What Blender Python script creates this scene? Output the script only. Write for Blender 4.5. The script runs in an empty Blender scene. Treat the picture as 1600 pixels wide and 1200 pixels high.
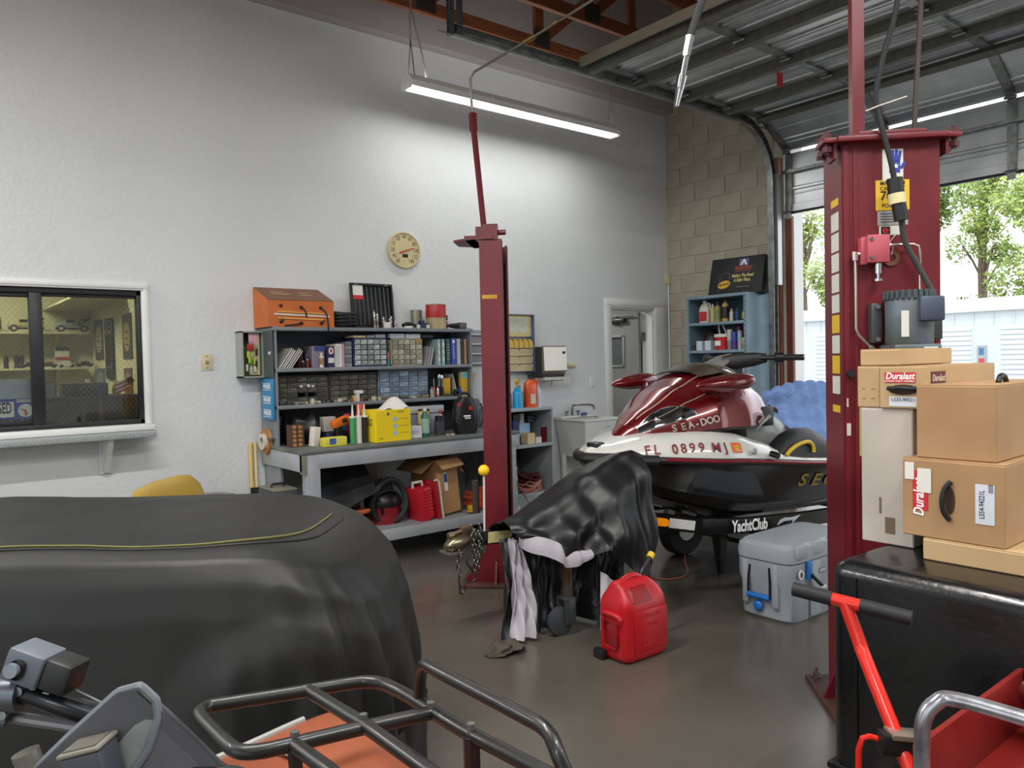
import bpy, bmesh, math, random
from mathutils import Vector, Matrix, noise
random.seed(7)
sc = bpy.context.scene
COL = sc.collection
PI = math.pi
V = Vector

# ------------------------------------------------------------------ camera
cam_d = bpy.data.cameras.new('camera')
cam = bpy.data.objects.new('camera', cam_d)
COL.objects.link(cam)
cam_d.sensor_width = 36.0
cam_d.lens = 1199.438 / 1600 * 36.0
cam_d.clip_start = 0.05
cam_d.clip_end = 300
_yaw, _pit, _rol = (math.radians(a) for a in (51.28539, -1.69943, -1.28581))
_f = V((math.cos(_yaw) * math.cos(_pit), math.sin(_yaw) * math.cos(_pit), math.sin(_pit)))
_r = V((math.sin(_yaw), -math.cos(_yaw), 0))
_u = _r.cross(_f)
_r2 = math.cos(_rol) * _r + math.sin(_rol) * _u
_u2 = -math.sin(_rol) * _r + math.cos(_rol) * _u
cam.matrix_world = Matrix(((_r2.x, _u2.x, -_f.x, 0), (_r2.y, _u2.y, -_f.y, 0), (_r2.z, _u2.z, -_f.z, 1.5), (0, 0, 0, 1)))
sc.camera = cam

# ------------------------------------------------------------------ world, exposure
w = bpy.data.worlds.new('sky')
sc.world = w
w.use_nodes = True
nt = w.node_tree
bg = nt.nodes['Background']
tc = nt.nodes.new('ShaderNodeTexCoord')
mp = nt.nodes.new('ShaderNodeMapping'); mp.inputs['Scale'].default_value = (1, 1, 2.5)
nz = nt.nodes.new('ShaderNodeTexNoise'); nz.inputs['Scale'].default_value = 2.2; nz.inputs['Detail'].default_value = 6
rp = nt.nodes.new('ShaderNodeValToRGB')
rp.color_ramp.elements[0].color = (0.80, 0.89, 1.0, 1); rp.color_ramp.elements[0].position = .35
rp.color_ramp.elements[1].color = (1.0, 1.0, 1.0, 1); rp.color_ramp.elements[1].position = .65
nt.links.new(tc.outputs['Generated'], mp.inputs[0]); nt.links.new(mp.outputs[0], nz.inputs[0])
nt.links.new(nz.outputs[0], rp.inputs[0]); nt.links.new(rp.outputs[0], bg.inputs[0])
bg.inputs[1].default_value = 2.2
sd = bpy.data.lights.new('sun', 'SUN'); sd.energy = .8; sd.angle = math.radians(8); sd.color = (1, .96, .9)
sun = bpy.data.objects.new('sun', sd); COL.objects.link(sun)
sun.rotation_euler = (math.radians(38), math.radians(10), math.radians(-60))
sc.view_settings.view_transform = 'Standard'
sc.view_settings.look = 'None'
sc.view_settings.exposure = 0.15
sc.view_settings.gamma = 1.0
sc.view_settings.use_curve_mapping = False

# ------------------------------------------------------------------ materials
def lin(h):
    h = h.lstrip('#')
    o = []
    for i in (0, 2, 4):
        c = int(h[i:i + 2], 16) / 255
        o.append(c / 12.92 if c <= .04045 else ((c + .055) / 1.055) ** 2.4)
    return tuple(o)
MATS = {}
def M(name, col='#888888', rough=.5, metal=0., var=.12, scale=6., bump=0., bscale=60., col2=None, coat=0., emis=0., trans=0., alpha=1., stretch=None, rvar=.1, detail=4., lo=.35, hi=.65, spec=.5):
    if name in MATS: return MATS[name]
    m = bpy.data.materials.new(name); m.use_nodes = True
    n = m.node_tree; b = n.nodes['Principled BSDF']; L = n.links.new
    c = lin(col) if isinstance(col, str) else col
    c2 = (lin(col2) if isinstance(col2, str) else col2) if col2 else tuple(x * (1 - var) for x in c)
    t = n.nodes.new('ShaderNodeTexCoord'); mpn = n.nodes.new('ShaderNodeMapping')
    L(t.outputs['Object'], mpn.inputs[0])
    if stretch: mpn.inputs['Scale'].default_value = stretch
    ns = n.nodes.new('ShaderNodeTexNoise'); ns.inputs['Scale'].default_value = scale; ns.inputs['Detail'].default_value = detail
    L(mpn.outputs[0], ns.inputs[0])
    r = n.nodes.new('ShaderNodeValToRGB')
    r.color_ramp.elements[0].position = lo; r.color_ramp.elements[1].position = hi
    r.color_ramp.elements[0].color = (*c2, 1); r.color_ramp.elements[1].color = (*c, 1)
    L(ns.outputs[0], r.inputs[0]); L(r.outputs[0], b.inputs['Base Color'])
    mr = n.nodes.new('ShaderNodeMapRange')
    mr.inputs['To Min'].default_value = max(0, rough - rvar); mr.inputs['To Max'].default_value = min(1, rough + rvar)
    L(ns.outputs[0], mr.inputs[0]); L(mr.outputs[0], b.inputs['Roughness'])
    b.inputs['Metallic'].default_value = metal
    b.inputs['Coat Weight'].default_value = coat; b.inputs['Coat Roughness'].default_value = .05
    b.inputs['Specular IOR Level'].default_value = spec
    if trans: b.inputs['Transmission Weight'].default_value = trans
    if alpha < 1: b.inputs['Alpha'].default_value = alpha
    if emis:
        b.inputs['Emission Color'].default_value = (*c, 1); b.inputs['Emission Strength'].default_value = emis
    if bump:
        nb = n.nodes.new('ShaderNodeTexNoise'); nb.inputs['Scale'].default_value = bscale; nb.inputs['Detail'].default_value = 5
        L(mpn.outputs[0], nb.inputs[0])
        bp = n.nodes.new('ShaderNodeBump'); bp.inputs['Strength'].default_value = bump; bp.inputs['Distance'].default_value = .01
        L(nb.outputs[0], bp.inputs['Height']); L(bp.outputs[0], b.inputs['Normal'])
    MATS[name] = m
    return m

# ------------------------------------------------------------------ mesh helpers
def fr(o, x, y, scale=1.):
    x = V(x).normalized(); y = V(y); y = (y - x * x.dot(y)).normalized(); z = x.cross(y)
    return Matrix(((x.x, y.x, z.x, o[0]), (x.y, y.y, z.y, o[1]), (x.z, y.z, z.z, o[2]), (0, 0, 0, 1)))
def T(x, y, z, rz=0, rx=0, ry=0):
    return Matrix.Translation((x, y, z)) @ Matrix.Rotation(rz, 4, 'Z') @ Matrix.Rotation(ry, 4, 'Y') @ Matrix.Rotation(rx, 4, 'X')
class G:
    def __init__(s, m=None): s.b = bmesh.new(); s.m = m or Matrix()
    def _x(s, vs, m=None):
        mm = s.m @ m if m is not None else s.m
        for v in vs: v.co = mm @ v.co
    def bb(s, x0, x1, y0, y1, z0, z1, bev=0, m=None, seg=2):
        r = bmesh.ops.create_cube(s.b, size=1)
        vs = r['verts']
        for v in vs: v.co = V(((x0 + x1) / 2 + v.co.x * (x1 - x0), (y0 + y1) / 2 + v.co.y * (y1 - y0), (z0 + z1) / 2 + v.co.z * (z1 - z0)))
        if bev:
            es = list({e for v in vs for e in v.link_edges})
            rr = bmesh.ops.bevel(s.b, geom=es, offset=bev, segments=seg, affect='EDGES', profile=.5)
            vs = list({v for f in rr['faces'] for v in f.verts} | {v for v in vs if v.is_valid})
        s._x(vs, m); return s
    def box(s, c, d, bev=0, m=None, seg=2):
        return s.bb(c[0] - d[0] / 2, c[0] + d[0] / 2, c[1] - d[1] / 2, c[1] + d[1] / 2, c[2] - d[2] / 2, c[2] + d[2] / 2, bev, m, seg)
    def rings(s, rs, cap=True, closed=True, loop=False, m=None):
        R = [[s.b.verts.new(p) for p in ring] for ring in rs]
        k = len(R[0])
        rng = range(len(R)) if loop else range(len(R) - 1)
        for i in rng:
            a, b2 = R[i], R[(i + 1) % len(R)]
            for j in range(k if closed else k - 1):
                try: s.b.faces.new((a[j], a[(j + 1) % k], b2[(j + 1) % k], b2[j]))
                except ValueError: pass
        if cap and not loop and closed:
            for q in (R[0][::-1], R[-1]):
                try: s.b.faces.new(q)
                except ValueError: pass
        s._x([v for r in R for v in r], m); return s
    def cyl(s, p0, p1, r0, r1=None, n=14, m=None):
        p0 = V(p0); p1 = V(p1); r1 = r0 if r1 is None else r1
        d = (p1 - p0).normalized(); a = d.orthogonal().normalized(); b = d.cross(a)
        return s.rings([[p + (a * math.cos(2 * PI * i / n) + b * math.sin(2 * PI * i / n)) * r for i in range(n)] for p, r in ((p0, r0), (p1, r1))], m=m)
    def tube(s, pts, r, n=8, loop=False, m=None, sub=0, rad=None):
        pts = [V(p) for p in pts]
        if sub: pts = crom(pts, sub, loop)
        N = len(pts); rs = []
        t0 = (pts[1] - pts[0]).normalized(); a = t0.orthogonal().normalized()
        for i, p in enumerate(pts):
            if loop: t = (pts[(i + 1) % N] - pts[i - 1]).normalized()
            else: t = (pts[min(i + 1, N - 1)] - pts[max(i - 1, 0)]).normalized()
            a = (a - t * a.dot(t))
            a = a.normalized() if a.length > 1e-6 else t.orthogonal().normalized()
            b = t.cross(a)
            rr = r if rad is None else rad[int(i * (len(rad) - 1) / max(1, N - 1))]
            rs.append([p + (a * math.cos(2 * PI * k / n) + b * math.sin(2 * PI * k / n)) * rr for k in range(n)])
        return s.rings(rs, loop=loop, m=m)
    def lathe(s, prof, at=(0, 0, 0), n=18, m=None):
        return s.rings([[V((at[0] + r * math.cos(2 * PI * i / n), at[1] + r * math.sin(2 * PI * i / n), at[2] + z)) for i in range(n)] for r, z in prof], m=m)
    def prism(s, poly, z0, z1, m=None):
        return s.rings([[V((x, y, z)) for x, y in poly] for z in (z0, z1)], m=m)
    def grid(s, fn, nu, nv, m=None, cu=False):
        vv = [[s.b.verts.new(fn(i / nu, j / nv)) for j in range(nv + 1)] for i in range(nu if cu else nu + 1)]
        k = len(vv)
        for i in range(nu if cu else nu):
            for j in range(nv):
                s.b.faces.new((vv[i][j], vv[(i + 1) % k][j], vv[(i + 1) % k][j + 1], vv[i][j + 1]))
        s._x([v for r in vv for v in r], m); return s
    def quad(s, *ps):
        vs = [s.b.verts.new(p) for p in ps]; s.b.faces.new(vs); s._x(vs); return s
    def sphere(s, c, r, n=14, sz=(1, 1, 1), m=None):
        q = bmesh.ops.create_uvsphere(s.b, u_segments=n, v_segments=max(6, n // 2 + 1), radius=1)
        for v in q['verts']: v.co = V((c[0] + v.co.x * r * sz[0], c[1] + v.co.y * r * sz[1], c[2] + v.co.z * r * sz[2]))
        s._x(q['verts'], m); return s
    def mesh(s, name, smooth=35, off=(0, 0, 0), thick=0, fixn=True):
        if thick:
            bmesh.ops.recalc_face_normals(s.b, faces=s.b.faces[:])
            bmesh.ops.solidify(s.b, geom=s.b.faces[:], thickness=thick)
        if fixn: bmesh.ops.recalc_face_normals(s.b, faces=s.b.faces[:])
        o = V(off)
        for v in s.b.verts: v.co -= o
        me = bpy.data.meshes.new(name); s.b.to_mesh(me); s.b.free()
        if smooth:
            for p in me.polygons: p.use_smooth = True
            me.set_sharp_from_angle(angle=math.radians(smooth))
        return me
def crom(p, sub, loop=False):
    N = len(p); o = []
    for i in range(N if loop else N - 1):
        g = (lambda k: p[k % N]) if loop else (lambda k: p[max(0, min(N - 1, k))])
        a, b, c, d = g(i - 1), g(i), g(i + 1), g(i + 2)
        for j in range(sub):
            t = j / sub
            o.append(.5 * ((2 * b) + (c - a) * t + (2 * a - 5 * b + 4 * c - d) * t * t + (3 * b - a - 3 * c + d) * t ** 3))
    if not loop: o.append(p[-1])
    return o
def lerp(tab, x):
    for i in range(len(tab) - 1):
        if x <= tab[i + 1][0]:
            a, b = tab[i], tab[i + 1]
            t = 0 if b[0] == a[0] else max(0, (x - a[0]) / (b[0] - a[0])); t = t * t * (3 - 2 * t) * .4 + t * .6
            return a[1] + (b[1] - a[1]) * t
    return tab[-1][1]
def rloc(o):
    p = V((0, 0, 0))
    while o is not None: p += o.location; o = o.parent
    return p
def thing(name, label, cat, loc, group=None):
    o = bpy.data.objects.new(name, None); COL.objects.link(o); o.location = loc; o.empty_display_size = .05
    o['label'] = label; o['category'] = cat
    if group: o['group'] = group
    return o
def part(g, name, mat, parent, label=None, smooth=35, thick=0):
    me = g.mesh(name, smooth, rloc(parent), thick); me.materials.append(mat)
    o = bpy.data.objects.new(name, me); COL.objects.link(o); o.parent = parent
    if label: o['label'] = label
    return o
def solo(g, name, mat, smooth=35, thick=0):
    xs = [v.co for v in g.b.verts]
    c = V(((min(p.x for p in xs) + max(p.x for p in xs)) / 2, (min(p.y for p in xs) + max(p.y for p in xs)) / 2, min(p.z for p in xs)))
    me = g.mesh(name, smooth, c, thick); me.materials.append(mat)
    o = bpy.data.objects.new(name, me); COL.objects.link(o); o.location = c
    return o
def one(g, name, mat, label, cat, group=None, smooth=35, thick=0):
    o = solo(g, name, mat, smooth, thick); o['label'] = label; o['category'] = cat
    if group: o['group'] = group
    return o
def struct(g, name, mat, smooth=0, label=None):
    o = solo(g, name, mat, smooth); o['kind'] = 'structure'
    if label: o['label'] = label
    return o
def inst(src, parent, loc, rot=None):
    o = src.copy(); COL.objects.link(o); o.parent = parent; o.location = V(loc) - rloc(parent)
    if rot: o.rotation_euler = rot
    return o
def proto(g, name, mat, smooth=35):          # mesh in its own frame, for shared pieces
    me = g.mesh(name, smooth); me.materials.append(mat)
    return me
def place(me, name, parent, loc, rot=(0, 0, 0), scl=None):
    o = bpy.data.objects.new(name, me); COL.objects.link(o); o.parent = parent
    o.location = V(loc) - (rloc(parent) if parent else V((0, 0, 0))); o.rotation_euler = rot
    if scl: o.scale = scl
    return o
def txt(s, size, mat, parent, m, name='lettering', align='CENTER', sx=1., bold=.0, ext=.0004, shear=0.):
    c = bpy.data.curves.new(name, 'FONT'); c.body = s; c.size = size; c.align_x = align; c.align_y = 'CENTER'
    c.extrude = ext; c.offset = bold * size; c.shear = shear; c.resolution_u = 3
    t = bpy.data.objects.new(name, c); COL.objects.link(t)
    dg = bpy.context.evaluated_depsgraph_get()
    me = bpy.data.meshes.new_from_object(t.evaluated_get(dg)); bpy.data.objects.remove(t); bpy.data.curves.remove(c)
    me.name = name
    me.transform(Matrix.Translation(-rloc(parent)) @ m @ Matrix.Diagonal((sx, 1, 1, 1)))
    me.materials.clear(); me.materials.append(mat)
    o = bpy.data.objects.new(name, me); COL.objects.link(o); o.parent = parent
    return o
def decal(parent, m, wd, ht, mat, name='sticker', t=.0012, label=None):   # thin printed sheet centred on m
    g = G(m); g.box((0, 0, t / 2), (wd, ht, t)); return part(g, name, mat, parent, label, smooth=0)

# palette
white_paint = M('white wall paint', '#d2d5d6', .75, var=.05, scale=1.2, bump=.5, bscale=36)
# ================================================================== SETTING
XB, YA = 7.08, 5.87            # inner face of block wall, inner face of stucco wall
m_stucco = white_paint
m_floor = M('polished concrete', '#625d54', .22, col2='#4a453d', scale=.9, rvar=.07, bump=.02, bscale=60, detail=3.5, lo=.25, hi=.75)
m_upper = M('bare drywall', '#aba4a2', .8, var=.06, scale=2)
m_ceil = M('ceiling board', '#a8a09f', .8, var=.05, scale=1)
m_block = M('painted block', '#b0a998', .85, col2='#a29b89', scale=3, bump=.5, bscale=90)
m_mortar = M('mortar', '#bdb9ac', .9, var=.12, scale=9, bump=.4, bscale=70)
m_trimw = M('white trim paint', '#dcddda', .45, var=.04)
m_wood = M('stained lumber', '#8a4f2a', .6, col2='#6b371c', scale=5, stretch=(.6, 8, 8), bump=.2, bscale=12)
m_woodred = M('brown jamb lumber', '#7a4026', .5, col2='#5c2c1a', scale=5, stretch=(8, 8, .6))
m_office = M('cream office paint', '#cfcb9f', .7, var=.05, scale=2)
m_greydoor = M('grey door paint', '#8f8f8b', .5, var=.05)
m_black = M('black plastic', '#141516', .42, var=.3)
m_blackrub = M('black rubber', '#17181a', .65, var=.25)
m_steel = M('galvanised steel', '#9a9c9b', .38, .85, col2='#737573', scale=14)
m_chrome = M('chrome', '#c4c6c8', .16, 1., var=.1, rvar=.06)
m_dkframe = M('dark anodised aluminium', '#2a2b2d', .45, .4, var=.15)
m_asph = M('outside paving', '#b4b2ab', .85, var=.12, scale=3)

struct(G().bb(-6, 7.4, -6, 9.2, -.1, 0), 'floor', m_floor)
g = G()                                             # stucco wall with window and door openings
wx0, wx1, wz0, wz1 = -.55, 1.37, 1.115, 2.06         # rough opening of the window
dx0, dx1, dz1 = 6.098, 6.80, 2.062
for a in ((-6, wx0, 0, 5.6), (wx1, dx0, 0, 5.6), (dx1, 7.33, 0, 5.6), (wx0, wx1, 0, wz0), (wx0, wx1, wz1, 5.6), (dx0, dx1, dz1, 5.6)):
    g.bb(a[0], a[1], YA, YA + .14, a[2], a[3])
bmesh.ops.remove_doubles(g.b, verts=g.b.verts[:], dist=1e-4)
struct(g, 'wall_left', m_stucco)
struct(G().bb(-6, XB, YA - .12, YA - .001, 4.30, 5.6), 'trim_1', m_upper, label='bare drywall band along the top of the white wall')
struct(G().bb(-6, 7.4, -6, YA + .14, 5.6, 5.7), 'ceiling', m_ceil)
# block wall: visible pier left of the overhead door, header, far pier with a second bay
g = G()
g.bb(XB + .006, 7.33, 4.36, YA, 0, 5.6)
bw = struct(g, 'wall_back', m_mortar)
struct(G().bb(XB, 7.33, .75, 4.36, 3.62, 5.6).bb(XB, 7.33, -.7, .75, 0, 5.6).bb(XB, 7.33, -4.3, -.7, 3.62, 5.6).bb(XB, 7.33, -6, -4.3, 0, 5.6), 'wall_back', m_block)
course, bl = .203, .406
protos = {}
for k in range(22):
    z = k * course + .005
    y = YA - (0 if k % 2 == 0 else bl / 2) + bl
    while y > 4.47:
        y1 = min(y, YA); y0 = max(y - bl + .010, 4.475); y -= bl
        L_ = round(y1 - y0, 3)
        if L_ < .03: continue
        if L_ not in protos:
            gg = G().box((0, 0, 0), (.02, L_, course - .010), .004, seg=1); protos[L_] = proto(gg, 'block', m_block)
        o = place(protos[L_], 'block', bw, (XB + .004 + random.uniform(-.001, .001), (y0 + y1) / 2, z + course / 2))
struct(G().bb(7.05, 7.33, 4.45, YA - .12, 4.47, 4.56), 'trim_2', m_wood, label='wooden plate on top of the block wall')
# remaining shell behind the camera, two open bays
struct(G().bb(-6, 7.33, -6.14, -6, 0, 5.6), 'wall_right', m_stucco)
g = G()
for a in ((-6, -4.6, 0, 5.6), (-1.0, .2, 0, 5.6), (3.8, YA, 0, 5.6), (-4.6, -1.0, 3.6, 5.6), (.2, 3.8, 3.6, 5.6)): g.bb(-6.14, -6, a[0], a[1], a[2], a[3])
struct(g, 'wall_front', m_stucco)
# overhead door jambs
struct(G().bb(XB - .05, XB + .03, 4.385, 4.475, 0, 3.5).bb(XB + .02, XB + .06, 4.29, 4.385, 0, 2.9), 'trim_3', m_woodred, label='brown wooden jamb beside the overhead door')
struct(G().bb(XB + .06, 7.34, 4.31, 4.365, 0, 3.62), 'trim_4', m_trimw, label='white reveal of the overhead door opening')

# ---- service window
wn = bpy.data.objects.new('window_1', None); COL.objects.link(wn); wn.location = (.41, YA, wz0); wn['kind'] = 'structure'
g = G()
for (x0, x1, z0, z1) in ((wx1 - .005, 1.415, 1.075, 2.105), (-.6, wx0 + .005, 1.075, 2.105)):
    g.bb(x0, x1, YA - .022, YA + .01, z0 + .044, 2.054, .004); g.bb(x0 + .012, x1 - .012, YA - .03, YA - .0225, z0 + .044, 2.066, .003)
g.bb(-.6, 1.415, YA - .022, YA + .01, 2.055, 2.105, .004); g.bb(-.588, 1.403, YA - .03, YA - .0225, 2.067, 2.092, .003)
part(g, 'casing', m_trimw, wn)
part(G().bb(-.58, 1.405, YA - .10, YA + .05, 1.078, 1.118, .004), 'sill', m_trimw, wn)
g = G()
y0, y1 = YA + .01, YA + .07
g.bb(wx0, wx1, y0, y1, 2.018, 2.06, .004); g.bb(wx0, wx1, y0, y1, 1.117, 1.15, .004); g.bb(wx1 - .032, wx1, y0, y1, 1.117, 2.06, .004); g.bb(wx0, wx0 + .032, y0, y1, 1.117, 2.06, .004)
part(g, 'window_frame', m_dkframe, wn)
g = G(); g.bb(.69, .765, y0 - .004, y1, 1.15, 2.02, .005); g.bb(wx0 + .03, .70, y0 + .02, y1, 1.99, 2.02, .003); g.bb(wx0 + .03, .70, y0 + .02, y1, 1.15, 1.185, .003); g.bb(.765, wx1 - .03, y0 + .02, y1, 2.0, 2.02, .003)
part(g, 'meeting_stile', m_dkframe, wn)
ofl = bpy.data.lights.new('office_glow', 'AREA'); ofl.shape = 'RECTANGLE'; ofl.size = 1.2; ofl.size_y = .3; ofl.energy = 34; ofl.color = (1, .93, .74)
m_glass = M('window glass', '#e8efec', .0, trans=1., var=.02, rvar=.0)
for i, (x0, x1) in enumerate(((wx0 + .03, .70), (.76, wx1 - .03))):
    g = G(); g.bb(x0, x1, y0 + .03 + i * .012, y0 + .033 + i * .012, 1.15, 2.01); part(g, 'pane', m_glass, wn, smooth=0)
    wires = G()                                        # diamond safety wire in the glass
    st = .034; H_ = 2.01 - 1.15; W_ = x1 - x0; yy = y0 + .0315 + i * .012
    for sgn in (1, -1):
        q = -H_ / 1.2
        while q < W_:
            a0, a1 = max(0., q), min(W_, q + H_ / 1.2)
            if a1 - a0 > .01:
                za, zb = (a0 - q) * 1.2, (a1 - q) * 1.2
                if sgn < 0: za, zb = H_ - za, H_ - zb
                wires.tube([(x0 + a0, yy, 1.15 + za), (x0 + a1, yy, 1.15 + zb)], .0007, n=3)
            q += st
    part(wires, 'safety_wire', m_steel, wn)
# counter under the window
ct = thing('service_counter', 'grey laminate counter shelf below the service window', 'counter', (.4, 5.72, 1.04))
part(G().bb(-1.2, 1.372, 5.60, YA - .002, 1.040, 1.076, .004), 'counter_top', M('speckled laminate', '#9fa5a5', .5, col2='#858b8b', scale=90), ct)
for x in (1.10, -.3):
    g = G(); g.prism([(5.868, .80), (5.868, 1.04), (5.64, 1.04), (5.66, 1.0), (5.83, .80)], x - .016, x + .016, m=Matrix(((0, 0, 1, 0), (1, 0, 0, 0), (0, 1, 0, 0), (0, 0, 0, 1))))
    g.bb(x - .04, x + .045, 5.852, 5.869, .79, 1.04, .003)
    part(g, 'bracket', m_trimw, ct)
# ---- office behind the window
struct(G().bb(-2.4, 1.5, 8.4, 8.5, 0, 2.75), 'wall_office_far', m_office)
struct(G().bb(1.5, 1.62, YA + .14, 8.5, 0, 2.75), 'wall_office_side', m_office)
struct(G().bb(-2.5, -2.4, YA + .14, 8.5, 0, 2.75), 'wall_office_end', m_office)
struct(G().bb(-2.5, 1.62, YA + .14, 8.5, 2.7, 2.78), 'ceiling_office', m_ceil)
ol = thing('office_light', 'flat ceiling light inside the office', 'light', (.1, 7.3, 2.66))
part(G().bb(-.5, .7, 7.15, 7.45, 2.66, 2.70, .004), 'housing', m_trimw, ol)
olo = bpy.data.objects.new('office_glow', ofl); COL.objects.link(olo); olo.parent = ol; olo.location = (0, 0, -.004)
# ---- doorway and back hall
dn = bpy.data.objects.new('door_1', None); COL.objects.link(dn); dn.location = (6.45, YA, 0); dn['kind'] = 'structure'
g = G()
for x0, x1 in ((6.0, 6.1), (6.80, 7.0)): g.bb(x0, x1, YA - .02, YA - .001, 0, 2.059, .004); g.bb(x0 + .015, x1 - .03, YA - .028, YA - .0205, 0, 2.083, .003)
g.bb(6.0, 7.0, YA - .02, YA - .001, 2.06, 2.16, .004); g.bb(6.015, 6.97, YA - .028, YA - .0205, 2.085, 2.14, .003)
g.bb(6.098, 6.118, YA + .0, YA + .15, 0, 2.06); g.bb(6.782, 6.80, YA + .0, YA + .15, 0, 2.06); g.bb(6.098, 6.80, YA, YA + .15, 2.045, 2.062)
part(g, 'door_frame', m_trimw, dn)
g = G()
lx0, lx1, ly0, ly1 = 6.725, 6.765, YA + .16, YA + .90
for a in ((ly0, ly1, 0.01, 1.42), (ly0, ly1, 1.76, 2.03), (ly0, ly0 + .24, 1.42, 1.76), (ly1 - .17, ly1, 1.42, 1.76)): g.bb(lx0, lx1, a[0], a[1], a[2], a[3])
lf = part(g, 'door_leaf', m_greydoor, dn, smooth=0)
g = G()
for a in ((ly0 + .22, ly1 - .15, 1.40, 1.425), (ly0 + .22, ly1 - .15, 1.755, 1.78), (ly0 + .215, ly0 + .245, 1.40, 1.78), (ly1 - .175, ly1 - .145, 1.40, 1.78)): g.bb(lx0 - .012, lx1 + .005, *a, .003)
part(g, 'glazing_bead', M('grey bead', '#a3a39e', .5), lf)
part(G().bb(lx0 + .01, lx1 - .01, ly0 + .24, ly1 - .17, 1.42, 1.76), 'vision_panel', M('dim frosted glass', '#5d6464', .25, var=.1), lf)
g = G(); g.bb(lx0 - .055, lx0, ly0 + .18, ly0 + .42, 1.925, 1.975, .012); g.bb(lx0 - .04, lx0 - .02, ly0 + .05, ly0 + .5, 1.985, 1.995); g.cyl((lx0 - .03, ly0 + .3, 1.90), (lx0 - .03, ly0 + .3, 2.0), .016)
part(g, 'door_closer', M('dark grey metal', '#4b4c4c', .4, .7), lf)
for z in (1.75, 1.02, .25): part(G().cyl((6.772, YA + .148, z - .05), (6.772, YA + .148, z + .05), .009).bb(6.765, 6.784, YA + .10, YA + .15, z - .05, z + .05), 'hinge', m_steel, dn)
hall = M('hall paint', '#a9a8a4', .7, var=.05)
struct(G().bb(5.0, 7.4, 7.9, 8.0, 0, 2.6), 'wall_hall_far', hall)
struct(G().bb(4.9, 5.0, YA + .14, 8.0, 0, 2.6), 'wall_hall_side', hall)
struct(G().bb(7.2, 7.3, YA + .14, 8.0, 0, 2.6), 'wall_hall_end', hall)
struct(G().bb(4.9, 7.4, YA + .14, 8.0, 2.5, 2.6), 'ceiling_hall', m_ceil)

hl_ = thing('hall_fill', 'added fill light in the back hall', 'light', (6.0, 7.0, 2.47)); part(G().bb(5.85, 6.15, 6.85, 7.15, 2.47, 2.50, .004), 'housing', m_trimw, hl_)
hld = bpy.data.lights.new('hall_fill_lamp', 'AREA'); hld.size = .28; hld.energy = 16; hlo = bpy.data.objects.new('hall_fill_lamp', hld); COL.objects.link(hlo); hlo.parent = hl_; hlo.location = (0, 0, -.004)  # unseen lamp added to brighten the hall beyond the doorway
# ---- trusses
def truss(y, label):
    t = thing('roof_truss', label, 'truss', (2, y, 4.385), 'roof trusses above the wall')
    part(G().bb(-5.9, 7.0, y - .022, y + .022, 4.385, 4.49), 'bottom_chord', m_wood, t)
    part(G().bb(-5.9, 7.0, y - .022, y + .022, 5.49, 5.59), 'top_chord', m_wood, t)
    xs = [-5.4 + 1.27 * i for i in range(10)]
    for i, x in enumerate(xs):
        part(G().bb(x - .05, x + .05, y - .02, y + .02, 4.49, 5.49), 'web', m_wood, t)
        if i < 9:
            q = 1.17 / math.hypot(1.17, 1.0); d = V((1.17, 0, 1.0)).normalized(); n_ = V((-d.z, 0, d.x)) * .045
            a = V((x + .05, y, 4.49)); b = V((x + 1.22, y, 5.49)); gg = G()
            gg.rings([[a + n_ + V((0, s, 0)) for s in (-.019, .019)] + [a - n_ + V((0, s, 0)) for s in (.019, -.019)], [b + n_ + V((0, s, 0)) for s in (-.019, .019)] + [b - n_ + V((0, s, 0)) for s in (.019, -.019)]])
            part(gg, 'diagonal_web', m_wood, t)
        part(G().bb(x - .07, x + .12, y - .0245, y - .0225, 4.40, 4.56), 'gusset_plate', M('dark gang plate', '#4a4441', .5, .6), t)
truss(5.43, 'brown timber roof truss nearest the white stucco wall')
for i in range(1, 8): truss(5.43 - .66 * i, 'brown timber roof truss just above the end of the door track' if i == 1 else 'brown timber roof truss crossing above the raised door')

# ---- overhead sectional door (raised) and its tracks
m_slat = M('grey painted door steel', '#c4c8ca', .32, .7, col2='#b2b6b8', scale=4)
m_rib = M('olive galvanised channel', '#6f6e63', .5, .5, col2='#5d5c53', scale=20)
od = bpy.data.objects.new('door_2', None); COL.objects.link(od); od.location = (5.6, 2.5, 3.7); od['kind'] = 'structure'
od['label'] = 'raised steel sectional overhead door'
DY0, DY1 = .70, 4.30
def section(p0, p1, nrm):                         # ribbed steel section between p0 and p1 (x,z); nrm = side facing the room
    d = V((p1[0] - p0[0], 0, p1[1] - p0[1])); L_ = d.length; d.normalize(); n_ = V((nrm[0], 0, nrm[1])).normalized()
    prof = [(0, 0), (.03, 0), (.035, .012), (.16, .012), (.17, 0), (.19, 0), (.195, .006), (.205, .006), (.21, 0), (.33, 0), (.34, .012), (.36, .012), (.37, 0), (.39, 0), (.395, .006), (.405, .006), (.41, 0), (.50, 0), (.505, .012), (L_, .012)]
    prof = [(min(a, L_), b) for a, b in prof]
    o = V((p0[0], 0, p0[1])); g = G()
    top = [o + d * a + n_ * b for a, b in prof]; bot = [o + d * a - n_ * .02 for a, b in prof]
    ring = top + bot[::-1]
    g.rings([[p + V((0, y, 0)) for p in ring] for y in (DY0, DY1)])
    part(g, 'door_section', m_slat, od, smooth=25)
    return o, d, n_, L_
def ribs(o, d, n_, at, h=.085):
    g = G(); a = o + d * at
    g.rings([[a + V((0, y, 0)) + d * q + n_ * k for q, k in ((-.03, 0), (.03, 0), (.03, h), (-.03, h))] for y in (DY0 + .02, DY1 - .02)])
    part(g, 'rib_channel', m_rib, od, smooth=0)
SX = [4.20, 4.80, 5.40, 6.00, 6.56]
stY = [4.25, 3.29, 2.29, 1.3, .8]
hz = 3.80
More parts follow.
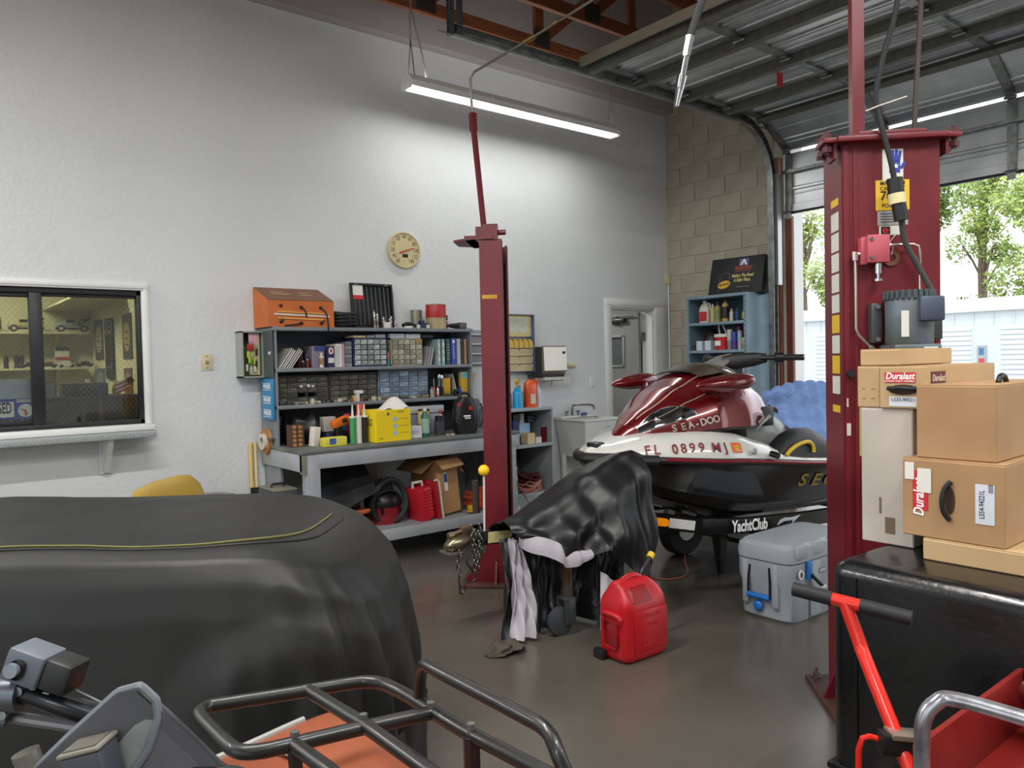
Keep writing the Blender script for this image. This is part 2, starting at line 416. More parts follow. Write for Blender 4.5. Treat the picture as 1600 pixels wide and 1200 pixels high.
def stiles(o, d, n_, L_):
    for y in stY:
        g = G()
        g.rings([[o + d * a + n_ * b + V((0, y + s, 0)) for s, b in ((-.035, .0), (.035, .0), (.035, .03), (-.035, .03))] for a in (.01, L_ - .01)])
        part(g, 'stile', m_steel, od, smooth=0)
        g = G(); a = o + d * (L_ - .005) + n_ * .045 + V((0, y, 0))
        g.cyl(a + V((0, -.045, 0)), a + V((0, .045, 0)), .012, n=8)
        for s in (-1, 1):
            c = a + d * s * .035 - n_ * .008; g.rings([[c + d * q + V((0, e, 0)) + n_ * k for q, e in ((-.03, -.03), (.03, -.03), (.03, .03), (-.03, .03))] for k in (-.004, .002)])
        part(g, 'hinge', m_steel, od)
for i in range(4):
    o, d, n_, L_ = section((SX[i], hz), (SX[i + 1] - .006, hz), (0, -1)); stiles(o, d, n_, L_)
    ribs(o, d, n_, .09 if i == 0 else .03)
o, d, n_, L_ = section((6.565, hz - .01), (6.985, 3.535), (-.55, -.85)); stiles(o, d, n_, L_); ribs(o, d, n_, -.02)
o, d, n_, L_ = section((7.01, 3.50), (7.01, 2.915), (-1, 0)); stiles(o, d, n_, L_)
part(G().bb(6.95, 6.99, DY0, DY1, 3.30, 3.33), 'rib_channel', m_steel, od)
part(G().bb(6.995, 7.03, DY0, DY1, 2.905, 2.925), 'bottom_seal', m_blackrub, od)
part(G().bb(SX[0] - .02, SX[0], DY0, DY1, hz - .05, hz + .02), 'edge_rail', M('tan edge rail', '#8d8474', .5, .3), od)
m_redtag = M('red tag plastic', '#b02332', .5)
part(G().bb(5.44, 5.52, 3.395, 3.40, 3.60, 3.71), 'warning_tag', m_redtag, od, 'red warning tag')
for y, lab in ((4.345, 'galvanised horizontal door track nearest the white wall'), (.66, 'galvanised horizontal door track on the far bay side')):
    t = thing('door_track', lab, 'track', (5, y, 3.7))
    g = G(); path = [(3.03, 3.76), (6.3, 3.76)] + [(6.3 + .55 * math.sin(a), 3.21 + .55 * math.cos(a)) for a in (PI / 12 * i for i in range(1, 7))] + [(6.85, 0.02)]
    cs = [(-.035, -.035), (.03, -.035), (.03, -.03), (-.03, -.03), (-.03, .03), (.03, .03), (.03, .035), (-.035, .035)]
    rs = []
    for i, p in enumerate(path):
        a = V((path[max(0, i - 1)][0], 0, path[max(0, i - 1)][1])); b = V((path[min(len(path) - 1, i + 1)][0], 0, path[min(len(path) - 1, i + 1)][1]))
        tn = (b - a).normalized(); nn = V((-tn.z, 0, tn.x)); s = 1 if y > 2 else -1
        rs.append([V((p[0], y, p[1])) + V((0, -s * cx, 0)) + nn * cz for cx, cz in cs])
    g.rings(rs); part(g, 'track_rail', m_steel, t, smooth=25)
    g = G(); g.bb(3.0, 3.05, y - .003, y + .003, 3.72, 4.40); g.bb(3.0, 3.006, y - .02, y + .02, 3.72, 4.40); g.bb(3.07, 3.12, y - .003, y + .003, 3.74, 4.40)
    part(g, 'hanger_angle', M('dark punched angle', '#55575a', .45, .7), t)
    part(G().bb(2.9, 6.9, y - .02, y - .014, 3.715, 3.722), 'track_lip', m_steel, t)
    part(G().bb(6.86, 6.93, y - .05, y + .03, 2.2, 3.3), 'angle_bracket', M('zinc bracket', '#b5b8b8', .45, .7), t)

# ---- outside
g = G(); g.bb(7.33, 70, -40, 60, -.12, -.02); struct(g, 'ground_outside', m_asph)
struct(G().bb(-70, -6.14, -40, 60, -.12, -.02), 'ground_behind', m_asph)
sb = thing('storage_building', 'long white self-storage building across the lot', 'building', (22, 10, -.02))
m_wb = M('white metal siding', '#c6ced3', .5, var=.04); m_rd = M('white roll door', '#cbd2d6', .45, var=.03)
bx = 20.
g = G()
g.bb(bx, bx + 8, -4, 22, -.02, 2.42); part(g, 'building_wall', m_wb, sb)
g = G(); g.bb(bx - .12, bx + 8.1, -4, 22, 2.42, 2.73, .02); part(g, 'eave_fascia', M('white fascia', '#d6dcdf', .45, var=.03), sb)
for i in range(60):
    y = -4 + i * .43 + .2; part(G().bb(bx - .02, bx + .01, y - .015, y + .015, 2.12, 2.42), 'siding_seam', m_wb, sb) if i % 1 == 0 and 5 < y < 14 else None
for y0 in (-3.6, -1.3, 1.0, 3.2, 5.42, 7.38, 9.5, 11.9, 14.3):
    wd = 1.4 if y0 in (5.42,) else 1.5 if y0 == 7.38 else 1.9
    dr = part(G().bb(bx - .005, bx + .02, y0, y0 + wd, 0, 2.1), 'roll_door', m_rd, sb, smooth=0)
    for k in range(18):
        part(G().bb(bx - .03, bx, y0 + .02, y0 + wd - .02, .02 + k * .115, .02 + k * .115 + .085, .012, seg=1), 'door_slat', m_rd, dr)
kb = part(G().bb(bx - .05, bx, 7.10, 7.28, 1.2, 1.62), 'keypad_box', M('keypad grey', '#9aa3a8', .5), sb)
part(G().bb(bx - .056, bx - .05, 7.14, 7.24, 1.40, 1.56), 'keypad_screen', M('keypad blue', '#3f6f9c', .4), kb)
part(G().bb(bx - .056, bx - .05, 7.13, 7.25, 1.22, 1.32), 'keypad_label', M('keypad red', '#b8433c', .4), kb)
def tree(x, y, h, r, base, n, lab, seed, tone):
    rnd = random.Random(seed)
    t = thing('tree', lab, 'tree', (x, y, 0), 'trees behind the storage building')
    g = G(); g.tube([(x, y, 0), (x + .2, y + .1, h * .4), (x - .1, y, h * .75), (x, y, h * .95)], .2, n=8, sub=4, rad=[.24, .2, .15, .1, .05])
    blobs = []
    for k in range(11):
        a = rnd.uniform(0, 2 * PI); rr = r * rnd.uniform(.3, 1); z = base + (h - base) * rnd.uniform(.1, 1)
        rr *= (1.1 - .6 * (z - base) / (h - base)); p = V((x + rr * math.cos(a), y + rr * math.sin(a), z)); blobs.append((p, rnd.uniform(.6, 1.15)))
        g.tube([(x, y, z * .72), ((x + p.x) / 2, (y + p.y) / 2, z * .88), p], .05, n=5)
    part(g, 'trunk', M('tree bark', '#7d6f5e', .9, var=.3), t)
    g = G()
    for k in range(n):
        c, br = rnd.choice(blobs); q = V((rnd.gauss(0, 1), rnd.gauss(0, 1), rnd.gauss(0, .8))).normalized() * br * rnd.uniform(.35, 1) ** .6
        p = c + q; a = V((rnd.uniform(-1, 1), rnd.uniform(-1, 1), rnd.uniform(-1, 1))).normalized(); b = a.orthogonal().normalized()
        s = rnd.uniform(.05, .11)
        vs = [g.b.verts.new(p + v) for v in (a * s * 1.5, b * s * .6, -a * s * 1.5, -b * s * .6)]; g.b.faces.new(vs)
    f = part(g, 'foliage', M('leaves ' + tone, tone, .6, var=.45, scale=1.5), t, smooth=0); f['kind'] = 'stuff'
rt = random.Random(3)
k = 0
TL = ['bright green leafy tree peeking over the roof next to the overhead door jamb', 'broad yellow-green tree over the storage roof', 'low olive green tree behind the storage roof', 'tall thin-crowned tree standing above the low ones', 'full green tree behind the storage building doors', 'airy light green tree with bare upper branches']
for (y, x, h, r, base, n) in ((9.0, 31, 7.2, 1.9, 2.2, 6500), (12.9, 31, 7.6, 1.9, 2.2, 6500), (17.4, 33, 5.2, 1.9, 1.8, 6500), (13.6, 38, 10.6, 1.9, 4.5, 4200), (8.0, 37, 7.6, 2.0, 2.3, 6500), (21.9, 33, 6.6, 1.9, 2.2, 6500), (22.6, 38.5, 9.0, 1.9, 5, 1800), (18.0, 38.5, 9.2, 1.9, 3.0, 4200)):
    tree(x, y, h, r, base, n, (TL + ['thin bare-topped tree far behind the roof, next to the white reveal', 'tall loose-crowned tree far behind the lift post'])[k], 20 + k, ['#a9bf63', '#8ba653', '#b5c974'][k % 3]); k += 1
# ================================================================== STRIP LIGHTS, UNSEEN ONES ADDED AS FILL
m_tube = M('lit led tube', '#fffdf2', .4, emis=3.0, var=.01)
m_fix = M('white fixture enamel', '#dfe0de', .4, var=.04)
def shop_light(x0, x1, y, z, watts, label, axis='x'):
    t = thing('shop_light', label, 'light', ((x0 + x1) / 2, y, z), 'hanging strip lights')
    mm = Matrix.Translation(((x0 + x1) / 2, y, z)); h = (x1 - x0) / 2
    if axis == 'y': mm = mm @ Matrix.Rotation(PI / 2, 4, 'Z')
    prof = [(-.085, .03), (-.085, .075), (-.035, .135), (.035, .135), (.085, .075), (.085, .03), (.078, .03), (.016, .06), (-.016, .06), (-.078, .03)]
    part(G(mm).rings([[V((a, p, q)) for p, q in prof] for a in (-h, h)]), 'housing', m_fix, t, smooth=0)
    for s in (-.038, .038):
        part(G(mm).cyl((-h + .03, s, .034), (h - .03, s, .034), .013, n=10), 'led_tube', m_tube, t)
    for a in (-1, 1):
        part(G(mm).bb(a * h - .012, a * h + .012, -.07, .07, .02, .075, .004), 'end_cap', m_fix, t)
        g = G(mm); zt = 5.55 - z
        for s in (-.05, .05): g.tube([(a * (h - .05), s, .11), (a * (h - .05), 0, .42)], .004, n=4)
        part(g, 'chain_bridle', m_steel, t)
        g = G(mm); n = 34
        for k in range(n):
            z0 = .42 + (zt - .42) * k / n; z1 = .42 + (zt - .42) * (k + 1) / n; w_ = .007
            g.tube([(a * (h - .05) + (w_ if k % 2 else 0), (0 if k % 2 else w_), z0), (a * (h - .05) + (w_ if k % 2 else 0), (0 if k % 2 else w_), z1), (a * (h - .05) - (w_ if k % 2 else 0), (0 if k % 2 else -w_), z1), (a * (h - .05) - (w_ if k % 2 else 0), (0 if k % 2 else -w_), z0)], .0022, n=3, loop=True)
        part(g, 'chain', m_steel, t)
    ld = bpy.data.lights.new('led_glow', 'AREA'); ld.shape = 'RECTANGLE'; ld.size = 2 * h - .1; ld.size_y = .13; ld.energy = watts; ld.color = (1, .99, .965)
    lo = bpy.data.objects.new('led_glow', ld); COL.objects.link(lo); lo.parent = t
    lo.location = (0, 0, .018)
    if axis == 'y': lo.rotation_euler = (0, 0, PI / 2)
    lu = bpy.data.lights.new('upward_fill', 'AREA'); lu.shape = 'RECTANGLE'; lu.size = 2 * h - .1; lu.size_y = .06; lu.energy = watts * .28; lu.color = (1, .99, .965)
    lv = bpy.data.objects.new('upward_fill', lu); COL.objects.link(lv); lv.parent = t; lv.location = (0, 0, .14); lv.rotation_euler = (PI, 0, 0)  # upward light added on top of each fixture to lift the dark ceiling
    return t
WL = 125
t = shop_light(3.24, 5.62, 5.30, 3.66, 17, 'hanging white strip light in front of the white wall')
part(G().tube([(3.44, 5.30, 3.74), (3.40, 5.31, 4.0), (3.30, 5.29, 4.3), (3.31, 5.33, 4.5), (3.2, 5.4, 4.75)], .007, n=6, sub=5), 'power_cord', M('grey cord', '#8d8b88', .6), t)
for i, (x0, x1, y, z, lab) in enumerate(((-3.6, -1.2, 5.2, 3.7, 'unseen fill light by the office end of the wall'), (-1.0, 1.4, 2.3, 4.2, 'unseen fill light above the covered quad'), (.4, 2.8, -.6, 4.2, 'unseen fill light above the parts boxes'), (3.4, 5.8, -2.6, 4.2, 'unseen fill light over the empty second bay'), (-4.4, -2.0, -1.6, 4.2, 'unseen fill light by the rear bay doors'))):
    shop_light(x0, x1, y, z, WL, lab)  # out-of-view strips added to brighten the interior

# ================================================================== TWO-POST LIFT
m_red = M('maroon lift paint', '#6f1420', .42, col2='#5c1019', scale=3, bump=.03, bscale=20)
m_bolt = M('rusty bolt steel', '#7c736b', .5, .7, col2='#5e4a40', scale=30)
c45 = math.sqrt(.5)
def column_frame(x, y, back):        # local: +y = closed back, x = width, z up
    b = V(back).normalized(); return fr((x, y, 0), b.cross(V((0, 0, 1))) * 1, b)
def lift_column(x, y, back, label, ztop, hd=.12):
    t = thing('lift_column', label, 'car lift', (x, y, 0), 'posts of the car lift')
    m = column_frame(x, y, back)
    # local axes: x lateral, y toward back
    hw = .19
    g = G(m)
    c = [(-hw, hd), (hw, hd), (hw, -hd), (hw - .07, -hd), (hw - .07, -hd + .012), (hw - .012, -hd + .012), (hw - .012, hd - .012), (-hw + .012, hd - .012), (-hw + .012, -hd + .012), (-hw + .07, -hd + .012), (-hw + .07, -hd), (-hw, -hd)]
    g.prism(c, .02, ztop); part(g, 'post', m_red, t, smooth=0)
    part(G(m).bb(-hw + .05, hw - .05, -hd + .02, hd - .05, .05, ztop - .12), 'carriage', M('black greased steel', '#0e0e0f', .35, .4), t)
    g = G(m); g.bb(-.26, .26, -.25, .25, 0, .022, .004); part(g, 'base_plate', M('scuffed maroon plate', '#5a3733', .45, .2, col2='#46302c', scale=8), t)
    for sx in (-.22, -.0, .22):
        for sy in (-.21, .21):
            if sx == 0 and sy < 0: continue
            part(G(m).cyl((sx, sy, .02), (sx, sy, .03), .022, n=10).cyl((sx, sy, .03), (sx, sy, .048), .015, n=6).cyl((sx, sy, .048), (sx, sy, .07), .008, n=8), 'anchor_bolt', m_bolt, t)
    for s in (-1, 1):
        g = G(m); pl = [(hd * 1.0, .02), (.235, .02), (hd, .2)]
        g.rings([[V((s * (hw - .005), a, b)) for a, b in pl], [V((s * (hw - .017), a, b)) for a, b in pl]]); part(g, 'gusset', m_red, t, smooth=0)
        g = G(m); pl = [(hw, .02), (.25, .02), (hw, .16)]
        g.rings([[V((s * a, q, b)) for a, b in pl] for q in (.0, .012)]); part(g, 'gusset', m_red, t, smooth=0)
    return t, m, hw, hd
# ---- far post
LC, mL, hw, hd = lift_column(3.225, 4.19, (-c45, c45, 0), 'maroon lift post in front of the workbench, thin tube on top', 2.31, .074)
g = G(mL); g.bb(-.20, .20, -.02, .17, 2.31, 2.335); g.bb(-.16, .16, .02, .10, 2.335, 2.40); g.cyl((-.13, -.10, 2.36), (-.13, .10, 2.36), .018, n=10); g.bb(-.19, -.15, -.05, .05, 2.30, 2.41); g.prism([(-.2, .1), (.2, .1), (.1, .26), (-.1, .26)], 2.31, 2.325)
part(g, 'top_bracket', m_red, LC)
g = G(mL); cs_ = [V((-.11, -.08, 2.35)), V((-.105, .03, 2.35))]
part(G().tube([(3.15, 4.19, 2.36), (3.08, 4.20, 3.12)], .02, n=4), 'extension_tube', m_red, LC)
part(G().tube([(3.085, 4.20, 3.05), (3.08, 4.20, 3.17)], .027, n=4), 'tube_socket', m_red, LC)
part(G().tube([(3.08, 4.20, 3.1), (3.075, 4.21, 3.40), (3.09, 4.18, 3.44), (3.27, 3.76, 3.58), (3.58, 3.05, 3.84)], .009, n=8), 'hydraulic_line', M('grey hydraulic tube', '#8d8680', .35, .7), LC)
part(G().tube([(3.235, 3.84, 3.555), (3.27, 3.76, 3.58)], .016, n=8).tube([(3.32, 3.65, 3.622), (3.335, 3.61, 3.635)], .018, n=6), 'line_coupling', M('brass fitting', '#76633c', .35, .8), LC)
side = -1 if (mL.to_3x3() @ V((-1, 0, 0))).dot(V((-1, -1, 0))) > 0 else 1
decal(LC, mL @ fr((side * hw, .01, 1.93), (0, 1 if side > 0 else -1, 0), (0, 0, 1)), .10, .026, M('yellow tape', '#c99a1f', .6, var=.3), 'tape_mark', label='yellow tape mark')
# yellow ball on a thin white rod beside the post, brown grip behind
bs = thing('ball_marker_rod', 'thin white rod topped by a yellow ball standing on the coupler', 'rod', (2.54, 3.445, .55))
part(G().tube([(2.54, 3.445, .555), (2.545, 3.445, .86)], .006, n=8), 'rod', M('white fibreglass', '#d7d7d3', .4), bs)
part(G().sphere((2.545, 3.445, .893), .032, 18), 'ball', M('yellow plastic ball', '#f2c414', .4, var=.03), bs)
part(G().tube([(3.03, 4.20, .48), (3.03, 4.20, .70)], .024, n=10), 'lock_cylinder', M('brown foam', '#3c2c29', .8), LC)

# ---- near post with power unit
RC, mR, hw, hd = lift_column(3.245, 1.555, (-c45, -c45, 0), 'wide maroon lift post carrying the grey electric motor', 2.35)
# back face frame: origin centre of the back face; x = right in view, y = up, z = out
def bf(x, z, out=0.): return mR @ fr((x, hd + out, z), (1 if (mR.to_3x3() @ V((1, 0, 0))).dot(_r2) > 0 else -1, 0, 0), (0, 0, 1))
sgn = 1 if (mR.to_3x3() @ V((1, 0, 0))).dot(_r2) > 0 else -1
def B_(x, z, out=0.): return bf(0, 0, 0) @ Matrix.Translation((x, z, out))
g = G(B_(0, 0)); g.bb(-.185, -.165, .05, 2.34, 0, .008); g.bb(-.145, -.13, .05, 2.34, 0, .006); part(g, 'weld_ridge', m_red, RC, smooth=0)
g = G(B_(0, 0)); g.bb(-.215, .21, 2.35, 2.372, -.26, .05, .003); g.bb(-.13, .13, 2.372, 2.392, -.2, .03, .003)
for s in (-1, 1): g.bb(s * .225 - .04, s * .225 + .04, 2.352, 2.372, -.09, .03, .004); g.bb(s * .215 - .006, s * .215 + .006, 2.29, 2.36, -.08, .01)
part(g, 'top_plate', m_red, RC)
for s in (-1, 1):
    for q in (-.07, .0):
        part(G(B_(0, 0)).cyl((s * .245, 2.31, q), (s * .245, 2.40, q), .011, n=8).cyl((s * .245, 2.372, q), (s * .245, 2.392, q), .02, n=6).cyl((s * .245, 2.318, q), (s * .245, 2.34, q), .02, n=6), 'plate_bolt', M('maroon bolt', '#4a1017', .5), RC)
part(G(B_(-.09, 0)).bb(-.024, .024, 2.38, 4.38, -.14, -.09), 'riser_tube', m_red, RC, smooth=0)
m_dec = M('white decal', '#d8d6cc', .5, var=.06); m_yel = M('yellow decal', '#e0b62c', .5, var=.06); m_ink = M('black ink', '#111111', .6, var=.05); m_silver = M('silver plate', '#b5b6b4', .35, .5, var=.12, scale=40)
m_blue = M('blue ink', '#22409a', .5, var=.05); m_redink = M('red ink', '#c0262f', .5, var=.05); m_wink = M('white ink', '#f0f0ec', .5, var=.03)
decal(RC, B_(.010, 2.257), .080, .128, m_dec, 'hand_label')
g = G(B_(.018, 2.275, .0014)); g.bb(-.022, .020, -.05, .0, 0, .0006)
for k, (a, l) in enumerate(((-.5, .034), (-.18, .048), (.08, .05), (.35, .044), (1.15, .032))):
    g.bb(-.006, .006, 0, l, 0, .0006, m=Matrix.Translation((-.015 + k * .0095 if k < 4 else .022, -.006 if k < 4 else -.034, 0)) @ Matrix.Rotation(-a * .5, 4, 'Z'))
part(g, 'hand_symbol', m_blue, RC, smooth=0)
g = G(B_(.022, 2.252, .0024)); g.prism([(.012 * (1 if k % 2 == 0 else .42) * math.sin(k * PI / 5), .012 * (1 if k % 2 == 0 else .42) * math.cos(k * PI / 5)) for k in range(10)], 0, .0004); part(g, 'star_symbol', m_wink, RC, smooth=0)
decal(RC, B_(.008, 2.137), .130, .121, m_yel, 'capacity_label')
for s_, z, h in (('MAXIMUM', 2.184, .020), ('CAPACITY', 2.163, .020), ('7000', 2.133, .046), ('POUNDS', 2.094, .020)): txt(s_, h * 1.12, m_ink, RC, B_(.008, z, .0016), sx=.92, bold=.015)
decal(RC, B_(.008, 2.045), .118, .058, m_silver, 'rating_plate')
for k in range(4): decal(RC, B_(.008, 2.062 - k * .011, .0012), .095, .003, m_ink, 'print_line', t=.0003)
decal(RC, B_(-.002, 1.995), .085, .037, m_dec, 'serial_plate'); decal(RC, B_(-.02, 1.995, .0012), .036, .032, m_ink, 'logo_patch', t=.0004)
g = G(B_(-.02, 1.995, .0018)); g.lathe([(.007, 0), (.011, 0), (.011, .0004), (.007, .0004), (.007, 0)], n=16); part(g, 'logo_ring', m_redink, RC, smooth=0)
# valve block, tubing, washer
m_pink = M('faded red valve paint', '#b5505c', .5, col2='#a24550')
vb = part(G(B_(-.07, 1.916)).bb(-.042, .042, -.055, .055, 0, .07, .003), 'valve_block', m_pink, RC)
part(G(B_(-.07, 1.916)).bb(-.06, -.035, -.06, .05, 0, .045, .003), 'valve_bracket', m_pink, RC)
for dx, dz in ((-.028, .038), (-.028, -.036)): part(G(B_(-.07 + dx, 1.916 + dz)).cyl((0, 0, .07), (0, 0, .076), .008, n=6), 'screw', m_steel, vb)
part(G(B_(-.062, 1.81)).cyl((0, .052, .035), (0, .008, .035), .014, n=12).cyl((0, .008, .035), (0, -.012, .035), .007).cyl((0, -.012, .035), (0, -.022, .035), .018, n=14), 'release_valve', m_chrome, vb)
m_pipe = M('zinc tubing', '#c9bdb4', .3, .85, var=.1)
part(G(B_(0, 0)).tube([(-.025, 1.932, .03), (.03, 1.932, .03), (.075, 1.932, .03), (.095, 1.924, .03), (.1, 1.90, .03), (.1, 1.70, .03), (.097, 1.55, .03)], .0055, n=8), 'steel_line', m_pipe, RC)
part(G(B_(0, 0)).tube([(-.115, 1.90, .03), (-.15, 1.90, .03)], .008, n=8).tube([(-.148, 1.91, .03), (-.148, 1.875, .03)], .012, n=6).tube([(-.148, 1.88, .03), (-.147, 1.60, .03), (-.138, 1.575, .03), (-.083, 1.513, .035)], .0055, n=8).tube([(-.095, 1.527, .035), (-.075, 1.505, .035)], .011, n=6).tube([(-.03, 1.932, .03), (-.012, 1.932, .03)], .010, n=6), 'steel_line', m_pipe, RC)
part(G(B_(-.002, 1.885, .004)).lathe([(.017, 0), (.034, 0), (.034, .006), (.017, .006), (.017, 0)], n=20), 'tag_washer', M('brown fibre washer', '#7b4a35', .6), RC)
part(G(B_(-.002, 1.895, .012)).tube([(0, .0, 0), (.006, .03, 0), (-.006, .04, 0), (.0, .06, 0), (.022, .085, 0)], .0022, n=5, sub=3), 'wire_tie', M('white wire', '#d4c8bc', .5), RC)
# electric motor
m_mot = M('grey-green motor paint', '#64707a', .45, .3, col2='#55564d', scale=7)
MX = .028
mo = part(G(B_(MX, 0)).lathe([(.0, 1.53), (.082, 1.53), (.086, 1.54), (.086, 1.71), (.082, 1.72), (.0, 1.72)], n=28, m=Matrix(((1, 0, 0, 0), (0, 0, 1, 0), (0, 1, 0, .105), (0, 0, 0, 1)))), 'motor', m_mot, RC)
g = G(B_(MX, 0))
for k in range(26):
    a = 2 * PI * k / 26; x, y = .087 * math.cos(a), .087 * math.sin(a); g.box((x, 1.722, .105 + y), (.014, .036, .014), .003, seg=1)
g.cyl((0, 1.70, .105), (0, 1.738, .105), .084, n=24); part(g, 'fan_shroud', M('dark motor shroud', '#4b5459', .5, .3), mo)
part(G(B_(MX, 0)).bb(-.088, .088, 1.488, 1.532, .015, .193, .01), 'motor_base', m_mot, mo)
part(G(B_(MX, 0)).bb(-.122, -.08, 1.54, 1.70, 0, .05, .004), 'mount_flange', M('dark bracket', '#4d5050', .5, .4), mo)
part(G(B_(MX, 0)).bb(.085, .145, 1.55, 1.69, 0, .06, .004), 'mount_flange', M('dark bracket', '#4d5050', .5, .4), mo)
for z in (1.555, 1.685): part(G(B_(MX - .1, z)).cyl((0, 0, .05), (0, 0, .062), .010, n=6), 'screw', m_steel, mo)
part(G(B_(MX + .045, 0)).bb(-.045, .045, 1.618, 1.712, .13, .215, .008), 'junction_box', M('slate junction box', '#4a5464', .45, .3), mo)
decal(mo, B_(MX - .045, 1.61, .1845), .028, .10, m_dec, 'spec_label'); decal(mo, B_(MX + .045, 1.508, .194), .05, .024, m_dec, 'base_label'); decal(mo, B_(MX + .045, 1.508, .1952), .034, .004, m_ink, 'print_line')
# instruction stickers on the narrow left flank
mf = mR @ fr((-sgn * hw, 0, 0), (0, 1, 0) if sgn > 0 else (0, 1, 0), (0, 0, 1))
def flank(u, z): return mR @ fr((-sgn * hw - sgn * .0005, u, z), (0, sgn * 1.0, 0), (0, 0, 1))
for i in range(9):
    decal(RC, flank(.03, 2.05 - i * .085), .10, .075, m_dec if i < 5 else m_yel if i % 2 else m_dec, 'safety_sticker')
    decal(RC, flank(.03, 2.04 - i * .085) @ Matrix.Translation((0, 0, .0012)), .07, .03, M('grey print', '#77797a', .6), 'sticker_print', t=.0004)
decal(RC, flank(.03, 2.13), .1, .03, m_yel, 'safety_sticker'); decal(RC, flank(.03, 1.27), .1, .03, m_yel, 'safety_sticker')
decal(RC, B_(-.172, 1.19, .008), .016, .05, M('bare chipped paint', '#c9b9ae', .6), 'paint_chip'); decal(RC, B_(-.176, 1.30, .008), .007, .035, M('bare chipped paint', '#c9b9ae', .6), 'paint_chip')
decal(RC, B_(-.105, 1.18), .055, .2, M('pale yellow chart', '#b7b673', .6, var=.15, scale=40), 'wiring_chart')
part(G(B_(-.165, 1.42, .006)).cyl((0, 0, 0), (0, 0, .02), .016, n=14), 'rubber_button', m_blackrub, RC)
# ---- power cord with inline plug dropping to the motor
pc = thing('power_cord', 'black power cord with taped plug hanging down to the motor', 'cord', tuple(B_(.06, 2.2, .1).translation))
def W(x, z, o): return tuple((B_(x - .018, z, o)).translation)
part(G().tube([W(.10, 3.6, .02), W(.045, 2.95, .04), W(-.03, 2.66, .06), W(-.055, 2.53, .06), W(-.048, 2.46, .06), W(-.03, 2.36, .07), W(-.006, 2.24, .08), W(.006, 2.17, .08)], .011, n=8, sub=5), 'upper_cord', m_blackrub, pc)
part(G().tube([W(.003, 2.185, .085), W(.012, 2.10, .085)], .030, n=14).tube([W(.012, 2.12, .085), W(.028, 2.02, .085)], .027, n=12), 'plug', m_black, pc)
part(G().tube([W(.0095, 2.125, .085), W(.0145, 2.085, .085)], .0315, n=16), 'tape_wrap', M('cream tape', '#d9cf9f', .6), pc)
part(G().tube([W(.028, 2.03, .085), W(.05, 1.94, .06), W(.10, 1.85, .05), W(.15, 1.75, .05), W(.165, 1.70, .06), W(.15, 1.675, .1), W(.11, 1.675, .15)], .012, n=8, sub=5), 'lower_cord', M('grey rubber cord', '#3d3c3b', .6), pc)
part(G().tube([W(-.095, 2.46, .062), W(-.05, 2.475, .07), W(.05, 2.50, .09)], .0035, n=5), 'cable_tie', M('white wire', '#d4c8bc', .5), pc)
one(G().tube([W(.15, 2.385, -.1), W(.16, 2.6, -.1), W(.19, 3.0, -.12), W(.2, 3.5, -.12), W(.2, 4.4, -.12)], .011, n=8, sub=4), 'lift_hose', M('dark brown hose', '#3a2f2c', .55), 'dark hose running up from the top plate of the motor post', 'hose')
# ---- air hose
ah = thing('air_hose', 'black air hose hanging from above with a chrome blow nozzle', 'hose', (2.07, 1.67, 2.34))
A0, A1, A2, A3 = V((2.15, 1.61, 2.71)), V((2.112, 1.64, 2.573)), V((2.088, 1.657, 2.44)), V((2.07, 1.67, 2.341))
part(G().tube([A0 + (A0 - A1) * 8 + V((.1, -.1, .3)), A0 + (A0 - A1) * 3, A0, A1], .013, n=10, sub=4), 'hose', m_blackrub, ah)
part(G().cyl(A1, A1.lerp(A2, .5), .016, .014, n=6).cyl(A1.lerp(A2, .5), A2, .011, n=12).cyl(A2, A2.lerp(A3, .45), .017, .015, n=12).cyl(A2.lerp(A3, .45), A3, .013, .008, n=12), 'nozzle', m_chrome, ah)
# ================================================================== WALL FITTINGS, BENCH AND SHELVES
m_bench = M('grey bench paint', '#a3a8ab', .5, col2='#93989b', scale=4, bump=.06, bscale=25)
m_btop = M('worn bench top', '#6f736f', .55, col2='#4f524c', scale=7, lo=.3, hi=.7)
m_shelf = M('grey shelf paint', '#7b8185', .45, col2='#6d7377', scale=5)
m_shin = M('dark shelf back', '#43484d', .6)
m_card = M('corrugated cardboard', '#b3895c', .75, col2='#a57c50', scale=5)
m_card2 = M('pale cardboard', '#c9a573', .75, col2='#bd9965', scale=5)
m_paper = M('off white paper', '#dcdad2', .7, var=.06)
def wmat(h, r=.5, me=0., **k): return M('colour ' + h + str(r) + str(me), h, r, me, **k)
FW = lambda x, z, y: fr((x, y, z), (1, 0, 0), (0, 0, 1))      # facing -Y
FX = lambda y, z, x: fr((x, y, z), (0, -1, 0), (0, 0, 1))     # facing -X

# thermometer dial
th = thing('wall_thermometer', 'round cream dial thermometer on the white wall', 'thermometer', (3.51, YA, 2.32))
RY = lambda x, y, z: fr((x, y, z), (1, 0, 0), (0, 0, 1))
m_cream = M('aged cream plastic', '#cdbf93', .5, var=.12, scale=9)
part(G(RY(3.513, YA, 2.494)).lathe([(0, 0), (.158, 0), (.162, .012), (.156, .030), (.148, .030), (.146, .022), (0, .022)], n=48), 'dial_case', m_cream, th)
for s_, a in (('60', 215), ('40', 242), ('20', 268), ('0', 297), ('20', 328), ('40', 0), ('60', 30), ('80', 60), ('100', 90), ('120', 117), ('140', 145)):
    A = math.radians(a); txt(s_, .05, wmat('#3a352c', .6), th, RY(3.513 + .115 * math.sin(A), YA - .0225, 2.494 + .115 * math.cos(A)), sx=.8)
g = G(RY(3.513, YA - .026, 2.494)); g.prism([(-.055, -.022), (-.05, -.034), (.10, .022), (.098, .028)], 0, .002); part(g, 'needle', m_redink, th, smooth=0)
decal(th, RY(3.52, YA - .0225, 2.445), .055, .03, m_ink, 'maker_plate')
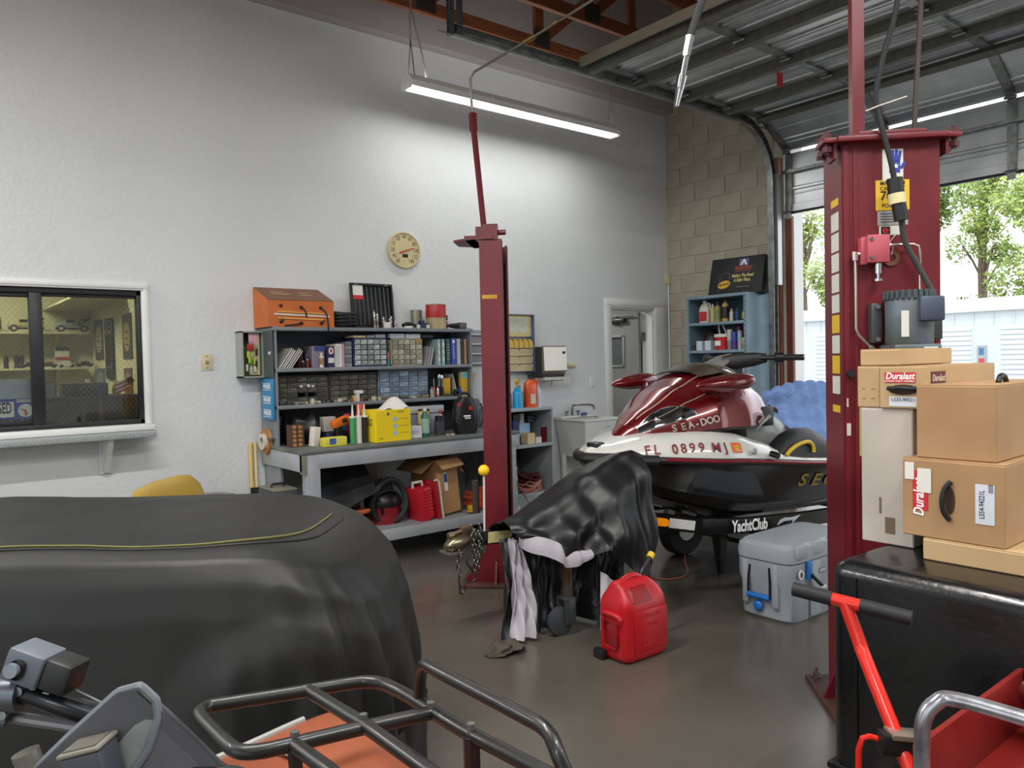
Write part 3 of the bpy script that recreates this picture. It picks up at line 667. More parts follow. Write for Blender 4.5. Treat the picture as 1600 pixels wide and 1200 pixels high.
for k in range(55):
    A = math.radians(212 + k * 5.4); part(G(RY(3.513 + .138 * math.sin(A), YA - .0222, 2.494 + .138 * math.cos(A)) @ Matrix.Rotation(-A, 4, 'Z')).box((0, 0, 0), (.0018, .009 if k % 5 else .014, .0008)), 'tick', wmat('#3a352c', .6), th) if k % 5 == 0 else None
# blank switch plates
for (x, z, lab, ms) in ((1.803, 1.543, 'cream jack plate on the wall beside the service window', wmat('#cfc4a2', .5)), (5.797, 1.255, 'white switch plate beside the doorway', m_trimw)):
    t = thing('wall_plate', lab, 'wall plate', (x, YA, z - .06))
    part(G().bb(x - .042, x + .042, YA - .009, YA, z - .06, z + .06, .003), 'plate', ms, t)
    part(G(RY(x, YA - .009, z)).lathe([(0, 0), (.014, 0), (.012, .012), (0, .012)], n=14) if x < 3 else G().bb(x - .006, x + .006, YA - .018, YA - .008, z - .014, z + .014, .002), 'jack' if x < 3 else 'toggle', wmat('#8d8672', .4) if x < 3 else m_trimw, t)
    for q in (-.043, .043): part(G(RY(x, YA - .009, z + q)).cyl((0, 0, 0), (0, 0, .002), .005, n=8), 'screw', wmat('#59554a', .4, .6), t)
cb = thing('junction_box', 'small cream conduit box at the wall corner', 'junction box', (7.05, YA, 2.36))
part(G().bb(7.02, 7.10, YA - .05, YA, 2.36, 2.46, .004), 'box', m_cream, cb); part(G().cyl((7.06, YA - .02, 2.36), (7.06, YA - .02, .9), .01), 'conduit', m_trimw, cb)

# workbench
wb = thing('workbench', 'long grey-painted wooden workbench against the white wall', 'workbench', (3.2, 5.45, 0))
bx0, bx1, by0 = 2.19, 4.16, 5.10
part(G().bb(bx0 - .005, bx1, by0 - .01, YA - .004, .876, .902, .004), 'worktop', m_btop, wb)
part(G().bb(bx0 + .12, bx1, by0, by0 + .038, .766, .876, .004), 'front_apron', m_bench, wb)
part(G().bb(bx0, bx0 + .038, by0, YA - .01, .75, .876, .004), 'side_apron', m_bench, wb)
part(G().bb(bx0 + .0, bx0 + .038, by0 - .003, by0 + .038, .74, .876), 'end_block', wmat('#7d7a70', .7), wb)
for x in (bx0 + .038, bx1 - .14):
    for y in (by0 + .002, YA - .10): part(G().bb(x, x + .10, y, y + .09, 0, .876, .004), 'leg', m_bench, wb)
part(G().bb(bx0 + .14, bx1, by0 + .005, by0 + .043, .16, .247, .004), 'shelf_fascia', m_bench, wb)
part(G().bb(bx0 + .14, bx1, by0 + .043, YA - .02, .225, .245), 'lower_shelf', m_bench, wb)
part(G().bb(2.215, 2.235, 5.55, YA - .002, 0, .876), 'end_panel', wmat('#8c9196', .5), wb)

# steel shelving on the bench
su = thing('shelving_unit', 'grey steel shelf unit standing on the workbench', 'shelf', (3.1, 5.7, .902))
sx0, sx1, sy0 = 2.20, 4.00, 5.55
for x in (sx0, sx1 - .016): part(G().bb(x, x + .016, sy0, YA - .004, .902, 1.80), 'side_panel', m_shelf, su)
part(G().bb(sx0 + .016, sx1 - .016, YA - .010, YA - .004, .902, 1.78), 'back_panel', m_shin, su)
for z in (1.205, 1.484, 1.795): part(G().bb(sx0 - (.0 if z < 1.7 else .012), sx1 + (.0 if z < 1.7 else .012), sy0 - .006, YA - .011, z - .028, z, .003), 'shelf_board', m_shelf, su)
Z1, Z2, Z3, Z0 = 1.205, 1.484, 1.795, .902

# ---- generic small things
def bottle(x, y, z, r, h, mat, cap, label, cat='bottle', neck=.4, band=None, group=None, name='bottle', sq=False, caph=.16, shoulder=.72):
    t = thing(name, label, cat, (x, y, z), group)
    hb = h * (1 - caph)
    g = G(T(x, y, z)); g.lathe([(0, 0), (r * .94, 0), (r, h * .03), (r, h * shoulder), (r * neck * 1.1, hb * .97), (r * neck, hb), (0, hb)], n=18); part(g, 'body', mat, t)
    part(G(T(x, y, z)).lathe([(0, hb * .99), (r * neck * 1.15, hb * .99), (r * neck * 1.1, h), (0, h)], n=14), 'cap', cap, t)
    if band: part(G(T(x, y, z)).lathe([(r * 1.006, h * .14), (r * 1.012, h * .15), (r * 1.012, h * shoulder * .86), (r * 1.006, h * shoulder * .88)], n=18), 'paper_label', band, t)
    return t
def can(x, y, z, r, h, mat, label, band=None, lid=None, cat='can', group=None, name='can'):
    t = thing(name, label, cat, (x, y, z), group)
    part(G(T(x, y, z)).lathe([(0, 0), (r, 0), (r, h * .97), (r * 1.03, h * .98), (r * 1.03, h), (r * .9, h), (r * .88, h * .97), (0, h * .97)], n=22), 'body', mat, t)
    if band: part(G(T(x, y, z)).lathe([(r * 1.004, h * .45), (r * 1.008, h * .46), (r * 1.008, h * .96), (r * 1.004, h * .965)], n=22), 'paper_label', band, t)
    if lid: part(G(T(x, y, z)).lathe([(0, h), (r * .97, h), (r * .95, h * 1.06), (0, h * 1.06)], n=20), 'lid', lid, t)
    return t
def spray(x, y, z, r, h, liquid, head, label, group=None):
    t = thing('spray_bottle', label, 'spray bottle', (x, y, z), group)
    part(G(T(x, y, z)).lathe([(0, 0), (r, 0), (r, h * .5), (r * .85, h * .58), (r * .36, h * .74), (r * .34, h * .8), (0, h * .8)], n=18), 'body', liquid, t)
    g = G(T(x, y, z)); g.lathe([(0, h * .78), (r * .45, h * .78), (r * .42, h * .86), (0, h * .86)], n=12); part(g, 'collar', head, t)
    g = G(T(x, y, z, .6)); g.bb(-r * 1.15, r * .5, -r * .3, r * .3, h * .86, h, .006); g.bb(-r * .7, -r * .5, -r * .15, r * .15, h * .68, h * .88, .004); part(g, 'trigger_head', head, t)
    return t
def book(x, y0, y1, z, th_, h, mat, label, pages=None, lean=0., group='manuals and binders on the shelf', name='book'):
    t = thing(name, label, 'book', (x + th_ / 2, (y0 + y1) / 2, z), group)
    m = T(x, 0, z, ry=lean)
    c = .003
    g = G(m); g.bb(0, c, y0, y1, 0, h); g.bb(th_ - c, th_, y0, y1, 0, h); g.bb(0, th_, y0, y0 + c, 0, h, .001); part(g, 'cover', mat, t, smooth=0)
    part(G(m).bb(c, th_ - c, y0 + c, y1 - .004, .004, h - .005), 'pages', pages or m_paper, t)
    return t, m
def carton(x0, x1, y0, y1, z0, z1, mat, label, cat='box', rz=0., name='carton', group=None, seam=True, tape=None):
    cx, cy = (x0 + x1) / 2, (y0 + y1) / 2
    t = thing(name, label, cat, (cx, cy, z0), group); m = T(cx, cy, z0, rz)
    hx, hy, h = (x1 - x0) / 2, (y1 - y0) / 2, z1 - z0
    part(G(m).bb(-hx, hx, -hy, hy, 0, h - .003, .003, seg=1), 'body', mat, t)
    for s in (-1, 1): part(G(m).bb(-hx + .002, hx - .002, .001 if s > 0 else -hy + .002, hy - .002 if s > 0 else -.001, h - .004, h), 'flap', mat, t)
    return t, m, hx, hy, h
def organizer(x0, x1, y0, y1, z0, z1, cols, rows, bodym, drawm, label, pulls=None, fill=None, topm=None, skip=(), group='drawer organisers'):
    t = thing('drawer_organizer', label, 'organizer', ((x0 + x1) / 2, (y0 + y1) / 2, z0), group)
    b = .010; g = G()
    g.bb(x0, x0 + b, y0, y1, z0, z1).bb(x1 - b, x1, y0, y1, z0, z1).bb(x0, x1, y1 - b, y1, z0, z1).bb(x0, x1, y0, y1, z0, z0 + b).bb(x0, x1, y0, y1, z1 - b, z1)
    W_ = x1 - x0 - 2 * b; H_ = z1 - z0 - 2 * b
    for r in range(1, rows): g.bb(x0, x1, y0 + .001, y1, z0 + b + H_ * r / rows - .0025, z0 + b + H_ * r / rows + .0025)
    for c in range(1, cols): g.bb(x0 + b + W_ * c / cols - .0025, x0 + b + W_ * c / cols + .0025, y0 + .001, y1, z0, z1)
    part(g, 'cabinet_body', bodym, t, smooth=0)
    cw, ch = W_ / cols - .007, H_ / rows - .007
    gg = G(); gg.bb(-cw / 2, cw / 2, -.004, .0, -ch / 2, ch / 2, .001, seg=1).bb(-cw / 2, cw / 2, 0, .07, -ch / 2, -ch / 2 + .003).bb(-cw * .28, cw * .28, -.013, -.003, -ch * .1, ch * .22, .002, seg=1)
    dm = [proto(gg, 'drawer', drawm)]
    for k_, q_ in enumerate((.62, 1.3, .85)):
        cc_ = [n for n in drawm.node_tree.nodes if n.type == 'VALTORGB'][0].color_ramp.elements; a_, b_ = cc_[1].color, cc_[0].color
        m2 = M(drawm.name + str(k_), tuple(min(.9, v_ * q_) for v_ in a_[:3]), .3, col2=tuple(min(.9, v_ * q_) for v_ in b_[:3]), scale=30 + 9 * k_)
        me_ = dm[0].copy(); me_.materials.clear(); me_.materials.append(m2); dm.append(me_)
    rng = random.Random(int(x0 * 1000))
    for r in range(rows):
        for c in range(cols):
            if (c, r) in skip: continue
            px_ = x0 + b + W_ * (c + .5) / cols; pz = z0 + b + H_ * (r + .5) / rows
            d = place(rng.choice(dm), 'drawer', t, (px_, y0 - rng.uniform(0, .006), pz))
    return t
# ================================================================== THINGS ON THE SHELVES AND BENCH
# key cabinet, blue plaque, tape, sticks on the unit's left flank
kc = thing('key_cabinet', 'open grey key cabinet on the wall left of the steel shelves', 'cabinet', (2.11, 5.8, 1.43))
m_kc = wmat('#9aa29a', .5)
g = G(); g.bb(2.02, 2.03, 5.73, YA - .002, 1.42, 1.77).bb(2.18, 2.19, 5.73, YA - .002, 1.42, 1.77).bb(2.02, 2.19, 5.73, YA - .002, 1.42, 1.43).bb(2.02, 2.19, 5.73, YA - .002, 1.76, 1.77); part(g, 'case', m_kc, kc, smooth=0)
part(G().bb(2.03, 2.18, YA - .012, YA - .004, 1.43, 1.76), 'back_panel', wmat('#6d6a3c', .6), kc)
part(G().bb(2.085, 2.165, 5.765, 5.772, 1.44, 1.755), 'hook_panel', wmat('#b9b183', .6), kc)
decal(kc, FW(2.115, 1.715, 5.764), .065, .085, wmat('#dca9b8', .7), 'pink_note')
d_ = part(G().bb(2.180, 2.19, 5.56, 5.73, 1.42, 1.77), 'door', wmat('#4a5458', .45), kc); part(G(FX(5.60, 1.6, 2.18)).lathe([(0, 0), (.014, 0), (.013, .008), (0, .01)], n=14), 'knob', wmat('#d8d6cc', .35), d_)
rk = random.Random(5)
for i, (x, z, c) in enumerate(((2.075, 1.655, '#b5242a'), (2.09, 1.655, '#b5242a'), (2.105, 1.655, '#a01f26'), (2.07, 1.60, '#b7d431'), (2.08, 1.56, '#b7d431'), (2.10, 1.545, '#2f8f3c'), (2.12, 1.55, '#d4b92e'), (2.06, 1.50, '#c9c9c4'), (2.09, 1.48, '#b8b8b2'), (2.12, 1.49, '#cfcfca'), (2.135, 1.62, '#2a2a2a'), (2.13, 1.53, '#2c2c2c'))):
    t = thing('key', 'bunch of keys with a coloured tag hanging in the key cabinet', 'key', (x, 5.75, z - .03), 'keys in the key cabinet')
    part(G().bb(x - .009, x + .009, 5.745, 5.75, z - .03, z + .02, .002), 'tag', wmat(c, .5), t); part(G(FW(x, z + .026, 5.747)).tube([(.009 * math.cos(q * PI / 5), .009 * math.sin(q * PI / 5), 0) for q in range(10)], .0015, n=4, loop=True), 'ring', m_steel, t)
bp_ = thing('blue_rack', 'blue plastic plaque with white lettering on the shelf flank', 'plaque', (2.19, 5.67, 1.10))
part(G().bb(2.172, 2.199, 5.565, 5.785, 1.098, 1.41, .010), 'board', wmat('#2f7fae', .4), bp_)
for z in (1.35, 1.25, 1.15):
    decal(bp_, FX(5.665, z, 2.172), .15, .035, wmat('#2f7fae', .4), 'band'); txt('WALKER', .045, m_wink, bp_, FX(5.66, z, 2.1702), sx=.8, bold=.02)
    for q in (-.025, .025): decal(bp_, FX(5.665, z + q, 2.172), .15, .004, m_wink, 'rule')
tr = thing('masking_tape_roll', 'hanging brown masking tape rolls on the bench flank', 'tape', (2.19, 5.70, .83))
ringm = lambda R, r, w_: [(r, 0), (R, 0), (R, w_), (r, w_), (r, 0)]
part(G(FX(5.74, .93, 2.199)).lathe(ringm(.095, .06, .03), n=28), 'outer_roll', wmat('#b07846', .6), tr)
part(G(FX(5.735, .93, 2.176)).lathe(ringm(.062, .035, .03), n=24), 'inner_roll', wmat('#cfc8bb', .6), tr)
part(G().bb(2.168, 2.196, 5.60, 5.72, .945, .962, .002), 'hook', wmat('#6c6e70', .4, .7), tr)
part(G(FX(5.745, .91, 2.19)).tube([(.105 * math.cos(q * PI / 12), .125 * math.sin(q * PI / 12), 0) for q in range(24)], .003, n=5, loop=True), 'wire_loop', wmat('#c3a877', .6), tr)
for i, (dx, lab) in enumerate(((0, 'yellow wooden broom handle leaning on the wall by the tape rolls'), (.035, 'pale broom handle with a dark end next to the yellow one'))):
    t = thing('broom_handle', lab, 'stick', (2.10 + dx, 5.82, 0)); part(G().cyl((2.09 + dx, 5.80, .35), (2.10 + dx, 5.842, .92), .013, n=10), 'stick', wmat(('#d9b865', '#d8c9a0')[i], .5), t); part(G().cyl((2.083 + dx, 5.77, 0), (2.09 + dx, 5.80, .58), .016, n=10), 'grip', m_blackrub, t)
# orange tester box
ob = thing('tester_box', 'orange sloped-top wooden tester box with black leads', 'box', (2.43, 5.71, Z3))
m_or = wmat('#c86a2c', .55, var=.15); ox0, ox1, oy0, oy1 = 2.165, 2.69, 5.565, YA - .006
yz = Matrix(((0, 0, 1, 0), (1, 0, 0, 0), (0, 1, 0, 0), (0, 0, 0, 1)))
g = G(); g.prism([(oy0, Z3 + .002), (oy0, 1.995), (oy1, 2.115), (oy1, Z3 + .002)], ox0, ox1, m=yz); part(g, 'case', m_or, ob, smooth=0)
g = G(); sl = V((0, oy1 - oy0, .12)).normalized(); nn_ = V((0, -sl.z, sl.y))
part(G().rings([[V((x, oy0, 1.996)) + sl * a + nn_ * .003 for x, a in ((ox0, 0), (ox1, 0), (ox1, .31), (ox0, .31))], [V((x, oy0, 1.996)) + sl * a - nn_ * .001 for x, a in ((ox0, 0), (ox1, 0), (ox1, .31), (ox0, .31))]]), 'instruction_panel', wmat('#7d4a2c', .5, var=.25), ob, smooth=0)
ms_ = lambda x, a: fr(tuple(V((x, oy0, 1.996)) + sl * a + nn_ * .0035), (1, 0, 0), tuple(sl))
for x, a, wd in ((2.30, .2, .10), (2.32, .15, .14), (2.52, .19, .08), (2.52, .14, .10)): decal(ob, ms_(x, a), wd, .014, wmat('#b7a77c', .6), 'panel_print', t=.0006)
for x, z in ((2.26, 1.955), (2.42, 1.945), (2.58, 1.945), (2.26, 1.835), (2.42, 1.825), (2.58, 1.825)): part(G(FW(x, z, oy0)).lathe([(0, 0), (.013, 0), (.012, .012), (0, .014)], n=12), 'socket', m_black, ob)
for pts in ([(2.42, oy0 - .01, 1.945), (2.44, oy0 - .03, 1.92), (2.455, oy0 - .02, 1.87)], [(2.58, oy0 - .01, 1.945), (2.61, oy0 - .035, 1.90), (2.625, oy0 - .03, 1.82), (2.63, oy0 - .02, 1.765)], [(2.42, oy0 - .01, 1.825), (2.36, oy0 - .025, 1.812), (2.28, oy0 - .02, 1.805)], [(2.26, oy0 - .01, 1.835), (2.275, oy0 - .02, 1.855)], [(2.58, oy0 - .01, 1.825), (2.6, oy0 - .02, 1.85)]):
    part(G().tube(pts, .006, n=6, sub=4), 'test_lead', m_blackrub, ob)
for z, c, x0, x1 in ((1.905, '#d59a4c', 2.23, 2.62), (1.885, '#ddd9cf', 2.21, 2.65), (1.858, '#d59a4c', 2.23, 2.60)): part(G().box((0, 0, 0), (x1 - x0, .008, .012), m=T((x0 + x1) / 2, oy0 - .006, z, ry=.03)), 'rail_strip', wmat(c, .55), ob)
# black cable coil
one(G().tube([(2.83 + .10 * math.cos(a) * (1 - .02 * (a % 3)), 5.66 + .055 * math.sin(a), Z3 + .012 + .0042 * a) for a in (q * .45 for q in range(62))], .011, n=6), 'cable_coil', m_blackrub, 'coiled black cable lying beside the orange box', 'cable')
# drill bit case
bc = thing('drill_bit_case', 'upright black drill bit case with a red and white card', 'case', (3.15, 5.78, Z3))
mc = fr((2.955, 5.775, Z3 + .001), (1, 0, 0), (0, .10, 1))
part(G(mc).bb(0, .395, 0, .385, -.012, .0, .004), 'tray', m_black, bc)
g = G(mc); g.bb(0, .395, .365, .385, 0, .02, .004).bb(0, .395, 0, .02, 0, .02, .004).bb(0, .018, 0, .385, 0, .02, .004).bb(.377, .395, 0, .385, 0, .02, .004); part(g, 'frame', m_black, bc)
for k in range(9): part(G(mc).bb(.03 + k * .04, .036 + k * .04, .03, .26 if k < 3 else .36, 0, .012), 'divider', wmat('#55585a', .4), bc)
for x in (.05, .33): part(G(mc).bb(x - .014, x + .014, .368, .377, .02, .023), 'latch', m_steel, bc)
decal(bc, mc @ Matrix.Translation((.065, .31, .012)), .095, .11, m_paper, 'card'); decal(bc, mc @ Matrix.Translation((.065, .265, .0135)), .095, .035, m_redink, 'card_band')
for i, (x, h, r) in enumerate(((3.09, .15, .014), (3.135, .13, .013), (3.175, .10, .015), (3.20, .075, .014), (3.235, .09, .014), (3.265, .11, .013), (3.285, .07, .015))):
    t = thing('spark_plug', 'used chrome spark plug standing before the drill bit case', 'spark plug', (x, 5.66, Z3), 'spark plugs on the top shelf')
    y = 5.65 + .03 * (i % 2)
    part(G(T(x, y, Z3)).lathe([(0, 0), (r, 0), (r, h * .2), (r * .6, h * .22), (r * .6, h * .4), (r * 1.15, h * .42), (r * 1.15, h * .55), (r * .6, h * .57), (r * .7, h * .75), (r * .4, h * .8), (r * .4, h), (0, h)], n=8), 'plug_body', m_chrome, t)
    part(G(T(x, y, Z3)).cyl((0, 0, h * .58), (0, 0, h * .9), r * .62, r * .5), 'insulator', wmat('#d9d5c8', .35), t)
one(G().bb(3.16, 3.215, 5.60, 5.63, Z3, Z3 + .05, .003), 'small_white_box', m_paper, 'small white box in front of the spark plugs', 'box')
# toy car, flat box and black bits
tc_ = thing('toy_car', 'small dark blue toy truck on the top shelf', 'toy car', (3.52, 5.62, Z3))
g = G(T(3.52, 5.62, Z3)); g.bb(-.06, .075, -.025, .025, .014, .038, .006).bb(-.02, .03, -.022, .022, .035, .072, .008).bb(.03, .075, -.02, .02, .035, .048, .004); part(g, 'body', wmat('#1d2c55', .25, coat=.6), tc_)
part(G(T(3.52, 5.62, Z3)).bb(-.014, .024, -.0235, .0235, .05, .066, .002), 'window', m_black, tc_)
for x in (-.042, .055):
    for s in (-1, 1): part(G(T(3.52 + x, 5.62 + s * .024, Z3 + .018)).lathe([(0, -.005), (.018, -.005), (.018, .005), (0, .005)], n=14, m=Matrix.Rotation(PI / 2, 4, 'X')), 'wheel', wmat('#c9c9c4', .4), tc_)
one(G().bb(3.365, 3.425, 5.60, 5.64, Z3, Z3 + .022, .003), 'flat_box', m_paper, 'flat white box beside the toy truck', 'box')
one(G().tube([(3.39, 5.70, Z3 + .03), (3.44, 5.70, Z3 + .045), (3.49, 5.68, Z3 + .03)], .018, n=8, sub=3), 'black_hose_piece', m_blackrub, 'short black hose piece behind the toy truck', 'hose')
can(3.70, 5.66, Z3, .088, .215, wmat('#b3a67c', .45, var=.25), 'large red and tan can on the top shelf', band=wmat('#b3262a', .4))
ct_ = can(3.575, 5.78, Z3, .05, .17, wmat('#8f8d7d', .4, .5), 'plain grey tin standing behind the red can')
t, m_, hx, hy, h_ = carton(3.80, 3.85, 5.70, 5.73, Z3, Z3 + .13, wmat('#b9b4b0', .6), 'small red and blue packet behind the red can')
decal(t, FW(3.825, Z3 + .105, 5.6995), .05, .045, wmat('#2b3564', .5), 'print'); decal(t, FW(3.825, Z3 + .04, 5.6995), .05, .05, wmat('#c14a4f', .5), 'print')
gn = thing('heat_gun', 'black tool lying at the end of the top shelf', 'tool', (3.89, 5.64, Z3))
part(G(T(3.89, 5.63, Z3 + .03, .12)).rings([[V((x, b * math.cos(a), .0 + c * math.sin(a))) for a in (q * PI / 5 for q in range(10))] for x, b, c in ((-.10, .01, .008), (-.07, .025, .018), (.0, .03, .026), (.02, .03, .028))]), 'barrel', m_black, gn); part(G(T(3.92, 5.635, Z3 + .03, .12)).bb(-.01, .08, -.03, .03, -.026, .03, .012), 'housing', wmat('#5a544c', .5), gn)

# ---- shelf 2: magazines
for i in range(6):
    h = .19 - .012 * (i % 3); t = thing('magazine', 'magazine leaning in the stack at the shelf end', 'magazine', (2.29 + i * .016, 5.68, Z2), 'leaning magazines')
    part(G(T(2.235 + i * .019, 0, Z2, ry=.62 - .0 * i)).bb(0, .008, 5.58, 5.80, 0, h, .001, seg=1), 'cover', wmat(('#b9b5a8', '#8f8a7c', '#cfcabb', '#5f5a55', '#a6988f', '#6d5970')[i], .5), t)
    part(G(T(2.235 + i * .019, 0, Z2, ry=.62)).bb(.001, .007, 5.577, 5.79, .004, h - .003), 'pages', m_paper, t)
one(G(T(2.47, 5.76, Z2)).rings([[V((.035 * math.cos(a), .05 * math.sin(a), z)) for a in (q * PI / 8 for q in range(16))] for z in (0, .10, .13)]), 'brown_pouch', wmat('#4a2e22', .7), 'brown leather pouch behind the magazines', 'pouch')
bottle(2.44, 5.60, Z2, .012, .055, m_black, m_paper, 'tiny black bottle with a white cap by the magazines')
bottle(2.475, 5.60, Z2, .011, .07, wmat('#7a2020', .4), m_paper, 'tiny red bottle with a white cap by the magazines')
bottle(2.505, 5.66, Z2, .018, .08, wmat('#4c1f1c', .4), m_black, 'dark red jar in the shadow of the steel shelf')
bottle(2.59, 5.60, Z2, .018, .115, wmat('#d8d2b4', .4), m_paper, 'cream glue bottle with a white cap', band=wmat('#9c7a50', .5))
one(G(FW(2.575, Z2 + .012, 5.575)).lathe([(0, 0), (.012, 0), (.012, .006), (0, .006)], n=14), 'round_disc', m_paper, 'loose white round disc before the glue bottle', 'cap')
t, m_, hx, hy, h_ = carton(2.54, 2.648, 5.665, 5.80, Z2, Z2 + .17, wmat('#8d8696', .6), 'blue and white filter box behind the glue bottle')
decal(t, FW(2.612, Z2 + .15, 5.6595), .10, .035, wmat('#3a4a86', .5), 'print'); 
t, m_, hx, hy, h_ = carton(2.655, 2.71, 5.62, 5.80, Z2, Z2 + .165, wmat('#2b2a55', .5), 'navy filter box with a red oval beside the pink carton')
part(G(FW(2.682, Z2 + .13, 5.6195)).rings([[V((.02 * math.cos(a), .027 * math.sin(a), z)) for a in (q * PI / 10 for q in range(20))] for z in (0, .001)]), 'oval_logo', m_paper, t); part(G(FW(2.682, Z2 + .13, 5.618)).rings([[V((.01 * math.cos(a), .015 * math.sin(a), z)) for a in (q * PI / 10 for q in range(20))] for z in (0, .001)]), 'oval_dot', m_redink, t)
decal(t, FW(2.682, Z2 + .055, 5.6195), .05, .04, m_paper, 'print')
t, m_, hx, hy, h_ = carton(2.712, 2.765, 5.60, 5.78, Z2, Z2 + .185, wmat('#ded8d2', .6), 'white carton with a pink edge standing upright')
decal(t, FW(2.730, Z2 + .09, 5.5995), .028, .15, wmat('#b9c4c0', .6), 'print', t=.0008); part(G().bb(2.766, 2.79, 5.605, 5.78, Z2, Z2 + .185), 'pink_edge', wmat('#c79aa6', .6), t)
for i in range(6):
    o = one(G().bb(2.795, 2.848, 5.59, 5.80, Z2 + .034 * i, Z2 + .034 * i + .032, .003), 'bit_case', wmat(('#7f8688', '#6b7376')[i % 2], .4), 'thin grey flat case in the stack left of the navy organiser', 'case', 'stacked flat grey cases')
m_navy = wmat('#1f2b57', .45); m_clear = M('frosted clear drawer', '#b9bcba', .3, var=.25, scale=22, col2='#7f8483')
m_clear2 = M('beige clear drawer', '#b7b4a0', .35, var=.25, scale=20, col2='#8f8d7d'); m_smoke = M('smoky drawer', '#64645a', .3, scale=26, col2='#3f3f38'); m_bluecl = M('bluish clear drawer', '#93a6b9', .3, scale=18, col2='#6f8296')
organizer(2.855, 3.165, 5.585, 5.78, Z2, 1.715, 5, 5, m_navy, m_clear, 'navy drawer organiser with clear drawers on the second shelf')
organizer(3.20, 3.505, 5.585, 5.78, Z2, 1.712, 5, 5, wmat('#a09c80', .5), m_clear2, 'beige drawer organiser with clear drawers on the second shelf')
for (x0, x1, z, h, c, lab) in ((2.87, 2.98, 1.716, .02, '#c9b483', 'tan flat box on the navy organiser'), (2.99, 3.06, 1.716, .022, '#8d9296', 'grey flat box on the navy organiser'), (3.07, 3.16, 1.716, .03, '#a8a5a6', 'pale grey flat box on the navy organiser'), (3.205, 3.345, 1.713, .038, '#b9bcd0', 'clear lilac lid on the beige organiser'), (3.355, 3.50, 1.713, .036, '#c3cbd3', 'clear bluish lid on the beige organiser')):
    one(G().bb(x0, x1, 5.60, 5.75, z, z + h, .004), 'flat_box', wmat(c, .35), lab, 'box')
bottle(3.182, 5.60, Z2, .011, .11, wmat('#3f8c86', .5), wmat('#d0574a', .5), 'teal marker pen with a red cap between the organisers', cat='marker', neck=.9, caph=.4, shoulder=.9)
part(G().bb(3.44, 3.50, 5.575, 5.584, 1.672, 1.70, .002), 'yellow_tag', wmat('#c98f2e', .5), bpy.data.objects['drawer_organizer.001'])
for i in range(3): book(3.515 + i * .028, 5.58, 5.78, Z2, .02, .165 - .006 * i, wmat(('#8f9192', '#a5a7a5', '#b9b6aa')[i], .5), 'thin grey booklet leaning beside the binders' , lean=.22, group='leaning grey booklets')
BK = ((3.655, .028, .22, '#a9c2bf', 'pale teal ring binder with a labelled spine'), (3.70, .028, .22, '#9dbfbc', 'second pale teal binder next to the dark green manual'), (3.742, .045, .225, '#1f4a44', 'dark green manual with gold lettering'), (3.795, .052, .228, '#1f3fae', 'bright blue service binder'), (3.855, .040, .225, '#b5bcc0', 'silver grey manual beside the blue binder'), (3.90, .02, .22, '#2b2b2d', 'black spiral notebook between the silver and tan books'), (3.935, .026, .222, '#b58a63', 'tan hardback at the end of the row'))
for i, (x, th_, h, c, lab) in enumerate(BK):
    t, m_ = book(x, 5.575, 5.79, Z2, th_, h, wmat(c, .4), lab, name='binder' if i in (0, 1, 3) else 'book')
    if i in (0, 1):
        for q in (.05, .11, .17): decal(t, FW(x + th_ / 2, Z2 + q, 5.5745), th_ * .7, .035, m_paper, 'spine_label')
    if i == 2:
        for q in range(6): decal(t, FW(x + th_ / 2, Z2 + .05 + q * .025, 5.5745), .022, .008, wmat('#a9a27a', .5), 'spine_print')
    if i == 3: decal(t, FW(x + th_ / 2, Z2 + .11, 5.5745), .014, .12, wmat('#7f95d9', .4), 'spine_print'); decal(t, FW(x + th_ / 2, Z2 + .2, 5.5745), .02, .03, m_wink, 'spine_label')
    if i == 5: part(G().tube([(x + .01 + .006 * math.cos(q * 1.3), 5.572 + .006 * math.sin(q * 1.3), Z2 + .01 + q * .002) for q in range(100)], .0015, n=4), 'spiral', m_steel, t)
one(G().bb(3.52, 3.64, 5.62, 5.74, 1.715, 1.742, .004), 'black_folder', m_black, 'black folder lying on the grey booklets', 'folder')
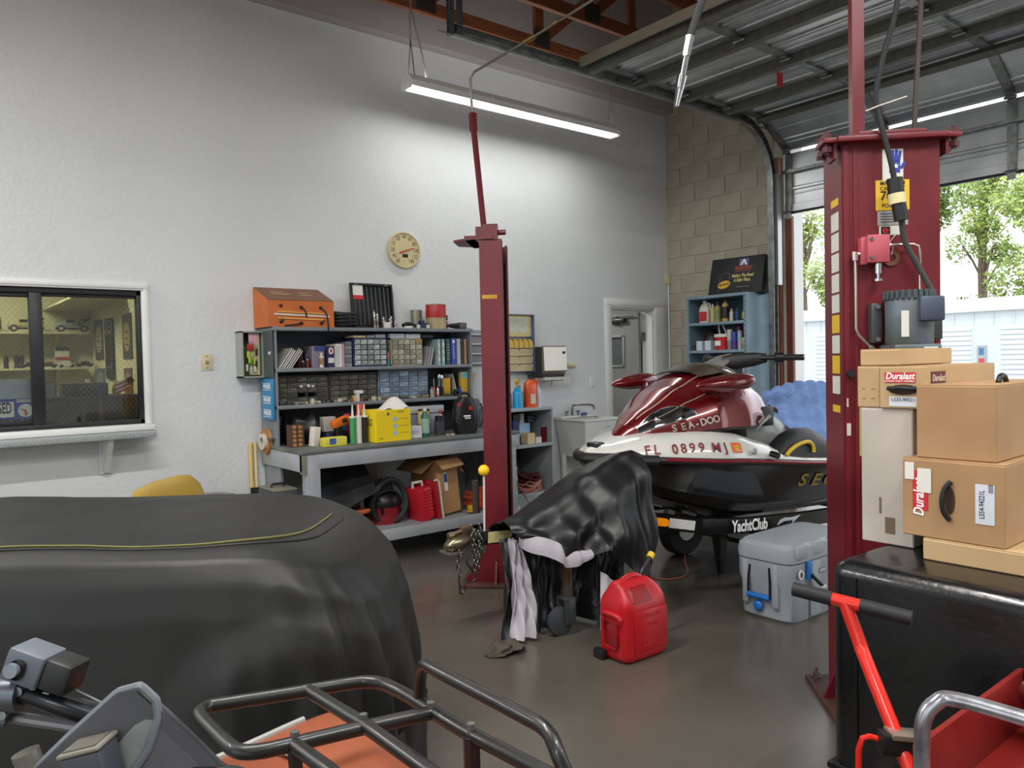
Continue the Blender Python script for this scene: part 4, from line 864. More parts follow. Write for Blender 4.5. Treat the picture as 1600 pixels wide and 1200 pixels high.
# ---- shelf 3: organisers and clutter
organizer(2.235, 2.665, 5.66, 5.80, Z1, 1.425, 5, 5, wmat('#4b4b45', .5), m_smoke, 'dark smoky drawer organiser at the left of the middle shelf', skip=((2, 1), (3, 1)))
organizer(2.672, 3.10, 5.66, 5.80, Z1, 1.432, 5, 5, wmat('#3d3d39', .5), m_smoke, 'dark drawer organiser in the middle of the middle shelf')
organizer(3.115, 3.60, 5.66, 5.80, Z1, 1.45, 5, 5, wmat('#7f8f9f', .5), m_bluecl, 'bluish drawer organiser with drawers full of parts')
for x in (2.44, 2.50, 2.535): part(G(FW(x, 1.345, 5.652)).lathe([(0, 0), (.014, 0), (.014, .004), (0, .004)], n=14), 'washer', wmat('#c9c9b8', .4), bpy.data.objects['drawer_organizer.002'])
rc = random.Random(11)
for i in range(27):
    x = 2.26 + i * .049 + rc.uniform(-.006, .006); y = rc.uniform(5.585, 5.625); s = rc.uniform(.016, .030); kind = i % 4
    c = rc.choice(('#b5ab96', '#8b8478', '#a08a6a', '#c9c3b5', '#5e5a55', '#9c5a44', '#77706a', '#3b3836'))
    g = G(T(x, y, Z1, rc.uniform(0, 3)))
    if kind == 0: g.bb(-s, s, -s * .6, s * .6, 0, s * 1.1, .003)
    elif kind == 1: g.lathe([(0, 0), (s * .7, 0), (s * .8, s * .8), (s * .4, s * 1.5), (0, s * 1.6)], n=8)
    elif kind == 2: g.rings([[V((u_, s * .7 * math.cos(a) * (1 + .2 * math.sin(5 * u_ * 60)), s * .62 + s * .6 * math.sin(a))) for a in (q * PI / 3 for q in range(6))] for u_ in (-s * 1.4, -s * .3, s * .6, s * 1.5)])
    else: g.cyl((-s * 1.3, 0, s * .45), (s * 1.3, 0, s * .45), s * .45, n=8).cyl((-s * 1.6, 0, s * .45), (-s * 1.2, 0, s * .45), s * .7 * .64, n=6)
    one(g, 'hardware_piece', wmat(c, .45, .3 if kind == 3 else 0.), 'small odd hardware piece among the clutter on the middle shelf edge', 'hardware', 'clutter on the middle shelf')
for i, (x, h, c, lab) in enumerate(((2.86, .05, '#c9ab74', 'tan little parts box standing in the middle shelf clutter'), (2.885, .06, '#cdd0d6', 'white tube standing in the middle shelf clutter'), (2.92, .03, '#9a4b2d', 'rust coloured small tin on the middle shelf edge'))):
    one(G().bb(x - .014, x + .014, 5.575, 5.61, Z1, Z1 + h, .003), 'parts_box', wmat(c, .5), lab, 'box')
one(G().bb(2.87, 2.935, 5.58, 5.63, Z1 + .062, Z1 + .09, .003), 'white_block', m_paper, 'white block resting on the small boxes', 'block')
sd_ = thing('screwdriver', 'red-handled screwdriver standing upright near the shelf end', 'screwdriver', (3.63, 5.61, Z1)); part(G(T(3.63, 5.61, Z1)).lathe([(0, 0), (.014, 0), (.016, .06), (.010, .085), (0, .09)], n=10), 'handle', wmat('#c0302c', .35), sd_); part(G(T(3.63, 5.61, Z1)).cyl((0, 0, .09), (0, 0, .16), .003), 'shaft', m_chrome, sd_)
for i, (x, h, r, lab) in enumerate(((3.60, .09, .016, 'clear glass vial beside the red screwdriver'), (3.66, .10, .012, 'slim silver tube beside the red screwdriver'))): bottle(x, 5.60, Z1, r, h, m_chrome if i else wmat('#a9b7b5', .15), m_steel, lab)
for i, (x, h) in enumerate(((3.695, .20), (3.725, .19))):
    t = thing('flashlight', 'chrome flashlight standing on end at the shelf end', 'flashlight', (x, 5.63, Z1), 'chrome flashlights'); part(G(T(x, 5.63, Z1)).lathe([(0, 0), (.013, 0), (.013, h * .25), (.011, h * .26), (.011, h * .7), (.016, h * .8), (.016, h * .95), (.012, h), (0, h)], n=14), 'barrel', m_chrome, t); part(G(T(x, 5.63, Z1)).cyl((0, 0, h * .02), (0, 0, h * .45), .0142), 'grip', m_black, t)
carton(3.75, 3.83, 5.65, 5.71, Z1 + .0, Z1 + .16, wmat('#dba722', .5), 'yellow packet at the right end of the middle shelf')
one(G(T(3.83, 5.585, Z1, .3)).lathe(ringm(.03, .017, .03), n=20, m=T(0, 0, .03, rx=PI / 2)), 'tape_ring', m_black, 'black tape ring standing on the middle shelf edge', 'tape')
one(G().tube([(3.76 + .02 * math.cos(a), 5.60 + .02 * math.sin(a), Z1 + .006 + .002 * a) for a in (q * .5 for q in range(26))], .004, n=5), 'wire_coil', m_steel, 'small bright wire coil on the middle shelf edge', 'wire')
one(G(T(3.91, 0, Z1, ry=-.25)).bb(0, .006, 5.66, 5.80, 0, .2), 'picture_card', m_paper, 'white card leaning in the middle shelf corner', 'card')
t, m_, hx, hy, h_ = carton(3.905, 3.975, 5.59, 5.63, Z1, Z1 + .21, wmat('#d8a928', .5), 'yellow and cyan hanging packet at the shelf upright'); decal(t, FW(3.94, Z1 + .18, 5.5895), .07, .05, wmat('#5fb3c9', .5), 'print')
bottle(3.885, 5.585, Z1, .014, .085, wmat('#2a4fae', .4), m_black, 'small blue bottle with a black cap at the shelf upright')
# ---- bench top
cr = thing('small_crate', 'little brown slatted crate at the left end of the bench', 'crate', (2.29, 5.45, Z0))
for i in range(5): part(G().bb(2.245, 2.335, 5.40, 5.47, Z0 + .004 + i * .032, Z0 + .004 + i * .032 + .026, .003), 'slat', wmat('#a4784c', .6), cr)
for x in (2.245, 2.29, 2.335): part(G().bb(x - .006, x + .006, 5.394, 5.476, Z0, Z0 + .165), 'post', wmat('#4a2f20', .6), cr)
one(G(T(2.40, 5.36, Z0, .2, ry=.12)).bb(-.028, .028, -.03, .03, 0, .145, .003), 'white_box', wmat('#d9d2c6', .5), 'slim white box with a brown window on the bench', 'box')
sp = thing('sponge_pack', 'yellow and blue sponge pack at the bench front', 'sponge', (2.50, 5.24, Z0))
part(G(T(2.50, 5.24, Z0, .1)).bb(-.095, .095, -.04, .04, 0, .07, .012), 'pack', wmat('#d6cf4c', .5, var=.2), sp); decal(sp, T(2.50, 5.24, Z0, .1) @ fr((-.03, -.0402, .04), (1, 0, 0), (0, 0, 1)), .055, .045, wmat('#3f5f9c', .5), 'print')
bag = one(G(T(2.42, 5.60, Z0)).rings([[V((x, .09 * math.cos(a) * w_, .10 * w_ + .10 * w_ * math.sin(a))) for a in (q * PI / 6 for q in range(12))] for x, w_ in ((-.14, .5), (-.08, 1.1), (0, 1.0), (.06, 1.25), (.13, .7))]), 'tool_bag', m_black, 'black tool bag slumped at the back of the bench', 'bag')
one(G(T(2.29, 5.775, Z0 + .0)).rings([[V((.055 * math.cos(a) * w_, .055 * math.sin(a) * w_, z)) for a in (q * PI / 7 for q in range(14))] for z, w_ in ((0, .9), (.05, 1), (.20, 1), (.24, .7), (.25, .2))]), 'black_canister', m_black, 'black canister in the bench corner', 'canister')
dr = thing('cordless_drill', 'orange and black cordless tool on the bench', 'drill', (2.62, 5.42, Z0))
part(G(T(2.64, 5.40, Z0 + .165, .25, ry=-.25)).bb(-.085, .085, -.03, .03, -.035, .035, .022), 'housing', wmat('#e0701f', .4), dr); part(G(T(2.64, 5.40, Z0 + .165, .25, ry=-.25)).bb(-.01, .045, -.034, .034, -.012, .022, .008), 'vent_panel', wmat('#2b2620', .5), dr); part(G(T(2.62, 5.41, Z0)).bb(-.03, .03, -.025, .025, .02, .15, .012).bb(-.06, .10, -.045, .045, 0, .05, .012), 'grip_and_battery', m_black, dr)
one(G(T(2.64, 5.54, Z0)).bb(-.08, .10, -.05, .06, 0, .085, .02), 'navy_case', wmat('#23284e', .5), 'navy blue case behind the orange tool', 'case')
for i, (x, c, r, h, lab) in enumerate(((2.60, '#b8b0a8', .0, .06, 'white and purple carton on the navy case'), (2.69, '#3f86b3', .0, .06, 'blue carton beside the purple one'))): carton(x - .05, x + .05, 5.50, 5.58, Z0 + .086, Z0 + .20 - .02 * i, wmat(c, .5), lab)
can(2.80, 5.60, Z0, .035, .21, wmat('#b0406a', .3, .3), 'pink metallic can behind the caulk tubes')
for i, c in enumerate(('#3f9c5a', '#d9d9d2', '#222222')):
    t = thing('caulk_tube', ('green caulk tube with a white nozzle', 'white caulk tube with a white nozzle', 'black caulk tube with a white nozzle')[i], 'caulk tube', (2.69 + i * .05, 5.30, Z0), 'caulk tubes on the bench')
    x = 2.69 + i * .050; part(G(T(x, 5.30, Z0)).cyl((0, 0, .0), (0, 0, .205), .023, n=16), 'tube', wmat(c, .4), t); part(G(T(x, 5.30, Z0)).cyl((0, 0, .205), (0, 0, .295), .011, .004, n=12), 'nozzle', m_paper, t); part(G(T(x, 5.30, Z0)).cyl((0, 0, .195), (0, 0, .208), .026, n=16), 'collar', m_paper, t)
# yellow rag box
rb = thing('rag_box', 'bright yellow box of rags with white rag on top', 'box', (2.98, 5.30, Z0)); m_yb = wmat('#efd21a', .5, var=.05)
part(G().bb(2.825, 3.135, 5.19, 5.41, Z0, 1.148, .003, seg=1), 'body', m_yb, rb)
txt('RAGS', .075, m_ink, rb, FX(5.31, 1.05, 2.824), sx=.72, bold=.0, shear=.2); txt('RAGS', .03, wmat('#8d7f30', .5), rb, FW(3.045, 1.13, 5.189), sx=.8); txt('250', .022, wmat('#8d7f30', .5), rb, FW(2.87, .93, 5.189))
for z in (1.075, 1.02, .965): part(G(FW(2.995, z, 5.19)).lathe([(0, 0), (.02, 0), (.02, .001), (0, .001)], n=18), 'picture_dot', wmat('#a9c0cf', .5), rb); decal(rb, FW(3.07, z, 5.19), .09, .004, wmat('#8d7f30', .5), 'print_line')
part(G(FW(2.935, 1.115, 5.19)).lathe([(.008, 0), (.016, 0), (.016, .001), (.008, .001), (.008, 0)], n=16), 'badge', wmat('#c9b94a', .5), rb)
g = G(T(3.03, 5.30, 1.147)); g.grid(lambda u, v: V(((u - .5) * .24, (v - .5) * .18, max(0, .085 * (1 - (2 * u - 1.1) ** 2) * (1 - (2 * v - 1) ** 2) + .012 * math.sin(9 * u + 4 * v)))), 14, 10)
part(g, 'rag', m_paper, rb, 'white rag pulled out of the top', thick=.003)
bottle(2.845, 5.47, Z0, .04, .285, wmat('#b9302c', .4), wmat('#e0564a', .4), 'red-capped bottle behind the yellow rag box', neck=.7)
sh_ = one(G(T(3.20, 5.46, Z0)).rings([[V((x, .05 * math.cos(a), .045 * s + .04 * s * math.sin(a))) for a in (q * PI / 6 for q in range(12))] for x, s in ((-.05, .6), (-.03, 1.3), (.03, 1.4), (.07, .8))]), 'dust_mask', m_paper, 'white perforated mask behind the white carton', 'mask')
t, m_, hx, hy, h_ = carton(3.15, 3.28, 5.26, 5.36, Z0, Z0 + .095, wmat('#d4d2d6', .6), 'small white carton right of the rag box'); decal(t, FW(3.215, Z0 + .05, 5.2595), .08, .03, wmat('#b9b4c9', .6), 'print')
bottle(3.335, 5.30, Z0, .034, .235, wmat('#2f6e5c', .25), m_paper, 'green bottle with a white cap and pale label on the bench', band=wmat('#9fbfb0', .5), neck=.4, caph=.1)
can(3.45, 5.50, Z0, .05, .20, wmat('#c79b3c', .25), 'amber jar behind the green bottle', band=wmat('#d9c77c', .5), lid=m_black, cat='jar', name='jar')
bottle(3.50, 5.34, Z0, .045, .16, wmat('#4a4c4e', .2), m_black, 'smoky glass jar with a black lid on the bench', neck=.75, cat='jar', caph=.25)
bottle(3.565, 5.42, Z0, .03, .20, wmat('#d9d1c4', .5), wmat('#a5402e', .5), 'white bottle with a rusty red cap next to the bag')
for i in range(4): one(G(T(3.50 + i * .022, 5.22 + .012 * (i % 2), Z0, i)).bb(-.014, .014, -.008, .008, 0, .014, .004), 'scrap_piece', wmat(('#c9b58a', '#b5553f', '#d0cabd', '#8a7a5c')[i], .6), 'small coloured scrap on the bench before the smoky jar', 'scrap', 'scraps on the bench')
tb = thing('plastic_tub', 'clear plastic tub with a grey lid at the back of the bench', 'tub', (3.52, 5.68, Z0)); part(G().bb(3.36, 3.70, 5.60, 5.80, Z0, Z0 + .17, .012), 'tub', wmat('#8f93a8', .3), tb); part(G().bb(3.345, 3.715, 5.585, 5.815, Z0 + .17, Z0 + .235, .012), 'lid', wmat('#c2c4c4', .4), tb)
# black jump-starter bag
jb = thing('jump_starter', 'black rounded jump-starter pack on the bench end', 'jump starter', (3.72, 5.30, Z0))
mj = T(3.73, 5.30, Z0, -.35)
part(G(mj).rings([[V((.105 * w_ * (abs(math.cos(a)) ** .7) * (1 if math.cos(a) > 0 else -1), .075 * (abs(math.sin(a)) ** .7) * (1 if math.sin(a) > 0 else -1), z)) for a in (q * PI / 10 for q in range(20))] for z, w_ in ((0, .8), (.02, .95), (.12, 1.08), (.22, .95), (.28, .7), (.305, .4))]), 'body', m_black, jb)
part(G(mj).tube([(-.05, 0, .29), (-.03, 0, .335), (.03, 0, .335), (.05, 0, .29)], .013, n=8, sub=3), 'handle', m_black, jb)
part(G(mj).bb(.06, .125, -.05, .05, .05, .29, .02), 'side_panel', wmat('#4d545c', .45), jb)
for x, z, c in ((-.07, .245, '#b3283a'), (.03, .215, '#b5302f')): part(G(mj @ fr((x, -.072, z), (1, 0, 0), (0, 0, 1))).cyl((0, 0, 0), (0, 0, .014), .017, n=12), 'red_button', wmat(c, .4), jb)
decal(jb, mj @ fr((-.0, -.0765, .15), (1, 0, 0), (0, 0, 1)), .06, .012, m_wink, 'print'); decal(jb, mj @ fr((.005, -.0765, .132), (1, 0, 0), (0, 0, 1)), .05, .009, m_wink, 'print'); part(G(mj).tube([(.13, -.03, .25), (.15, -.05, .15), (.12, -.06, .05)], .008, n=6, sub=3), 'cable', m_blackrub, jb)
# ---- under the bench
ZL = .246
tx = thing('tool_case', 'dark grey steel case with a top handle left of the bench leg', 'case', (2.12, 5.37, 0)); part(G().bb(2.03, 2.205, 5.22, 5.52, 0, .62, .008), 'case', wmat('#3d4043', .5), tx); part(G().bb(2.03, 2.205, 5.22, 5.52, .62, .632, .003), 'lid', wmat('#7c7468', .6), tx); part(G().tube([(2.07, 5.37, .632), (2.075, 5.37, .655), (2.16, 5.37, .655), (2.165, 5.37, .632)], .010, n=8), 'handle', wmat('#26282a', .5), tx)
wbd = one(G().box((0, 0, .27), (.62, .012, .54), m=T(2.86, 5.80, ZL, 0, -.05)), 'storage_board', wmat('#c9cbc9', .6), 'large white board standing at the back under the bench', 'panel')
bs_ = one(G().grid(lambda u, v: V((2.36 + .46 * u + .03 * v, 5.17 + .40 * v, ZL + .06 + .30 * v + .22 * u + .03 * math.sin(3 * u))), 12, 8), 'dark_sheet', wmat('#3f4144', .35, .2, col2='#2c2d2f'), 'sooty dark bent panel leaning under the bench', 'panel', thick=.006)
one(G().bb(2.60, 2.92, 5.66, 5.74, ZL, ZL + .37), 'brown_board', wmat('#7b4a2e', .6), 'brown board edge behind the dark sheet', 'board')
one(G(T(2.40, 5.25, ZL)).cyl((0, 0, 0), (0, 0, .05), .03).cyl((0, 0, .05), (0, 0, .07), .024), 'cable_bottle_top', wmat('#e3c21c', .4), 'yellow plastic cap at the bench leg', 'cap')
# shop vacuum
sv = thing('shop_vacuum', 'red shop vacuum with black lid and hose under the bench', 'vacuum', (3.0, 5.35, ZL)); mv = T(2.985, 5.40, ZL)
part(G(mv).lathe([(0, 0), (.13, 0), (.135, .02), (.142, .14), (0, .14)], n=24), 'drum', wmat('#8d1f2c', .35), sv)
part(G(mv).lathe([(0, .138), (.15, .138), (.152, .17), (.13, .22), (.085, .25), (.08, .30), (0, .31)], n=24), 'motor_lid', m_black, sv)
part(G(mv).bb(-.03, .05, -.075, .03, .27, .345, .015), 'switch_block', wmat('#26282b', .5), sv)
part(G(mv).tube([(.15 * math.cos(a), -.10 + .02 * math.sin(a * 2), .18 + .165 * math.sin(a)) for a in (q * PI / 14 for q in range(-7, 20))], .026, n=10, sub=2), 'hose', wmat('#26272a', .6), sv)
part(G(mv).tube([(-.02 + .09 * math.cos(a), -.13 + .004 * a, .22 + .045 * math.sin(a)) for a in (q * .5 for q in range(40))], .006, n=5), 'power_cord', m_blackrub, sv)
part(G(mv).bb(-.09, -.07, -.14, -.125, .09, .14), 'latch', m_black, sv)
sp_ = thing('wire_spool', 'red wire spool standing at the lower shelf edge', 'spool', (2.64, 5.20, ZL)); part(G(T(2.66, 5.22, ZL)).lathe([(0, 0), (.05, 0), (.05, .008), (.036, .01), (.036, .12), (.05, .122), (.05, .13), (0, .13)], n=20), 'spool_body', wmat('#b5635a', .5), sp_); part(G(T(2.66, 5.22, ZL)).lathe([(.036, .012), (.041, .014), (.041, .118), (.036, .12)], n=20), 'wire', wmat('#c05a55', .4), sp_)
one(G(T(2.70, 5.24, ZL + .15)).rings([[V((.09 * math.cos(a) * s, .05 * math.sin(a) * s, z)) for a in (q * PI / 8 for q in range(16))] for z, s in ((-.02, .4), (-.018, .9), (.0, 1), (.006, .8))]), 'orange_dish', wmat('#c1673f', .5), 'orange plastic dish resting on the red spool', 'dish')
# red jerry can under the bench
jc = thing('fuel_can', 'small red fuel can tilted under the workbench', 'fuel can', (3.26, 5.27, ZL)); mj = T(3.265, 5.27, ZL, .1, ry=-.13)
part(G(mj).bb(-.075, .065, -.1, .1, 0, .27, .02), 'tank', wmat('#c4202f', .35), jc)
for q in range(9): part(G(mj).bb(-.02 + .0, .05, -.106, -.098, .03 + q * .026, .045 + q * .026, .003), 'rib', wmat('#c4202f', .35), jc)
part(G(mj).tube([(-.05, 0, .265), (-.05, 0, .31), (.04, 0, .30), (.045, 0, .265)], .013, n=8), 'handle', wmat('#d6d0c2', .5), jc)
ff = thing('folding_stool', 'red frame with a white edge standing beside the fuel can', 'frame', (3.37, 5.25, ZL)); part(G(T(3.345, 5.25, ZL, .1, ry=-.13)).bb(0, .03, -.1, .1, 0, .31, .012), 'panel', wmat('#b01e2b', .4), ff); part(G(T(3.345, 5.25, ZL, .1, ry=-.13)).tube([(.038, -.105, .0), (.038, -.105, .30), (.02, -.105, .325), (-.01, -.105, .32)], .008, n=6), 'edge_trim', wmat('#d8d3cc', .5), ff)
# open cardboard box
cb_ = thing('cardboard_box', 'open tan cardboard box tilted under the workbench', 'box', (3.52, 5.42, ZL)); mb = T(3.42, 5.24, ZL + .002, .06, ry=-.10)
g = G(mb); t_ = .005
g.bb(0, .22, 0, t_, 0, .46).bb(0, .22, .36 - t_, .36, 0, .46).bb(0, t_, 0, .36, 0, .46).bb(.22 - t_, .22, 0, .36, 0, .46).bb(0, .22, 0, .36, 0, t_); part(g, 'walls', m_card, cb_, smooth=0)
part(G(mb @ T(0, 0, .46, ry=-.5)).bb(-.16, 0, 0, .36, 0, t_), 'flap', m_card, cb_, smooth=0); part(G(mb @ T(.22, 0, .46, ry=1.2)).bb(0, .16, 0, .36, 0, t_), 'flap', m_card2, cb_, smooth=0)
part(G(mb @ T(0, .0, .46, rx=.6)).bb(0, .22, -.12, 0, 0, t_), 'flap', m_card, cb_, smooth=0)
decal(cb_, mb @ fr((.09, -.0005, .27), (1, 0, 0), (0, 0, 1)), .035, .15, m_paper, 'shipping_label'); decal(cb_, mb @ fr((.09, -.0018, .30), (1, 0, 0), (0, 0, 1)), .03, .07, m_blue, 'label_print')
# extension cord coil, grey steel door leaning behind
ec = thing('extension_cord', 'orange extension cord coiled on the lower shelf', 'cord', (3.85, 5.30, ZL)); part(G().tube([(3.86 + (.13 + .015 * math.sin(a * 1.7)) * math.cos(a), 5.30 + (.11 + .012 * math.cos(a * 2.3)) * math.sin(a), ZL + .012 + .0028 * a + .008 * math.sin(3 * a)) for a in (q * .4 for q in range(130))], .008, n=5), 'cord', wmat('#c2512f', .5), ec)
one(G(T(3.70, 5.17, ZL)).tube([(.05 * math.cos(a), .04 * math.sin(a), .01 + .003 * a) for a in (q * .5 for q in range(40))], .008, n=5), 'rope_bundle', wmat('#dcb02a', .5), 'yellow cord bundle at the edge of the lower shelf', 'cord')
dp = thing('sheet_metal_piece', 'dark grey steel panel standing behind the orange cord', 'panel', (3.98, 5.62, ZL)); part(G().bb(3.80, 4.12, 5.66, 5.675, ZL, .86), 'panel', wmat('#5c6064', .45), dp); part(G().tube([(3.96, 5.655, .74), (3.93, 5.65, .68), (3.98, 5.65, .60), (3.94, 5.65, .56), (3.99, 5.65, .50), (3.97, 5.65, .38)], .004, n=5, sub=4), 'hanging_wire', m_black, dp); part(G().bb(3.785, 3.80, 5.655, 5.68, ZL, .87), 'edge_strip', m_black, dp)
# ================================================================== RIGHT OF THE FAR POST
# parts bin cabinet on the wall
pb = thing('parts_bin_cabinet', 'wall-hung cabinet of cream tilt bins with a picture header', 'cabinet', (4.74, 5.82, 1.39))
part(G().bb(4.56, 4.90, 5.80, YA - .003, 1.39, 1.95, .004), 'cabinet_back', wmat('#6b7896', .5), pb)
part(G().bb(4.895, 4.905, 5.745, YA - .003, 1.39, 1.95), 'side_plate', wmat('#5a6a96', .5), pb)
part(G().bb(4.56, 4.905, 5.745, 5.80, 1.945, 1.955), 'top_plate', wmat('#8a8f92', .5), pb)
part(G().bb(4.56, 4.89, 5.775, 5.80, 1.735, 1.94, .003), 'header_board', wmat('#d8c78d', .5), pb)
decal(pb, FW(4.72, 1.845, 5.775), .25, .14, wmat('#c9cbb4', .5, var=.2, scale=30), 'header_print')
for i in range(5):
    x = 4.58 + i * .062; part(G(T(x + .028, 5.77, 1.625)).rings([[V((q * w_, -.03 * w_ + (0 if q > -9 else 0), z)) for q in (-.027, 0, .027)] + [V((q * w_, .03, z)) for q in (.027, 0, -.027)] for z, w_ in ((0, 1), (.06, .85), (.09, .2))]), 'small_bin', wmat('#c2a244', .45), pb)
for r in range(3):
    z = 1.40 + r * .075
    g = G(); g.prism([(5.80, z), (5.765, z), (5.745, z + .068), (5.80, z + .068)], 4.57, 4.885, m=yz); b_ = part(g, 'tilt_bin', wmat('#d6c9a0', .4), pb, smooth=0)
    part(G().bb(4.70, 4.715, 5.745, 5.758, z + .055, z + .065), 'catch', m_black, b_)
# towel dispenser
td = thing('towel_dispenser', 'brushed steel paper towel dispenser on the white wall', 'dispenser', (5.06, 5.76, 1.31))
part(G().bb(4.905, 5.21, 5.66, YA - .002, 1.33, 1.635, .006), 'case', wmat('#3a3b3c', .4, .4), td)
g = G(); g.prism([(5.66, 1.64), (5.655, 1.645), (5.63, 1.63), (5.62, 1.40), (5.66, 1.365)], 4.915, 5.215, m=yz); part(g, 'front_cover', wmat('#a7a29a', .3, .8), td)
part(G().bb(4.93, 5.20, 5.64, 5.80, 1.305, 1.335), 'tray_lip', wmat('#c9c5ba', .5), td); part(G().bb(4.96, 5.18, 5.645, 5.70, 1.298, 1.306), 'slot', m_black, td)
part(G(FW(5.18, 1.575, 5.626)).cyl((0, 0, 0), (0, 0, .008), .014, n=14), 'lock', m_black, td)
sr = thing('wall_bracket', 'cream bracket with hooks on the wall beside the towel dispenser', 'bracket', (5.36, 5.84, 1.42))
part(G().bb(5.24, 5.42, YA - .03, YA - .002, 1.40, 1.50, .01), 'block', m_cream, sr); part(G().tube([(5.42, YA - .02, 1.44), (5.54, YA - .02, 1.44)], .016, n=8, rad=[.025, .018, .016, .022]), 'arm', m_cream, sr)
for i in range(4): part(G().cyl((5.27 + i * .04, YA - .035, 1.34), (5.27 + i * .04, YA - .02, 1.40), .007, n=6), 'peg', m_cream, sr)
one(G().bb(5.22, 5.48, YA - .012, YA - .002, 1.24, 1.33, .002), 'notice_card', m_paper, 'white notice card below the cream bracket', 'card')
# small shelf unit
ss = thing('small_shelf', 'low grey open shelf unit between the lift post and the sink', 'shelf', (4.50, 5.6, 0))
qx0, qx1, qy0 = 4.22, 4.78, 5.36
for x in (qx0, qx1 - .018): part(G().bb(x, x + .018, qy0, YA - .02, .0, 1.05), 'side_panel', m_bench, ss)
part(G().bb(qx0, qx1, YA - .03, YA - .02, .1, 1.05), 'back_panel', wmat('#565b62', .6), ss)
for z in (1.07, .735, .285): part(G().bb(qx0, qx1, qy0 - .004, YA - .031, z - .028, z, .003), 'shelf_board', m_bench, ss)
part(G().bb(qx0, qx1, qy0 - .006, qy0 + .02, .165, .258), 'kick_fascia', m_bench, ss)
spray(4.325, 5.46, 1.07, .034, .26, wmat('#1c2f86', .2), wmat('#d9c66a', .4), 'dark blue spray bottle with a cream trigger')
spray(4.415, 5.43, 1.07, .048, .27, wmat('#2ba3d6', .2), wmat('#d9b24a', .4), 'cyan spray bottle with a yellow trigger on the low shelf')
bottle(4.49, 5.50, 1.07, .035, .20, wmat('#1f8f3a', .25), wmat('#16662b', .4), 'green bottle behind the cyan spray bottle', neck=.35)
oj = thing('orange_jug', 'bright orange cleaner jug with a pump top', 'jug', (4.57, 5.44, 1.07))
part(G(T(4.575, 5.44, 1.07)).rings([[V((.062 * w_ * (abs(math.cos(a)) ** .6) * (1 if math.cos(a) > 0 else -1), .05 * w_ * (abs(math.sin(a)) ** .6) * (1 if math.sin(a) > 0 else -1), z)) for a in (q * PI / 10 for q in range(20))] for z, w_ in ((0, .9), (.015, 1), (.18, 1), (.22, .9), (.25, .45), (.262, .3))]), 'body', wmat('#ee5f24', .3), oj)
part(G(T(4.575, 5.44, 1.07)).cyl((0, 0, .26), (0, 0, .285), .02).cyl((0, 0, .285), (0, 0, .31), .007).bb(-.035, .012, -.01, .01, .305, .32, .003), 'pump', m_black, oj)
part(G(T(4.575, 5.44, 1.07)).tube([(-.04, -.02, .235), (-.062, -.03, .21), (-.06, -.035, .17)], .011, n=8, sub=3), 'handle', wmat('#ee5f24', .3), oj)
decal(oj, FW(4.565, 1.15, 5.3885), .06, .09, wmat('#d9cfc4', .5), 'paper_label')
spray(4.685, 5.46, 1.07, .034, .265, wmat('#c7d3de', .25), wmat('#e2755f', .4), 'clear spray bottle with a coral trigger at the shelf end')
for i, (x0, x1, z0, h, c, lab) in enumerate(((4.33, 4.40, .735, .25, '#1f2024', 'black carton on the low shelf, back left'), (4.43, 4.50, .735, .21, '#1b2766', 'dark blue carton on the low shelf'), (4.51, 4.64, .795, .12, '#9cc4e6', 'light blue box on the low shelf'), (4.44, 4.52, .945, .06, '#2a2a2c', 'small black box stacked on the blue carton'), (4.53, 4.60, .916, .09, '#bdbdb8', 'silver tin on the light blue box'), (4.62, 4.70, .916, .07, '#3c3c3e', 'dark tin on the light blue box'), (4.49, 4.58, .735, .10, '#d2bd93', 'tan open carton on the low shelf front'), (4.59, 4.66, .735, .058, '#d9d2c6', 'white roll box on the low shelf'), (4.70, 4.755, .735, .14, '#6f1f28', 'dark red can at the low shelf end'))):
    y = 5.58 if i in (0, 1, 2, 3, 4, 5) else 5.44
    if i in (4, 8): can((x0 + x1) / 2, y, z0, (x1 - x0) / 2, h, wmat(c, .35, .4), lab)
    else: carton(x0, x1, y - .05, y + .05, z0, z0 + h, wmat(c, .5), lab)
for i in range(5):
    x = 4.26 + i * .04; one(G(T(x, 5.42 + .02 * (i % 2), .735, i * .9)).cyl((-.04, 0, .014), (.04, 0, .014), .012, n=8).bb(.02, .05, -.014, .014, 0, .03, .004), 'tool_piece', wmat(('#6b675f', '#8d8577', '#3c3a38', '#a39a88', '#57544e')[i], .4, .5), 'small metal tool on the low shelf left side', 'tool', 'small tools on the low shelf')
for i in range(2): can(4.335, 5.44, .285 + i * .125, .052, .12, wmat('#d8d8d2', .45), ('white tub at the bottom of a stack of two', 'white tub on top of another tub')[i], band=wmat('#7f7c58', .5), lid=m_paper, cat='tub', name='tub')
can(4.262, 5.50, .285, .03, .16, wmat('#c9b5d8', .4), 'lilac bottle behind the white tubs'); 
rg = thing('shop_rags', 'bundle of red and pink shop rags on the bottom shelf', 'rags', (4.56, 5.52, .285))
rr = random.Random(4)
for i in range(6):
    z = .29 + i * .026; a0 = rr.uniform(0, 6); w_ = .17 - .012 * i
    g = G(T(4.57 + rr.uniform(-.01, .01), 5.52, z)); g.grid(lambda u, v: V(((w_ + .015 * math.sin(6 * PI * u + a0)) * v * math.cos(2 * PI * u), (.13 + .012 * math.sin(8 * PI * u + a0)) * v * math.sin(2 * PI * u), .02 + .016 * math.sin(10 * PI * u + a0) * v * v - .012 * v * v)), 40, 5)
    part(g, 'rag', wmat('#c58a80' if i < 4 else '#5f1a1e', .85, var=.2), rg, thick=.008)
